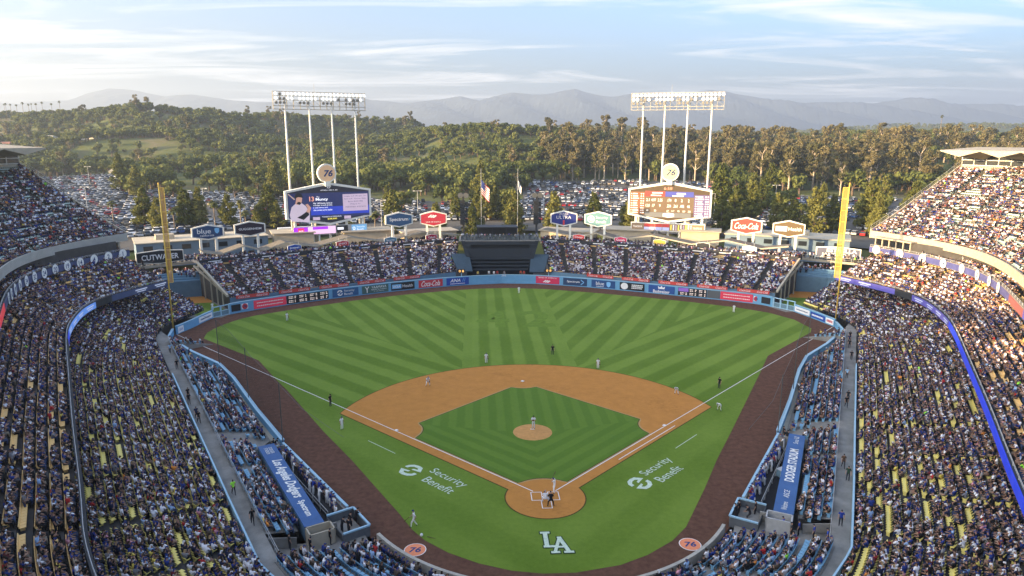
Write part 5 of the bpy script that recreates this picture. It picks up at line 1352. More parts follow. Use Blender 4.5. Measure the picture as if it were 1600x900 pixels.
tower('four-mast floodlight tower standing behind the left video board', [(-66.4, 152, 52.5, 0), (-59.6, 154.6, 52.5, 0), (-53.2, 157.2, 52.5, 0), (-46.3, 160, 52.5, 0)], (-69.5, 150.6), (-43.1, 161), 54.3, 49.0, .92)
tower('four-mast floodlight tower standing behind the right score board', [(48.2, 162, 52.8, 0), (54.9, 159.6, 52.8, 0), (61.8, 157.2, 52.8, 0), (68.9, 154.6, 52.8, 0)], (44.3, 163), (72.2, 153), 55.1, 49.7, .94)

# ------------------------------------------------------------------ foul poles
for s in (1, -1):
    r = empty('foul_pole', (s*71.1, 70.9, 0)); tag(r, f'tall yellow foul pole with mesh screen in the {"right" if s > 0 else "left"}-field corner', 'foul pole')
    M_POLE = mat('foul_pole_yellow', (.80, .52, .09), .5, .05, 1.0)
    MB().tube([(0, 0, 0), (0, 0, 31.4)], [.15, .12], 10).build('pole', M_POLE, r, True)
    dirn = np.array([-s*.94, .34]); w_ = 1.12 if s > 0 else .9
    MB().bar((dirn[0]*w_, dirn[1]*w_, 11), (dirn[0]*w_, dirn[1]*w_, 30.4), .12).build('screen_edge', M_POLE, r)
    for z in np.linspace(11, 30.4, 9): MB().bar((0, 0, z), (dirn[0]*w_, dirn[1]*w_, z), .09).build('screen_rung', M_POLE, r)
    mm_ = bpy.data.materials.get('pole_mesh')
    if not mm_:
        mm_ = mat('pole_mesh', (.66, .36, .09), .7, .06, 3.0); nt_ = mm_.node_tree; b_ = nt_.nodes['Principled BSDF']; b_.inputs['Alpha'].default_value = .5
    MB().bar((dirn[0]*.1, dirn[1]*.1, 20.7), (dirn[0]*w_*.98, dirn[1]*w_*.98, 20.7), .03, 19.3).build('mesh_screen', mm_, r)

# ------------------------------------------------------------------ batter's eye block
be = empty('batters_eye', (0, 0, 0)); tag(be, 'dark blue-black batter eye block with glass-railed bar deck in centre field', 'building')
M_EYE = mat('batter_eye_paint', (.015, .020, .027), .7, .12, .8); M_EYE2 = mat('batter_eye_slate', (.038, .066, .092), .7, .1, .8)
q = [(-11.9, 131.5, 10.4), (10.9, 131.5, 10.4), (8.0, 128.6, 5.2), (-9.2, 128.6, 5.2)]
def slabq(q, th, nm, m):
    q = [np.array(a, float) for a in q]; nn = np.cross(q[1]-q[0], q[3]-q[0]); nn /= np.linalg.norm(nn)
    f = MB(); b = [a-nn*th for a in q]
    f.add(q+b, [(0, 1, 2, 3), (7, 6, 5, 4), (0, 4, 5, 1), (1, 5, 6, 2), (2, 6, 7, 3), (3, 7, 4, 0)]); return f.build(nm, m, be)
slabq([(-11.9, 131.4, 10.4), (10.9, 131.4, 10.4), (10.2, 131.2, 9.4), (-11.2, 131.2, 9.4)], .4, 'upper_panel', M_EYE)
slabq([(-10.7, 131.1, 8.3), (9.7, 131.1, 8.3), (8.6, 130.6, 5.6), (-9.6, 130.6, 5.6)], .4, 'lower_panel', M_EYE)
slabq([(-11.2, 131.2, 9.4), (-9.2, 131.2, 9.4), (-9.2, 131.1, 8.3), (-10.7, 131.1, 8.3)], .4, 'side_panel', M_EYE); slabq([(8.2, 131.2, 9.4), (10.2, 131.2, 9.4), (9.7, 131.1, 8.3), (8.2, 131.1, 8.3)], .4, 'side_panel', M_EYE)
MB().box((-.5, 133.0, 8.85), (17.6, .2, 1.2)).build('viewing_slot', K_BLACK, be)
MB().box((-.5, 135.0, 5.0), (20, 6.0, 10.2)).build('core', K_BLACK, be)
for s in (-1, 1):
    x = -.5+s*11.0
    slabq([(x-.6, 132, 10.4), (x+.6, 132, 10.4), (x-s*2.6+.5, 129.0, 2.4), (x-s*2.6-.5, 129.0, 2.4)], .5, 'side_pier', M_EYE)
    wp = [(s*14.6-.5, 131.0, 6.5), (s*9.3-.5, 131.6, 6.5), (s*8.2-.5, 124.3, 2.5), (s*12.4-.5, 123.6, 2.6)]
    slabq(wp if s > 0 else wp, .4, 'wing_ramp', M_EYE2)
for k in range(4):
    slabq([(-9.4+.3*k, 130.4-1.2*k, 5.4-.85*k), (8.4-.3*k, 130.4-1.2*k, 5.4-.85*k), (8.3-.3*k, 129.3-1.2*k, 5.2-.85*k), (-9.3+.3*k, 129.3-1.2*k, 5.2-.85*k)], .25, 'dark_tier', M_EYE)
    MB().bar((-9.0+.3*k, 129.2-1.2*k, 5.7-.85*k), (8.0-.3*k, 129.2-1.2*k, 5.7-.85*k), .06).build('tier_rail', M_DARK, be)
MB().box((-.5, 124.0, 1.0), (17, 5.5, .3)).build('turf_strip', M_GRASS, be)
MB().box((-.5, 137.0, 10.5), (24.5, 10.5, .25)).build('bar_deck', M_CONC2, be)
gl = mat('deck_glass', (.09, .11, .13), .1, .05, 1.0, .5); gl.node_tree.nodes['Principled BSDF'].inputs['Alpha'].default_value = .5
for k in range(8): MB().box((-10.6+2.9*k, 132.2, 11.5), (2.75, .06, 1.7)).build('glass_panel', gl, be); MB().box((-12.05+2.9*k, 132.2, 11.5), (.1, .1, 1.9)).build('glass_post', M_DARK, be)
MB().box((-1.2, 138.5, 14.0), (12.5, 5.5, .35)).build('bar_roof', M_DARK, be); MB().box((-1.2, 140.5, 12.2), (12.2, .3, 3.3)).build('bar_back', K_BLACK, be)
for k in (-7, -2.6, 1.6, 4.8): MB().box((k, 136.2, 12.2), (.25, .25, 3.4)).build('bar_post', M_DARK, be)
for x, tx in ((-12.4, '0'), (-11.3, '0'), (13.0, '0'), (14.3, '8')):
    pass
for x, lab in ((-11.9, 'left'), (13.1, 'right')):
    q_ = empty('pitch_clock', (x, 121.8, 0)); tag(q_, f'small black clock with amber digits on the {lab} of the batter eye', 'clock')
    MB().box((0, 0, 3.35), (2.1, .3, 1.0)).build('case', K_BLACK, q_); lettering('0 8', (0, -.17, 3.35), (1, 0, 0), UP, screen_mat('amber_digits', (.85, .45, .12), .8), 1.5, .7, q_, .02, bold=.03)
    MB().box((0, .1, 1.9), (.2, .2, 2.0)).build('post', M_RAIL, q_)
# speaker towers
for x, lab in ((-11.5, 'left'), (11.1, 'right')):
    r = empty('speaker_tower', (x, 141, 0)); tag(r, f'tall black loudspeaker tower with horns on the {lab} of the bar deck', 'loudspeaker')
    MB().box((0, 0, 15.5), (.6, .6, 17.0)).build('mast', M_DARK, r)
    for k in range(6): MB().box((-.2, -.7, 15.0+1.25*k), (1.5, .9, 1.15)).build('speaker_box', K_BLACK, r)
    for k in range(4): MB().box((1.0, -.5, 15.5+1.7*k), (.8, .8, 1.4)).build('side_speaker', K_BLACK, r)
    for e_ in (-.8, .9):
        MB().tube([(e_, -.2, 23.6), (e_, -.9, 23.5), (e_, -1.7, 23.4)], [.3, .6, .85], 12).build('horn', mat('horn_grey', (.10, .105, .11), .5), r)
# flagpoles
def flagpole(x, y, label, us):
    r = empty('flagpole', (x, y, 0)); tag(r, label, 'flagpole')
    MB().tube([(0, 0, 8), (0, 0, 31.0)], [.10, .05], 8).build('pole', M_STEEL, r, True)
    mbf = MB(); nx, nz = 14, 13; vs = []; mi = []
    H = 4.6 if us else 2.6; Ln = 3.2 if us else 1.3
    for i in range(nx+1):
        for j in range(nz+1):
            u = i/nx; v = j/nz; droop = u*3.8
            vs.append((.1+u*Ln*.8, -.35*math.sin(u*7+v*2)*u, 27.5-v*H-droop*(.75 if us else .6)))
    fs = []
    for i in range(nx):
        for j in range(nz):
            a = i*(nz+1)+j; fs.append((a, a+nz+1, a+nz+2, a+1))
            if us: mi.append(2 if (i < 6 and j < 7) else (0 if j % 2 == 0 else 1))
            else: mi.append(1 if (j % 5) else 2)
    mbf.add(vs, fs); mbf.m = mi
    mbf.build('flag', [cm('flag_red', (.45, .03, .045)), cm('flag_white', (.72, .70, .68)), cm('flag_blue', (.03, .05, .20))], r, True)
flagpole(-5.9, 150, 'slim flagpole flying a red and white striped flag behind centre field', True)
flagpole(5.8, 150, 'slim flagpole with a pale drooping flag behind centre field', False)

# ------------------------------------------------------------------ bullpens, footbridges, back buildings
for s in (1, -1):
    side = 'right' if s > 0 else 'left'
    g = [(69.6, 84.2), (65.6, 88.6), (72, 97.5), (76.5, 103.5), (84, 97.0), (76, 89.0)]
    sheet('bullpen_grass', [(s*x, y) for x, y in g], 0.03, M_GRASS)
    sheet('bullpen_dirt', [(s*x, y) for x, y in [(73.5, 99.5), (76.8, 107.0), (86.5, 104.5), (83, 97.5)]], 0.045, M_DIRT)
    sheet('bullpen_floor', [(s*x, y) for x, y in [(66, 84.2), (64, 90.5), (80, 111.0), (96, 104), (80, 84)]], 0.012, M_CONC2)
    bw = empty('bullpen_wall'); tag(bw, f'slate blue back wall with bench rows above the {side}-field bullpen', 'wall')
    L = [(s*75.0, 108.8), (s*86.5, 104.6), (s*97.0, 96.0)]
    MB().wall(L, -.1, 4.2, .4).build('wall_panel', M_BLUED, bw)
    for k in range(4):
        Lk = [(x+s*.45*k, y+.8*k+.6) for x, y in L]; MB().wall(Lk, 3.9, 4.3+.5*k, .8).build('bench_row', mat('bench_blue', (.14, .26, .36), .7, .1, 1.0), bw)
    # footbridge with lattice
    fb = empty('footbridge'); tag(fb, f'raised walkway bridge over the {side}-field bullpen carrying a long sign', 'footbridge')
    A0 = np.array([s*82.0, 110.5]); A1 = np.array([s*99.5, 111.0])
    q0 = np.array([s*(82.5), 121.0]); q1 = np.array([s*101, 106.0])
    MB().wall([q0, q1], 6.75, 7.35, 2.6).build('deck', M_CREAM, fb)
    rl = MB(); off_ = np.array([s*-.7, -1.0])
    railing(rl, [q0+off_+(q1-q0)*t for t in np.linspace(0, 1, 12)], 7.35, 1.0, 1.5, .04); rl.build('bridge_rail', M_STEEL, fb)
    for t in (.08, .5, .9):
        p = q0+(q1-q0)*t+off_*.5; MB().box((p[0], p[1], 3.3), (.4, .4, 6.9)).build('bridge_column', M_CREAM, fb)
    # stepped ramp down to the pavilion end
    MB().wall([np.array([s*79.6, 108.6]), q0], [6.8, 6.8], [7.45, 7.4], 1.6).build('ramp', M_CREAM, fb)
    MB().wall([np.array([s*66.8, 92.4]), np.array([s*72.6, 99.0]), np.array([s*80.5, 107.6])], [2.6, 4.6, 7.6], [3.0, 5.0, 8.0], .4).build('stair_stringer', M_CREAM, fb)
    # pavilion-side back buildings
    bl = empty('service_building'); tag(bl, f'flat-roofed grey-blue service building behind the {side}-field pavilion', 'building')
    yy = 141; c = np.array([s*91, yy]); rz = s*math.radians(-28)
    MB().box((c[0], c[1], 7.2), (36, 14, 7.0), rz).build('wall', mat('building_slate', (.14, .20, .26), .8, .1, .3), bl)
    MB().box((c[0], c[1], 10.85), (36.6, 14.6, .25), rz).build('roof', mat('roof_cream', (.52, .45, .33), .9, .1, .3), bl)
    ax_ = np.array([math.cos(rz), math.sin(rz)])
    for e_ in (-10, 4): MB().box((c[0]+ax_[0]*e_, c[1]+ax_[1]*e_, 11.6), (5, 3.6, 1.5), rz).build('roof_unit', M_CREAM, bl)
    for e_ in range(-3, 4):
        p = c+ax_*e_*5+np.array([-ax_[1], ax_[0]])*-7.02*1
        MB().box((p[0], p[1], 9.2), (2.4, .08, 1.4), rz).build('window', mat('dark_window', (.02, .025, .03), .1, 0, spec=.6), bl)
    for x_, y_, w_, d_, h_ in ((44, 158, 16, 9, 5.0), (24, 160, 18, 8, 4.4), (66, 150, 12, 9, 5.5)):
        k_ = empty('plaza_kiosk'); tag(k_, f'low cream plaza building with flat roof behind {side} field, {("beside the video board", "nearest the bar deck", "at the pavilion corner")[(44, 24, 66).index(x_)]}', 'building')
        MB().box((s*x_, y_, 5.6+h_/2), (w_, d_, h_), -s*.35).build('wall', mat('kiosk_cream', (.48, .40, .28), .85, .1, .4), k_); MB().box((s*x_, y_, 5.75+h_), (w_+1.2, d_+1.2, .3), -s*.35).build('roof', M_CREAM, k_)

# ------------------------------------------------------------------ protective netting
net = empty('backstop_net'); tag(net, 'tall fine dark protective net hung from cables round the backstop and foul walls', 'net')
mn = mat('net_mesh', (.02, .022, .02), .9, 0); mn.node_tree.nodes['Principled BSDF'].inputs['Alpha'].default_value = .20
mnc = mat('net_cable', (.10, .10, .09), .7, 0)
for s in (1, -1):
    L = np.array([(53.1, 46.8), (48.2, 39.4), (40.2, 25.4), (33.4, 14.2)]); L = resample(L*[s, 1], 24); n = len(L)
    zt = np.linspace(9.2, 9.0, n); top = L.copy()
    vs = [(p[0], p[1], 1.3) for p in L]+[(p[0], p[1], z) for p, z in zip(top, zt)]
    MB().add(vs, [(i, i+1, n+i+1, n+i) for i in range(n-1)]).build('net_panel', mn, net, fix=False)
    path = [(s*71.5, 67, 8.0), (s*62, 56.5, 8.6)]+[(p[0], p[1], z) for p, z in zip(L, zt)]+[(s*28.3, 5.6, 9.0), (s*21.9, -3, 9.2)]
    MB().tube(path, .028, 4).build('top_cable', mnc, net)
    for p in (L[0], L[n//2], L[-1]): MB().tube([(p[0], p[1], 0), (p[0], p[1], 9.3)], .06, 6).build('net_post', mnc, net)
# ------------------------------------------------------------------ pavilion seats are noted before this point; place seats and people
S_pos = np.array([q[:3] for q in SEATS]); S_dir = np.array([q[3:5] for q in SEATS]); S_key = [q[5] for q in SEATS]
pp = proj_px(S_pos + np.array([0, 0, 0.6]))
vis = (pp[:, 2] > 2) & (pp[:, 0] > -260) & (pp[:, 0] < 1860) & (pp[:, 1] > 60) & (pp[:, 1] < 1120)
keys = sorted(set(S_key), key=str)
OCC = {'yellow': .80, 'orange': .84, 'teal': .68, 'blue': .70, 'tan': .8, 'pav': .84}
rzs = np.arctan2(-S_dir[:, 0], S_dir[:, 1])
occ = np.zeros(len(S_pos), bool)
# runs of empty places, as families sit together
i = 0; N = len(S_pos)
while i < N:
    k = S_key[i]; p_ = OCC['pav' if k[0].startswith('pav') else k[0]]
    full = random.random() < p_
    run = random.randint(3, 13) if full else random.randint(2, 7)
    if full is False and k[0] == 'teal': run = random.randint(2, 9)
    occ[i:i+run] = full
    i += run
# home seats: the outer places at the plaza end stand empty
jit = rng.normal(0, .05, (N, 2))
P_occ = S_pos.copy(); P_occ[:, :2] += jit
sh = pick(SHIRTS, N); pa = pick(PANTS, N); ca = pick(CAPS, N); sk = pick(SKINS, N)
SHC = np.array([q[1] for q in SHIRTS]); PAC = np.array([q[0] for q in PANTS]); CAC = np.array([q[1] for q in CAPS]); SKC = np.array([q[0] for q in SKINS])
bri = rng.uniform(.75, 1.12, (N, 1))
var_i = rng.choice(6, N, p=[.36, .24, .16, .19, .03, .02])
scl = rng.uniform(.93, 1.08, (N, 1))*np.ones((1, 3))
DECKNAME = {'yellow': 'field', 'orange': 'loge', 'teal': 'reserve', 'tan': 'club', 'blue': 'box'}
COLNAME = {'yellow': 'yellow seats of the lower tier', 'orange': 'orange seats of the second tier', 'teal': 'pale green seats of the top tier', 'tan': 'narrow third tier', 'blue': 'pale blue box seats'}
def deck_root(k):
    if k[0].startswith('pav'): return STAND[('pav', 1 if k[1] > 0 else -1)]
    if k[0] == 'blue' and abs(k[1]) == 2: return STAND[('home', 1 if k[1] > 0 else -1)]
    return STAND[(DECKNAME[k[0]], k[1])]
dist = np.linalg.norm(S_pos-CAM_P, axis=1)
infr = (pp[:, 0] > 2) & (pp[:, 0] < 1598) & (pp[:, 1] > 2) & (pp[:, 1] < 897)
near = np.where(infr & occ)[0]; near = near[np.argsort(dist[near])][:165]
solo = np.zeros(N, bool); solo[near] = True
# 1. individuals, those that show largest
def person(name, me, pos, rz, shirt, pants, cap, skin, shoe=(.03, .03, .03), scale=1.0):
    o = bpy.data.objects.new(name, me); COL.objects.link(o)
    o.location = pos; o.rotation_euler = (0, 0, rz); o.scale = (scale,)*3
    for k, c in (('shirt', shirt), ('pants', pants), ('cap', cap), ('skin', skin), ('shoe', shoe)): o[k] = [float(v) for v in c]
    return o
for i in near:
    me = (SIT+STANDING)[var_i[i]]
    z = S_pos[i, 2] - (0.0)
    o = person('person', me, (P_occ[i, 0], P_occ[i, 1], z), rzs[i]+rng.normal(0, .15), SHC[sh[i]]*bri[i], PAC[pa[i]], CAC[ca[i]], SKC[sk[i]], scale=float(scl[i, 0]))
    k = S_key[i]; side = SIDES[1 if k[1] > 0 else -1][0]
    posn = 'seated' if var_i[i] < 4 else 'standing'
    spot = ''
    if k[0] == 'yellow':
        q_ = np.abs(P_occ[i, :2]*[np.sign(k[1]), 1]); dW = np.linalg.norm(W_OUT-P_occ[i, :2]*[np.sign(k[1]), 1], axis=1).min(); dL = np.linalg.norm(LF-P_occ[i, :2]*[np.sign(k[1]), 1], axis=1).min()
        spot = ' near the walkway wall' if dW < 5 else ' below the second tier wall' if dL < 5 else ' in mid block'
    elif k[0] == 'orange': spot = ' behind the front rail' if np.linalg.norm(LF-P_occ[i, :2]*[np.sign(k[1]), 1], axis=1).min() < 3.5 else ' higher up'
    tag(o, f'{posn} spectator, {SHIRTS[sh[i]][0]} top and {CAPS[ca[i]][0]}, {side} {k[0]} seats{spot}', 'person', f'spectators in the {side} {COLNAME[k[0]]}')
# 2. the rest of the crowd, one mass
cr_m = vis & occ & ~solo
scatter('seated_crowd', P_occ[cr_m], rzs[cr_m]+rng.normal(0, .2, cr_m.sum()), var_i[cr_m], SIT_P,
        {'shirt': (SHC[sh]*bri)[cr_m], 'pants': PAC[pa][cr_m], 'cap': CAC[ca][cr_m], 'skin': SKC[sk][cr_m], 'shoe': np.full((cr_m.sum(), 3), .03)}, scl[cr_m])
# 3. seats: bolted to their tier
for k in keys:
    m = np.array([q == k for q in S_key]) & vis
    if not m.any(): continue
    col = k[0] if not k[0].startswith('pav') else 'tan'
    ids = np.where(m)[0]
    emp = ids[(~occ[ids]) & infr[ids]]; emp = emp[np.argsort(dist[emp])][:90] if col in ('yellow', 'orange', 'blue') else emp[:0]
    root = deck_root(k); es = set(emp.tolist())
    for i in emp:
        o = bpy.data.objects.new('seat', SEAT_P[col].data); COL.objects.link(o); o.parent = root
        o.location = S_pos[i]; o.rotation_euler = (0, 0, rzs[i])
    rest = np.array([i for i in ids if i not in es])
    if len(rest): scatter('seat_row', S_pos[rest], rzs[rest], np.zeros(len(rest)), [SEAT_P[col]], parent=root)
print('seats', N, 'visible people', int(cr_m.sum())+len(near))
# ------------------------------------------------------------------ land form
LAND = np.array([(-792, 948, 62), (-625, 888, 63), (-571, 865, 65), (-518, 842, 63), (-454, 809, 64), (-379, 775, 67), (-339, 782, 64), (-316, 821, 62), (-292, 870, 64), (-264, 920, 63), (-213, 968, 60), (-157, 965, 63), (-102, 961, 59), (-63, 998, 49), (-30, 1056, 39), (-1023, 1245, 53), (-818, 1183, 56), (-750, 1160, 59), (-685, 1137, 64), (-605, 1103, 58), (-509, 1069, 60), (-453, 1075, 58), (-417, 1112, 62), (-381, 1160, 56), (-340, 1209, 55), (-271, 1255, 50), (-199, 1252, 53), (-128, 1247, 48), (-77, 1283, 35), (-36, 1339, 21), (-602, 695, 31), (-488, 669, 33), (-412, 645, 36), (-339, 621, 39), (-278, 618, 39), (-226, 645, 34), (-185, 682, 27), (-138, 720, 22), (-100, 769, 24), (-470, 521, 16), (-386, 506, 15), (-339, 477, 12), (-293, 469, 11), (-259, 463, 11), (-190, 341, 11), (-151, 334, 11), (-115, 332, 12), (-83, 336, 13), (-236, 447, 15), (-193, 456, 19), (-148, 463, 18), (-111, 440, 15), (-86, 459, 12), (-44, 709, 42), (-9, 646, 46), (22, 624, 46), (61, 632, 45), (98, 660, 42), (-66, 562, 23), (-31, 541, 28), (13, 519, 29), (54, 505, 26), (-64, 365, 13), (-25, 363, 13), (16, 371, 13), (-56, 953, 32), (46, 948, 32), (138, 943, 32), (80, 383, 13), (101, 385, 13), (143, 380, 12), (152, 349, 12), (170, 342, 11), (201, 325, 11), (232, 313, 10), (265, 306, 10), (315, 299, 10), (111, 553, 22), (147, 582, 24), (237, 577, 24), (312, 543, 25), (385, 518, 25), (496, 512, 24), (195, 788, 41), (313, 781, 40), (431, 775, 40), (529, 739, 40), (681, 731, 41), (-1489, 1744, 21), (-1018, 1719, 23), (-546, 1695, 24), (-70, 1567, 27), (350, 1443, 29), (767, 1421, 30), (1322, 1392, 32), (70, 2179, 46), (151, 2178, 62), (273, 2175, 77), (396, 2169, 79), (518, 2159, 65), (721, 2145, 52), (1121, 2432, 55), (1260, 2427, 64), (1376, 2424, 80), (1515, 2419, 90), (1630, 2412, 86), (1746, 2407, 91), (1885, 2398, 84), (2208, 2379, 79), (-567, 2520, 45), (-1261, 2556, 43), (-2186, 2605, 40), (-3864, 4228, 27), (-2013, 4131, 33), (-163, 4034, 39), (1687, 3937, 45), (3538, 3839, 51)]
                + [(r*math.sin(math.radians(a)), 30+r*math.cos(math.radians(a)), 5.6+5.0*min(1, max(0, (r-130)/260))) for r in (130, 170, 210, 260, 300) for a in range(-105, 106, 15)]
                + [(r*math.sin(math.radians(a)), 30+r*math.cos(math.radians(a)), 3.0) for r in (180, 350, 700) for a in range(120, 241, 20)]
                + [(x, -1500, 0) for x in (-2500, 0, 2500)] + [(x, 9000, 40) for x in (-9000, -3000, 3000, 9000)] + [(x, 3000, 25) for x in (-9000, 9000)], float)
_ph = rng.uniform(0, 6.28, 12)
def land_z(x, y):
    x = np.atleast_1d(np.asarray(x, float)); y = np.atleast_1d(np.asarray(y, float)); out = np.zeros(len(x))
    for a in range(0, len(x), 20000):
        X = x[a:a+20000]; Y = y[a:a+20000]
        d2 = (X[:, None]-LAND[:, 0])**2+(Y[:, None]-LAND[:, 1])**2
        w = 1/(d2+150.0)**1.7
        out[a:a+20000] = (w*LAND[:, 2]).sum(1)/w.sum(1)
    D = np.hypot(x-CAM_P[0], y-CAM_P[1])
    amp = np.clip((D-480)/400, 0, 1)*2.6
    out += amp*(np.sin(x*.021+_ph[0]+y*.009)+np.sin(y*.027+_ph[1]-x*.013)+.6*np.sin(x*.06+y*.045+_ph[2])+.5*np.sin(x*-.05+y*.07+_ph[3]))*.6
    r = np.hypot(x/1.0, (y-40)/1.0)       # hollow for the stadium
    t = np.clip((150-r)/14, 0, 1); t = t*t*(3-2*t)
    return out*(1-t) + (-3.0)*t
def grid_axis(lo, hi, n, c, k):
    u = np.linspace(-1, 1, n); s_ = np.sinh(u*k)/math.sinh(k)
    return np.where(s_ < 0, c+(c-lo)*s_, c+(hi-c)*s_)
gx = grid_axis(-12000, 12000, 300, 0, 4.6); gy = grid_axis(-2500, 12000, 300, 380, 4.6)
GX, GY = np.meshgrid(gx, gy); gz = land_z(GX.ravel(), GY.ravel())
n_ = len(gx); idxs = np.arange(n_*len(gy)).reshape(len(gy), n_)
quads = np.stack([idxs[:-1, :-1], idxs[:-1, 1:], idxs[1:, 1:], idxs[1:, :-1]], -1).reshape(-1, 4)
me = bpy.data.meshes.new('ground'); me.from_pydata(np.c_[GX.ravel(), GY.ravel(), gz].tolist(), [], quads.tolist())
me.polygons.foreach_set('use_smooth', [True]*len(me.polygons))
def ground_mat():
    m = bpy.data.materials.new('hillside_ground'); m.use_nodes = True; n = m.node_tree; b = n.nodes['Principled BSDF']; b.inputs['Roughness'].default_value = .95; b.inputs['Specular IOR Level'].default_value = .1
    t = n.nodes.new('ShaderNodeTexCoord'); cr = n.nodes.new('ShaderNodeValToRGB'); no = n.nodes.new('ShaderNodeTexNoise'); no.inputs['Scale'].default_value = .018; no.inputs['Detail'].default_value = 8; no.inputs['Roughness'].default_value = .7
    n.links.new(t.outputs['Object'], no.inputs['Vector']); n.links.new(no.outputs['Fac'], cr.inputs[0])
    e = cr.color_ramp.elements; e[0].position = .35; e[0].color = (.075, .090, .028, 1); e[1].position = .68; e[1].color = (.17, .135, .085, 1)
    q = e.new(.5); q.color = (.108, .122, .040, 1)
    n.links.new(cr.outputs[0], b.inputs['Base Color']); return m
me.materials.append(ground_mat())
o = bpy.data.objects.new('ground', me); COL.objects.link(o); o['kind'] = 'structure'

# ------------------------------------------------------------------ mountains beyond the valley
CREST = np.array([(-12000, 7600, 300), (-6753, 7525, 347), (-5458, 7463, 383), (-4422, 7409, 386), (-4098, 7397, 413), (-3903, 7405, 496), (-3676, 7401, 534), (-3417, 7382, 510), (-3126, 7356, 460), (-2867, 7345, 474), (-2672, 7329, 449), (-2220, 7295, 400), (-1701, 7269, 408), (-1183, 7250, 447), (-989, 7235, 429), (-665, 7209, 386), (-341, 7204, 444), (-147, 7199, 470), (47, 7178, 419), (372, 7182, 516), (566, 7166, 491), (760, 7156, 491), (1000, 7156, 549), (1213, 7132, 493), (1407, 7115, 462), (1667, 7112, 513), (1861, 7093, 470), (2185, 7084, 509), (2379, 7079, 535), (2561, 7068, 529), (2703, 7052, 491), (2962, 7027, 435), (3350, 7003, 424), (3803, 6976, 406), (4257, 6959, 439), (4386, 6957, 465), (4516, 6946, 446), (4775, 6924, 409), (5293, 6893, 392), (6199, 6840, 369), (7494, 6776, 393), (12000, 6700, 300)], float)
mx = np.linspace(-9500, 9500, 620); rowsv = np.linspace(-1, 1, 44)
cy = np.interp(mx, CREST[:, 0], CREST[:, 1]); cz = np.interp(mx, CREST[:, 0], CREST[:, 2])
def fbm1(x, y, f, seed):
    r_ = np.random.default_rng(seed); out = 0
    for o_ in range(5):
        a, b, p1, p2 = r_.uniform(.6, 1.4), r_.uniform(.6, 1.4), *r_.uniform(0, 6.28, 2)
        out = out + np.abs(np.sin(x*f*a*2**o_+p1+1.3*np.sin(y*f*b*2**o_+p2)))*.5**o_
    return out
vv = []
for v in rowsv:
    yy = cy+v*(1500 if v < 0 else 900)
    prof = (1-abs(v))**1.15
    rg = fbm1(mx, yy*.6, .0035, 5)-1.0
    z = 30+(cz-30)*prof+ (abs(v) > .02)*rg*95*(1-abs(v))*min(1, abs(v)*6) + (abs(v) <= .02)*(rg*9)
    vv.append(np.c_[mx, yy, np.maximum(z, 12)])
V = np.vstack(vv); ii = np.arange(len(rowsv)*len(mx)).reshape(len(rowsv), len(mx))
qd = np.stack([ii[:-1, :-1], ii[:-1, 1:], ii[1:, 1:], ii[1:, :-1]], -1).reshape(-1, 4)
me = bpy.data.meshes.new('mountain_range'); me.from_pydata(V.tolist(), [], qd.tolist()); me.materials.append(mat('chaparral_rock', (.040, .050, .056), .95, .25, .004, .1))
o = bpy.data.objects.new('mountain_range', me); COL.objects.link(o); o['kind'] = 'structure'

# ------------------------------------------------------------------ car parks
LIMX = [-400, 200, 222, 560, 600, 700, 815, 830, 1090, 1130, 1320, 1700]; LIMD = [515, 510, 385, 375, 360, 350, 370, 450, 455, 400, 365, 350]
def az_px(x, y):
    d = np.stack([x-CAM_P[0], y-CAM_P[1]], -1); f2 = CAM_F[:2]/np.linalg.norm(CAM_F[:2]); r2 = np.array([f2[1], -f2[0]])
    return 800+FPX*(d @ r2)/(d @ f2)*math.cos(PITCH)
def depth(x, y): return (x-CAM_P[0])*CAM_F[0]+(y-CAM_P[1])*CAM_F[1]+ 30*.21
def lim(x, y): return np.interp(az_px(x, y), LIMX, LIMD)
# asphalt sheet
ths = np.radians(np.linspace(8, 172, 110)); rs = np.linspace(158, 470, 60)
TH, RR = np.meshgrid(ths, rs); AX = RR*np.cos(TH); AY = 30+RR*np.sin(TH)
az = land_z(AX.ravel(), AY.ravel())+.45
ii = np.arange(AX.size).reshape(AX.shape); qd = np.stack([ii[:-1, :-1], ii[:-1, 1:], ii[1:, 1:], ii[1:, :-1]], -1).reshape(-1, 4)
cxm = AX.ravel()[qd].mean(1); cym = AY.ravel()[qd].mean(1); keep = depth(cxm, cym) < lim(cxm, cym)
me = bpy.data.meshes.new('car_park'); me.from_pydata(np.c_[AX.ravel(), AY.ravel(), az].tolist(), [], qd[keep].tolist()); me.materials.append(mat('sun_bleached_asphalt', (.125, .115, .10), .95, .2, .15, .1))
o = bpy.data.objects.new('car_park', me); COL.objects.link(o); o['kind'] = 'structure'
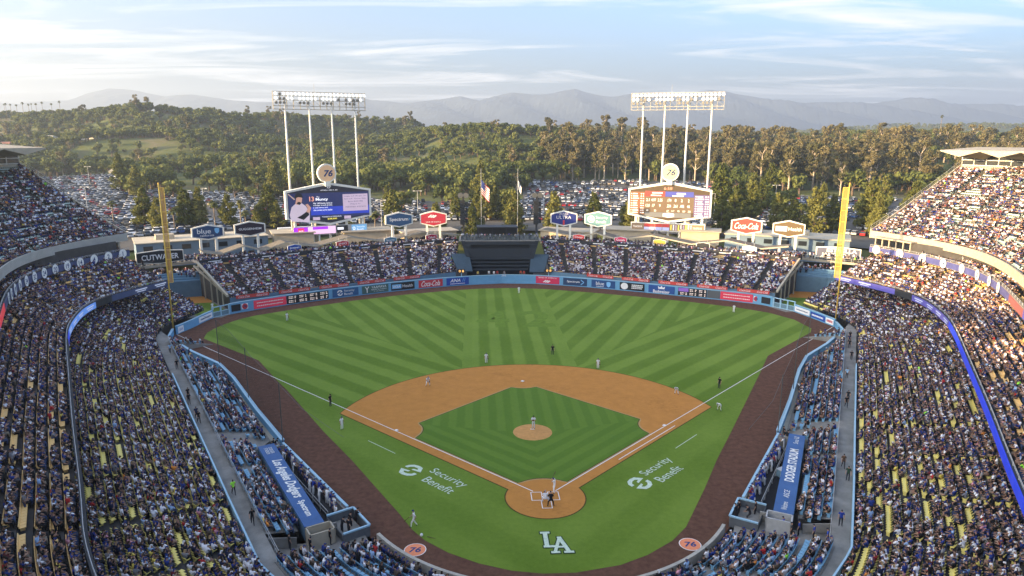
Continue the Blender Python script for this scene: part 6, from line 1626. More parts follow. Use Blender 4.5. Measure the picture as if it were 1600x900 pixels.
def car_mesh(kind):
    mb = MB()
    if kind == 0: prof = [(-2.25, .35), (2.25, .35), (2.3, .62), (2.1, .82), (1.15, .95), (-1.75, .98), (-2.25, .92)]; cab = [(1.1, .95), (.35, 1.42), (-1.0, 1.45), (-1.75, .98)]
    else: prof = [(-2.3, .4), (2.3, .4), (2.35, .75), (2.15, 1.0), (1.3, 1.1), (-2.2, 1.12), (-2.35, .9)]; cab = [(1.3, 1.1), (.7, 1.72), (-2.0, 1.75), (-2.25, 1.12)]
    def ext(pr, w, mi, wt=None):
        n = len(pr); a = [(p[0], -w/2, p[1]) for p in pr]; b = [(p[0], w/2, p[1]) for p in pr]
        mb.add(a+b, [tuple(range(n)), tuple(range(2*n-1, n-1, -1))]+[(i, n+i, n+(i+1) % n, (i+1) % n) for i in range(n)], mi)
    ext(prof, 1.82, 0); ext(cab, 1.62, 1)
    top = [(cab[1][0]-.12, cab[1][1]+.01), (cab[2][0]+.1, cab[2][1]+.01), (cab[2][0]+.1, cab[2][1]+.05), (cab[1][0]-.12, cab[1][1]+.05)]; ext(top, 1.5, 0)
    for x in (-1.4, 1.4):
        for y in (-.86, .86): mb.tube([(x, y-.1, .33), (x, y+.1, .33)], .33, 8, 2)
    for y in (-.65, .65): mb.obox((2.26, y-.2, .62), (.06, 0, 0), (0, .4, 0), (0, 0, .14), 3)
    return mb
CARM = [attr_mat('car_paint', 'paint', .3), mat('car_glass', (.015, .018, .022), .08, 0, spec=.6), mat('tyre_rubber', (.02, .02, .02), .9, 0), mat('head_lamp', (.8, .8, .75), .2, 0)]
CARP = [proto(car_mesh(k), 'car', CARM) for k in (0, 1)]
PAINT = [('white', (.78, .78, .78), 30), ('silver', (.42, .43, .44), 18), ('black', (.015, .015, .017), 20), ('grey', (.13, .135, .14), 16), ('blue', (.03, .07, .20), 7), ('red', (.38, .025, .025), 6), ('beige', (.38, .32, .24), 3)]
cars = []
r_ = 186.0; k = 0
while r_ < 470:
    for t in np.arange(math.radians(18), math.radians(162), 2.75/r_):
        if (math.degrees(t) % 24) < (400/r_): continue
        if random.random() < .06: continue
        cars.append((r_*math.cos(t), 30+r_*math.sin(t), t + (math.pi if k % 2 else 0) + random.gauss(0, .02)))
    r_ += 5.3 if k % 2 == 0 else 11.4
    k += 1
cars = np.array(cars); cars[:, :2] += rng.normal(0, .12, (len(cars), 2))
CAR_OK = (depth(cars[:, 0], cars[:, 1]) < lim(cars[:, 0], cars[:, 1])-4)
cars = cars[CAR_OK]; czz = land_z(cars[:, 0], cars[:, 1])+.47
pc = proj_px(np.c_[cars[:, :2], czz]); inv = (pc[:, 0] > -20) & (pc[:, 0] < 1620) & (pc[:, 1] < 372)
cars = cars[inv]; czz = czz[inv]; pcv = pc[inv]

# ------------------------------------------------------------------ trees
def leaf_mat(name, a, b):
    m = bpy.data.materials.new(name); m.use_nodes = True; n = m.node_tree; bs = n.nodes['Principled BSDF']; bs.inputs['Roughness'].default_value = .7; bs.inputs['Specular IOR Level'].default_value = .15
    t = n.nodes.new('ShaderNodeTexCoord'); no = n.nodes.new('ShaderNodeTexNoise'); no.inputs['Scale'].default_value = .55; no.inputs['Detail'].default_value = 3
    n.links.new(t.outputs['Object'], no.inputs['Vector'])
    oi = n.nodes.new('ShaderNodeObjectInfo'); ad_ = n.nodes.new('ShaderNodeMath'); ad_.operation = 'MULTIPLY_ADD'; ad_.inputs[1].default_value = .75; ad_.inputs[2].default_value = -.35
    n.links.new(oi.outputs['Random'], ad_.inputs[0]); s2 = n.nodes.new('ShaderNodeMath'); s2.operation = 'ADD'; n.links.new(no.outputs['Fac'], s2.inputs[0]); n.links.new(ad_.outputs[0], s2.inputs[1])
    mx_ = n.nodes.new('ShaderNodeMix'); mx_.data_type = 'RGBA'; mx_.clamp_factor = True; n.links.new(s2.outputs[0], mx_.inputs['Factor']); mx_.inputs['A'].default_value = (*a, 1); mx_.inputs['B'].default_value = (*b, 1)
    n.links.new(mx_.outputs['Result'], bs.inputs['Base Color'])
    tr = n.nodes.new('ShaderNodeBsdfTranslucent'); n.links.new(mx_.outputs['Result'], tr.inputs['Color']); ms = n.nodes.new('ShaderNodeMixShader'); ms.inputs[0].default_value = .25
    n.links.new(bs.outputs[0], ms.inputs[1]); n.links.new(tr.outputs[0], ms.inputs[2]); n.links.new(ms.outputs[0], n.nodes['Material Output'].inputs['Surface'])
    return m
ML_OAK = leaf_mat('oak_leaves', (.058, .082, .018), (.175, .188, .050)); ML_EUC = leaf_mat('eucalyptus_leaves', (.080, .084, .034), (.215, .178, .082)); ML_PINE = leaf_mat('pine_needles', (.060, .078, .016), (.190, .185, .045)); ML_PALM = leaf_mat('palm_fronds', (.060, .080, .022), (.150, .150, .050)); ML_DRY = leaf_mat('dry_brush_leaves', (.085, .072, .036), (.16, .125, .070))
MB_PALE = mat('pale_bark', (.46, .38, .29), .9, .2, 1.0); MB_BARK = mat('brown_bark', (.14, .10, .07), .95, .2, 1.0); MB_PALMT = mat('palm_bark', (.22, .17, .12), .95, .2, 1.0)
def leaves(blobs, n, size, seed):
    r = np.random.default_rng(seed); B = np.array(blobs, float); w = B[:, 3]*B[:, 4]; w /= w.sum()
    k = r.choice(len(B), n, p=w); d = r.normal(size=(n, 3)); d /= np.linalg.norm(d, axis=1)[:, None]
    rad = r.uniform(0, 1, n)**.42
    P = B[k, :3]+d*rad[:, None]*np.c_[B[k, 3], B[k, 3], B[k, 4]]
    N_ = d+r.normal(size=(n, 3))*.55; N_ /= np.linalg.norm(N_, axis=1)[:, None]
    a = np.cross(N_, r.normal(size=(n, 3))); a /= np.linalg.norm(a, axis=1)[:, None]; b = np.cross(N_, a)
    s_ = size*r.uniform(.6, 1.3, n)[:, None]
    V = np.stack([P-a*s_-b*s_*.6, P+a*s_-b*s_*.6, P+a*s_*.7+b*s_*.7, P-a*s_*.7+b*s_*.7], 1).reshape(-1, 3)
    mb = MB(); mb.v = V.tolist(); mb.f = [(4*i, 4*i+1, 4*i+2, 4*i+3) for i in range(n)]; mb.m = [0]*n
    return mb
def tree_proto(kind, seed):
    r = random.Random(seed); tk = MB(); blobs = []
    if kind == 'oak':
        h = 8.0; tk.tube([(0, 0, -1), (.1, 0, 1.4), (.2, .1, 3.0)], [.38, .30, .2], 7)
        for i in range(9):
            a = r.uniform(0, 6.28); q = r.uniform(.6, 2.7); z = r.uniform(3.2, 6.6); e = (q*math.cos(a), q*math.sin(a), z); tk.tube([(.15, .05, 2.2), (e[0]*.6, e[1]*.6, z*.75), e], [.15, .09, .04], 5)
            blobs.append((*e, r.uniform(1.2, 2.0), r.uniform(.9, 1.5)))
        lf = leaves(blobs, 520, .42, seed); ms = (MB_BARK, ML_OAK)
    elif kind == 'brush':
        tk.tube([(0, 0, -.5), (0, 0, 1.2)], [.12, .06], 5)
        for i in range(6):
            a = r.uniform(0, 6.28); q = r.uniform(.2, 1.7); blobs.append((q*math.cos(a), q*math.sin(a), r.uniform(.8, 1.9), r.uniform(.7, 1.2), r.uniform(.6, 1.0)))
        lf = leaves(blobs, 260, .30, seed); ms = (MB_BARK, ML_DRY)
    elif kind == 'euc':
        h = r.uniform(24, 30); lean = r.uniform(-1.5, 1.5); fx = lambda z: lean*(max(z, 0)/h)**1.5
        tk.tube([(fx(z), 0, z) for z in (-1, 5, 11, 17, h*.8)], [.62, .5, .4, .28, .12], 8)
        for i in range(21):
            z0 = r.uniform(h*.22, h*.8); a = r.uniform(0, 6.28); q = r.uniform(1.8, 5.2)*(1.15-.5*z0/h); e = (fx(z0)+q*math.cos(a), q*math.sin(a), z0+r.uniform(2.5, 6.0)); e = (e[0], e[1], min(e[2], h))
            tk.tube([(fx(z0), 0, z0), (fx(z0)+q*.55*math.cos(a), q*.55*math.sin(a), z0+(e[2]-z0)*.45), e], [.2, .13, .05], 5)
            blobs.append((*e, r.uniform(1.5, 2.7), r.uniform(1.0, 1.9))); 
            if r.random() < .5: blobs.append((e[0]*.7, e[1]*.7, e[2]-2.2, r.uniform(1.0, 1.7), r.uniform(.8, 1.3)))
        lf = leaves(blobs, 2500, .44, seed); ms = (MB_PALE, ML_EUC)
    elif kind == 'pine':
        h = r.uniform(12, 15); tk.tube([(0, 0, -1), (.1, 0, h*.4), (.05, .1, h*.95)], [.34, .24, .07], 7)
        z = 2.4
        while z < h:
            w = (3.1*(1-(z/h)**2.6)+.7)*r.uniform(.75, 1.2)
            for i in range(6):
                a = r.uniform(0, 6.28); blobs.append((w*.6*math.cos(a), w*.6*math.sin(a), z+r.uniform(-.5, .5), w*r.uniform(.35, .55), r.uniform(.6, 1.1)))
            z += 1.05
        lf = leaves(blobs, 4200, .26, seed); ms = (MB_BARK, ML_PINE)
    elif kind in ('palm', 'skypalm'):
        h = 9.5 if kind == 'palm' else 21.0; tk.tube([(0, 0, -1), (.1, 0, h*.5), (.0, .1, h)], [.26, .2, .17], 7)
        lf = MB()
        for i in range(26):
            a = i*2.4; el = r.uniform(-.6, 1.1); L = r.uniform(1.6, 2.3); d = np.array([math.cos(a)*math.cos(el), math.sin(a)*math.cos(el), math.sin(el)]); sd_ = np.array([-math.sin(a), math.cos(a), 0]); p0 = np.array([0, .1, h]); p1 = p0+d*L*.6; p2 = p0+d*L+np.array([0, 0, -.7])
            w = .42; lf.add([p0-sd_*.06, p0+sd_*.06, p1+sd_*w, p1-sd_*w, p2+sd_*w*.5, p2-sd_*w*.5], [(0, 1, 2, 3), (3, 2, 4, 5)])
        for i in range(10):
            a = i*.63; p0 = np.array([.2*math.cos(a), .2*math.sin(a)+.1, h-.2]); p1 = p0+np.array([.45*math.cos(a), .45*math.sin(a), -1.5]); sd_ = np.array([-math.sin(a), math.cos(a), 0])*.25; lf.add([p0-sd_, p0+sd_, p1+sd_, p1-sd_], [(0, 1, 2, 3)])
        ms = (MB_PALMT, ML_PALM)
    t_o = tk.build('trunk', ms[0], None, True); c_o = lf.build('crown', ms[1], None, fix=False); COL.objects.unlink(t_o); COL.objects.unlink(c_o)
    jm = MB(); jm.v = [tuple(v.co) for v in t_o.data.vertices]+[tuple(v.co) for v in c_o.data.vertices]; n0 = len(t_o.data.vertices)
    jm.f = [tuple(p.vertices) for p in t_o.data.polygons]+[tuple(n0+q for q in p.vertices) for p in c_o.data.polygons]; jm.m = [0]*len(t_o.data.polygons)+[1]*len(c_o.data.polygons)
    whole = jm.build('tree', list(ms), None, fix=False); COL.objects.unlink(whole)
    return t_o.data, c_o.data, whole
TP = {k: [tree_proto(k, 40+i*7+ord(k[0])) for i in range(n)] for k, n in (('oak', 4), ('brush', 2), ('euc', 5), ('pine', 3), ('palm', 2), ('skypalm', 2))}
KINDS = ['oak']*4+['brush']*2+['euc']*5
ALLP = [p[2] for k in ('oak', 'brush', 'euc') for p in TP[k]]
NAMEK = {'oak': 'oak_tree', 'brush': 'shrub', 'euc': 'eucalyptus_tree', 'pine': 'pine_tree', 'palm': 'palm_tree', 'skypalm': 'palm_tree'}
def plant(kind, x, y, label, group, scale=1.0, z=None, var=None, rz=None):
    v = TP[kind][random.randrange(len(TP[kind])) if var is None else var]
    z = float(land_z(x, y)[0]) if z is None else z
    r = empty(NAMEK[kind], (x, y, z-.2), random.uniform(0, 6.28) if rz is None else rz); r.scale = (scale*random.uniform(.92, 1.08),)*2+(scale,)
    tag(r, label, 'shrub' if kind == 'brush' else 'tree', group)
    for nm, me_ in (('trunk', v[0]), ('crown', v[1])):
        o = bpy.data.objects.new(nm, me_); COL.objects.link(o); o.parent = r
    return r
# woodland on the hills
MEADOW = [(-355, 742, 34, 13), (-154, 939, 40, 20), (-61, 499, 16, 22), (-18, 456, 16, 26), (192, 773, 40, 40), (261, 769, 32, 35), (-100, 620, 18, 14), (60, 560, 14, 10)]
def scatter_trees(n, dmin, dmax, pxlo, pxhi):
    d = np.sqrt(rng.uniform(dmin**2, dmax**2, n)); px = rng.uniform(pxlo, pxhi, n)
    f2 = CAM_F[:2]/np.linalg.norm(CAM_F[:2]); r2 = np.array([f2[1], -f2[0]])
    P = CAM_P[:2]+d[:, None]*(f2+((px-800)/FPX/math.cos(PITCH))[:, None]*r2)
    return P, px, d
P, px, d_ = scatter_trees(21000, 380, 1180, -60, 1660)
ok = depth(P[:, 0], P[:, 1]) > lim(P[:, 0], P[:, 1])+4
for mxx, myy, rx, ry in MEADOW: ok &= (((P[:, 0]-mxx)/rx)**2+((P[:, 1]-myy)/ry)**2) > 1.0
P = P[ok]; px = px[ok]; d_ = d_[ok]; nT = len(P)
cl = np.sin(P[:, 0]*.05+1)+np.sin(P[:, 1]*.043)+np.sin((P[:, 0]+P[:, 1])*.021)
dlim = d_-np.interp(px, LIMX, LIMD)
kind = np.where(rng.uniform(size=nT) < .18+.1*(cl > .8), 'brush', 'oak')
kind = np.where((px > 790) & (rng.uniform(size=nT) < np.interp(px, [790, 900, 1700], [.03, .20, .20])*np.interp(dlim, [0, 60, 120, 330, 340], [1.3, 1.2, .6, .5, 0])), 'euc', kind)
kind = np.where((px < 815) & (rng.uniform(size=nT) < .014), 'euc', kind)
drop = (kind != 'euc') & (rng.uniform(size=nT) < np.where((cl < -.75), .80, .05))
sel_ = ~drop; P = P[sel_]; px = px[sel_]; d_ = d_[sel_]; kind = kind[sel_]; nT = len(P)
Zt = land_z(P[:, 0], P[:, 1])-.3
base = {'oak': 0, 'brush': 4, 'euc': 6}; cnt = {'oak': 4, 'brush': 2, 'euc': 5}
ki = np.array([base[k]+rng.integers(cnt[k]) for k in kind])
sc_ = np.where(kind == 'euc', rng.uniform(.5, 1.12, nT), rng.uniform(.85, 1.55, nT)*np.where(dlim[sel_] < 90, 1.3, 1.0)*np.where(kind == 'brush', .7, 1.0))*np.where((px < 815) & (kind == 'euc'), .7, 1.0)
pt = proj_px(np.c_[P, Zt+5]); seen = (pt[:, 0] > -30) & (pt[:, 0] < 1630)
order = np.argsort(d_/ (sc_*np.where(kind == 'euc', 2.6, 1)))
vis_o = [i for i in order if seen[i] and 5 < pt[i, 0] < 1595]; big = [i for i in vis_o if kind[i] == 'euc'][:110]+[i for i in vis_o if kind[i] == 'oak'][:110]+[i for i in vis_o if kind[i] == 'brush'][:30]
bset = np.zeros(nT, bool); bset[big] = True
LABK = {'oak': 'round dark green oak at the hill foot', 'brush': 'dry olive-brown shrub at the hill foot', 'euc': 'eucalyptus with pale bare trunk past the car park'}
for i in big:
    k = kind[i]; plant(k, P[i, 0], P[i, 1], ('tall ' if sc_[i]*(2 if k == 'brush' else 1) > .95 else 'smaller ')+LABK[k]+', beyond '+behind(P[i, 0], P[i, 1]), {'oak': 'hillside oaks', 'brush': 'hillside shrubs', 'euc': 'eucalyptus grove'}[k], float(sc_[i]), float(Zt[i])+.2, int(ki[i]-base[k]))
rest = ~bset & seen
Pf, pxf, df = scatter_trees(2600, 1900, 2900, 700, 1660); Zf = land_z(Pf[:, 0], Pf[:, 1])-.3
scatter('hillside_woodland', np.r_[np.c_[P, Zt][rest], np.c_[Pf, Zf]], rng.uniform(0, 6.28, rest.sum()+len(Pf)), np.r_[ki[rest], rng.integers(0, 4, len(Pf))], ALLP, scl=np.r_[sc_[rest], rng.uniform(.9, 1.8, len(Pf))][:, None]*np.ones((1, 3)))
# skyline palms on the ridge, garden palms and pines behind the outfield
def at(px_, dd):
    f2 = CAM_F[:2]/np.linalg.norm(CAM_F[:2]); r2 = np.array([f2[1], -f2[0]]); return CAM_P[:2]+dd*(f2+((px_-800)/FPX/math.cos(PITCH))*r2)
for px_, dd in ((4, 905), (12, 900), (19, 890), (26, 895), (33, 880), (40, 885), (50, 870), (57, 875), (66, 865), (75, 860), (84, 858), (95, 850), (104, 845), (118, 842), (130, 840), (12, 930), (48, 940), (88, 900)):
    x, y = at(px_, dd); plant('skypalm', x, y, 'tall thin fan palm on the skyline of the left ridge', 'skyline palms', random.uniform(.8, 1.0))
for px_, dd, s_ in ((243, 800, .7), (236, 806, .5), (572, 1000, .6), (648, 1010, .75), (655, 1000, .5), (700, 770, .5)):
    x, y = at(px_, dd); plant('euc', x, y, 'lone tall tree standing out above the hill crest', 'crest trees', s_)
x, y = at(1437, 830); plant('skypalm', x, y, 'lone tall fan palm rising above the right-hand woods', None, 1.25)
PINES = [(237, 268, 1.15), (258, 262, .9), (300, 268, 1.2), (322, 270, 1.05), (366, 272, .95), (412, 268, .8), (428, 272, 1.15), (440, 270, .85), (618, 262, 1.15), (683, 262, 1.2), (738, 262, 1.2), (745, 275, 1.0), (803, 268, 1.2), (864, 266, 1.25), (925, 270, 1.0), (984, 268, 1.0), (976, 275, .9), (1120, 255, 1.1), (1138, 262, 1.0), (1165, 262, 1.1), (1205, 265, 1.0), (1228, 262, .9), (1262, 255, 1.2), (1290, 258, 1.0), (775, 300, 1.0), (760, 296, 1.1), (790, 298, 1.0), (715, 300, .9), (1360, 250, 1.1)]
for i, (px_, dd, s_) in enumerate(PINES):
    x, y = at(px_, dd-10); plant('pine', x, y, f'dense upright sunlit pine {how_far(x, y)} behind {behind(x, y)}', 'pines behind the outfield', s_)
for px_, dd in ((345, 262), (385, 262), (392, 250), (555, 250), (574, 262), (590, 256), (640, 250), (655, 250), (668, 252), (706, 252), (900, 255), (912, 252), (950, 255), (965, 250), (1213, 250), (1305, 262), (1368, 262), (190, 268), (282, 255)):
    x, y = at(px_, dd-8); plant('palm', x, y, f'short fan palm with golden fronds behind {behind(x, y)}', 'palms behind the pavilions', random.uniform(.85, 1.15))

EXTRA = [(r0, r1, a, b, n) for r0, r1, a, b, n in ((1112, 1345, 262, 350, 17), (200, 232, 355, 385, 4), (236, 470, 350, 375, 6), (565, 640, 290, 350, 3), (690, 835, 325, 350, 8), (985, 1120, 262, 300, 6), (1345, 1420, 255, 330, 6))]
for a0, a1, d0, d1, n in EXTRA:
    for k in range(n):
        x, y = at(random.uniform(a0, a1), random.uniform(d0, d1)); plant(random.choice(['oak', 'oak', 'pine']), x, y, f'leafy tree among the parked cars {how_far(x, y)} behind {behind(x, y)}', 'car park trees', random.uniform(.95, 1.6))
# cars after the trees: the 260 that show largest are individuals
clear = np.ones(len(cars), bool)
odr = np.argsort(pcv[:, 2]); odr = [i for i in odr if 0 < pcv[i, 0] < 1600][:260]
sol = np.zeros(len(cars), bool); sol[odr] = True
pk = pick(PAINT, len(cars)); PC = np.array([q[1] for q in PAINT]); ck = rng.integers(0, 2, len(cars))
for i in odr:
    o = bpy.data.objects.new('parked_car', CARP[ck[i]].data); COL.objects.link(o); o.location = (cars[i, 0], cars[i, 1], czz[i]); o.rotation_euler = (0, 0, cars[i, 2]); o['paint'] = [float(v) for v in PC[pk[i]]]
    tag(o, f'{PAINT[pk[i]][0]} {"saloon" if ck[i] == 0 else "sport utility"} car parked {how_far(cars[i, 0], cars[i, 1])} behind {behind(cars[i, 0], cars[i, 1])}', 'car', 'cars parked behind the outfield')
m_ = ~sol
scatter('parked_cars', np.c_[cars[:, :2], czz][m_], cars[:, 2][m_], ck[m_], CARP, {'paint': PC[pk][m_]})
print('trees', nT, 'cars', len(cars))
# houses and sheds seen on the slopes
for i, (px_, dd, w, dp, h, wall_c, roof_c, lab) in enumerate(((22, 640, 34, 12, 6, (.62, .58, .50), (.36, .16, .11), 'long white house with a red tiled roof on the left slope'), (108, 655, 12, 8, 5, (.66, .60, .42), (.40, .36, .28), 'small cream house among the trees on the left slope'), (165, 660, 22, 9, 4, (.50, .47, .42), (.42, .40, .36), 'long low grey-roofed house on the left slope'), (300, 690, 16, 8, 4, (.60, .55, .48), (.40, .36, .30), 'pale house half hidden below the ridge meadow'), (208, 505, 13, 6, 4, (.55, .47, .32), (.45, .40, .30), 'tan shed at the edge of the left car park'), (253, 500, 9, 5, 3.5, (.52, .46, .36), (.44, .38, .28), 'smaller tan shed beside the trees at the left car park'), (1578, 800, 16, 9, 7, (.68, .66, .62), (.5, .48, .45), 'white house on the right-hand crest'), (1415, 860, 14, 8, 6, (.66, .64, .6), (.5, .46, .42), 'white house near the lone palm'))):
    x, y = at(px_, dd); z = float(land_z(x, y)[0]); b = empty('house', (x, y, z), random.uniform(-.3, .3)); tag(b, lab, 'house')
    MB().box((0, 0, h/2), (w, dp, h)).build('wall', mat(f'house_wall_{i}', wall_c, .9, .1, .4), b)
    rf = MB(); rf.add([(-w/2-.5, -dp/2-.5, h), (w/2+.5, -dp/2-.5, h), (w/2+.5, dp/2+.5, h), (-w/2-.5, dp/2+.5, h), (-w/2+2, 0, h+2.0), (w/2-2, 0, h+2.0)], [(0, 1, 5, 4), (1, 2, 5), (2, 3, 4, 5), (3, 0, 4), (3, 2, 1, 0)]); rf.build('roof', mat(f'house_roof_{i}', roof_c, .9, .12, .5), b)
    for k in range(max(2, int(w/4))): MB().box((-w/2+2+k*4, -dp/2-.03, h*.55), (1.3, .08, 1.3)).build('window', mat('dark_window', (.02, .025, .03), .1, 0, spec=.6), b)
for px_, dd in ((152, 300), (160, 420), (330, 300), (600, 262), (656, 300), (848, 300), (1200, 330), (1108, 290), (1060, 330)):
    x, y = at(px_, dd); z = float(land_z(x, y)[0]); b = empty('lamp_post', (x, y, z)); tag(b, 'slim grey car park lamp post with a double head', 'lamp post', 'car park lamp posts')
    MB().tube([(0, 0, 0), (0, 0, 11)], [.14, .09], 6).build('pole', M_STEEL, b); MB().box((0, 0, 11.1), (3.2, .25, .15)).build('arm', M_STEEL, b)
    for e_ in (-1.5, 1.5): MB().box((e_, 0, 11.05), (.9, .5, .2)).build('lamp_head', M_WHITE, b)
for px_, dd, lab in ((600, 236, 'white coach parked behind the left pavilion canopy'), (468, 240, 'white coach parked under the left video board')):
    x, y = at(px_, dd); z = float(land_z(x, y)[0])+.5; b = empty('coach', (x, y, z), .35); tag(b, lab, 'bus')
    bd = MB(); bd.obox((-6, -1.25, .45), (12, 0, 0), (0, 2.5, 0), (0, 0, 1.3)); bd.obox((-6, -1.22, 2.6), (12, 0, 0), (0, 2.44, 0), (0, 0, .55)); bd.build('body', M_WHITE, b)
    MB().obox((-5.95, -1.2, 1.75), (11.9, 0, 0), (0, 2.4, 0), (0, 0, .85)).build('window_band', mat('car_glass', (.015, .018, .022), .08, 0, spec=.6), b)
    for xx in (-4, 3.8):
        for yy in (-1.15, 1.15): MB().tube([(xx, yy-.15, .5), (xx, yy+.15, .5)], .5, 12).build('wheel', mat('tyre_rubber', (.02, .02, .02), .9, 0), b)
# ------------------------------------------------------------------ players, umpires, staff
GREYU = (.70, .71, .73); WHITEU = (.86, .85, .83); BLACKU = (.012, .012, .014); NAVYC = (.018, .035, .15); BLUEJ = (.02, .045, .27)
SK1 = (.42, .25, .17)
READY_J = pose(pel=(0, -.12, .82), chest=(0, .10, 1.14), neck=(0, .20, 1.29), head=(0, .27, 1.42), hipl=(-.12, -.1, .78), hipr=(.12, -.1, .78), knel=(-.25, .16, .46), kner=(.25, .16, .46), ankl=(-.30, -.02, .09), ankr=(.30, -.02, .09), toel=(-.34, .15, .04), toer=(.34, .15, .04), shol=(-.2, .14, 1.22), shor=(.2, .14, 1.22), elbl=(-.27, .26, .96), elbr=(.27, .26, .96), wril=(-.14, .44, .84), wrir=(.14, .44, .84))
BENT_J = pose(pel=(0, -.15, .90), chest=(0, .22, 1.04), neck=(0, .38, 1.08), head=(0, .50, 1.12), hipl=(-.11, -.13, .86), hipr=(.11, -.13, .86), knel=(-.2, .08, .47), kner=(.2, .08, .47), ankl=(-.26, -.03, .09), ankr=(.26, -.03, .09), toel=(-.28, .14, .04), toer=(.28, .14, .04), shol=(-.2, .28, 1.08), shor=(.2, .28, 1.08), elbl=(-.26, .26, .80), elbr=(.26, .26, .80), wril=(-.2, .14, .58), wrir=(.2, .14, .58))
PITCH_J = pose(elbl=(-.30, .08, 1.18), wril=(-.05, .24, 1.24), elbr=(.28, .10, 1.18), wrir=(.04, .25, 1.22), kner=(.12, .05, .5), ankr=(.14, -.10, .09), toer=(.16, .06, .04))
BAT_J = pose(pel=(0, 0, .90), chest=(.02, .03, 1.28), neck=(0, .05, 1.44), head=(-.03, .09, 1.57), hipl=(-.13, 0, .86), hipr=(.13, 0, .86), knel=(-.27, .10, .47), kner=(.27, .10, .47), ankl=(-.34, .0, .09), ankr=(.34, .0, .09), toel=(-.36, .16, .04), toer=(.36, .16, .04), elbl=(-.12, .30, 1.22), wril=(.14, .26, 1.40), elbr=(.40, .10, 1.36), wrir=(.20, .22, 1.46))
CROUCH_J = pose(pel=(0, -.15, .42), chest=(0, .05, .78), neck=(0, .12, .93), head=(0, .18, 1.06), hipl=(-.13, -.1, .42), hipr=(.13, -.1, .42), knel=(-.34, .26, .50), kner=(.34, .26, .50), ankl=(-.28, -.02, .09), ankr=(.28, -.02, .09), toel=(-.34, .15, .04), toer=(.34, .15, .04), shol=(-.2, .08, .86), shor=(.2, .08, .86), elbl=(-.3, .28, .68), elbr=(.3, .2, .62), wril=(-.1, .52, .74), wrir=(.22, .05, .45))
LEAN_J = pose(chest=(0, .12, 1.32), neck=(0, .18, 1.48), head=(0, .24, 1.61), shol=(-.2, .14, 1.40), shor=(.2, .14, 1.40), elbl=(-.27, .32, 1.16), elbr=(.27, .32, 1.16), wril=(-.08, .48, 1.14), wrir=(.08, .48, 1.14))
WALK_J = pose(knel=(-.11, .24, .52), ankl=(-.11, .28, .12), toel=(-.12, .45, .06), kner=(.11, -.04, .5), ankr=(.11, -.30, .14), toer=(.12, -.16, .05), elbl=(-.27, -.18, 1.18), wril=(-.24, -.08, .94), elbr=(.27, .10, 1.16), wrir=(.24, .30, 1.0))
PM = {k: body_mesh('player_body', j, fingers=True, sub=1) for k, j in (('stand', STAND_J), ('ready', READY_J), ('bent', BENT_J), ('pitch', PITCH_J), ('bat', BAT_J), ('crouch', CROUCH_J), ('lean', LEAN_J), ('walk', WALK_J))}
M_GLOVE = mat('leather_glove', (.10, .045, .02), .7, .1, 4.0); M_WOOD = mat('bat_wood', (.10, .05, .025), .4, .1, 3.0)
def fig(pose_, x, y, face, label, shirt, pants, cap, z=.05, skin=SK1, shoe=(.02, .02, .02), glove=None, bat=None, group=None, scale=1.11, name='person'):
    rz = math.atan2(-(face[0]-x), face[1]-y)
    o = person(name, PM[pose_], (x, y, z), rz, shirt, pants, cap, skin, shoe, scale)
    tag(o, label, 'person', group)
    J = {'stand': STAND_J, 'ready': READY_J, 'bent': BENT_J, 'pitch': PITCH_J, 'bat': BAT_J, 'crouch': CROUCH_J, 'lean': LEAN_J, 'walk': WALK_J}[pose_]
    if glove:
        w = np.array(J['wri'+glove]); e = np.array(J['elb'+glove]); d = (w-e)/np.linalg.norm(w-e); c = w+d*.12
        mb = MB(); mb.tube([c-d*.10, c, c+d*.12], [.06, .13, .05], 8); g = mb.build('glove', M_GLOVE, o)
    if bat:
        a, b = np.array(bat[0]), np.array(bat[1]); d = b-a; mb = MB(); mb.tube([a, a+d*.35, a+d*.7, b], [.016, .018, .032, .030], 8); mb.build('bat', M_WOOD, o)
    return o
HOME = (0, 0)
fig('stand', -50.2, 80.5, HOME, 'left fielder in pale grey uniform standing on the outfield stripes', GREYU, GREYU, NAVYC, glove='l')
fig('stand', 3.6, 106.6, HOME, 'centre fielder in pale grey uniform near the outfield wall', GREYU, GREYU, NAVYC, glove='l')
fig('stand', 53.3, 84.0, HOME, 'right fielder in pale grey uniform near the warning track', GREYU, GREYU, NAVYC, glove='l')
fig('stand', -6.0, 48.7, HOME, 'shortstop in grey uniform at the edge of the clay by second base', GREYU, GREYU, NAVYC, glove='l')
fig('stand', 13.9, 44.6, HOME, 'second baseman in grey uniform on the outfield edge of the clay', GREYU, GREYU, NAVYC, glove='l')
fig('ready', -15.9, 37.2, HOME, 'third baseman in grey uniform with blue sleeves on the clay', GREYU, GREYU, (.05, .09, .28), glove='l')
fig('bent', 24.4, 31.6, (10, 10), 'first baseman in grey uniform with hands on knees near first base', GREYU, GREYU, NAVYC)
fig('pitch', 0.15, 18.55, HOME, 'pitcher in grey uniform and black cap on the mound', GREYU, GREYU, BLACKU, z=.28, glove='l')
fig('bat', 1.15, 1.0, (-5, 1.5), 'batter in white uniform and dark helmet in the right batter box', WHITEU, WHITEU, NAVYC, bat=((.18, .26, 1.46), (.52, -.12, 2.12)))
fig('crouch', -0.1, -1.1, (0, 18), 'catcher in grey with pale chest gear crouching behind the plate', GREYU, GREYU, (.30, .31, .33), glove='l')
fig('ready', 0.4, -2.15, (0, 18), 'plate umpire dressed all in black behind the catcher', BLACKU, BLACKU, BLACKU, scale=1.12)
fig('stand', -30.2, 28.9, (0, 15), 'umpire in black by the third-base line', BLACKU, (.03, .03, .035), BLACKU, scale=1.11)
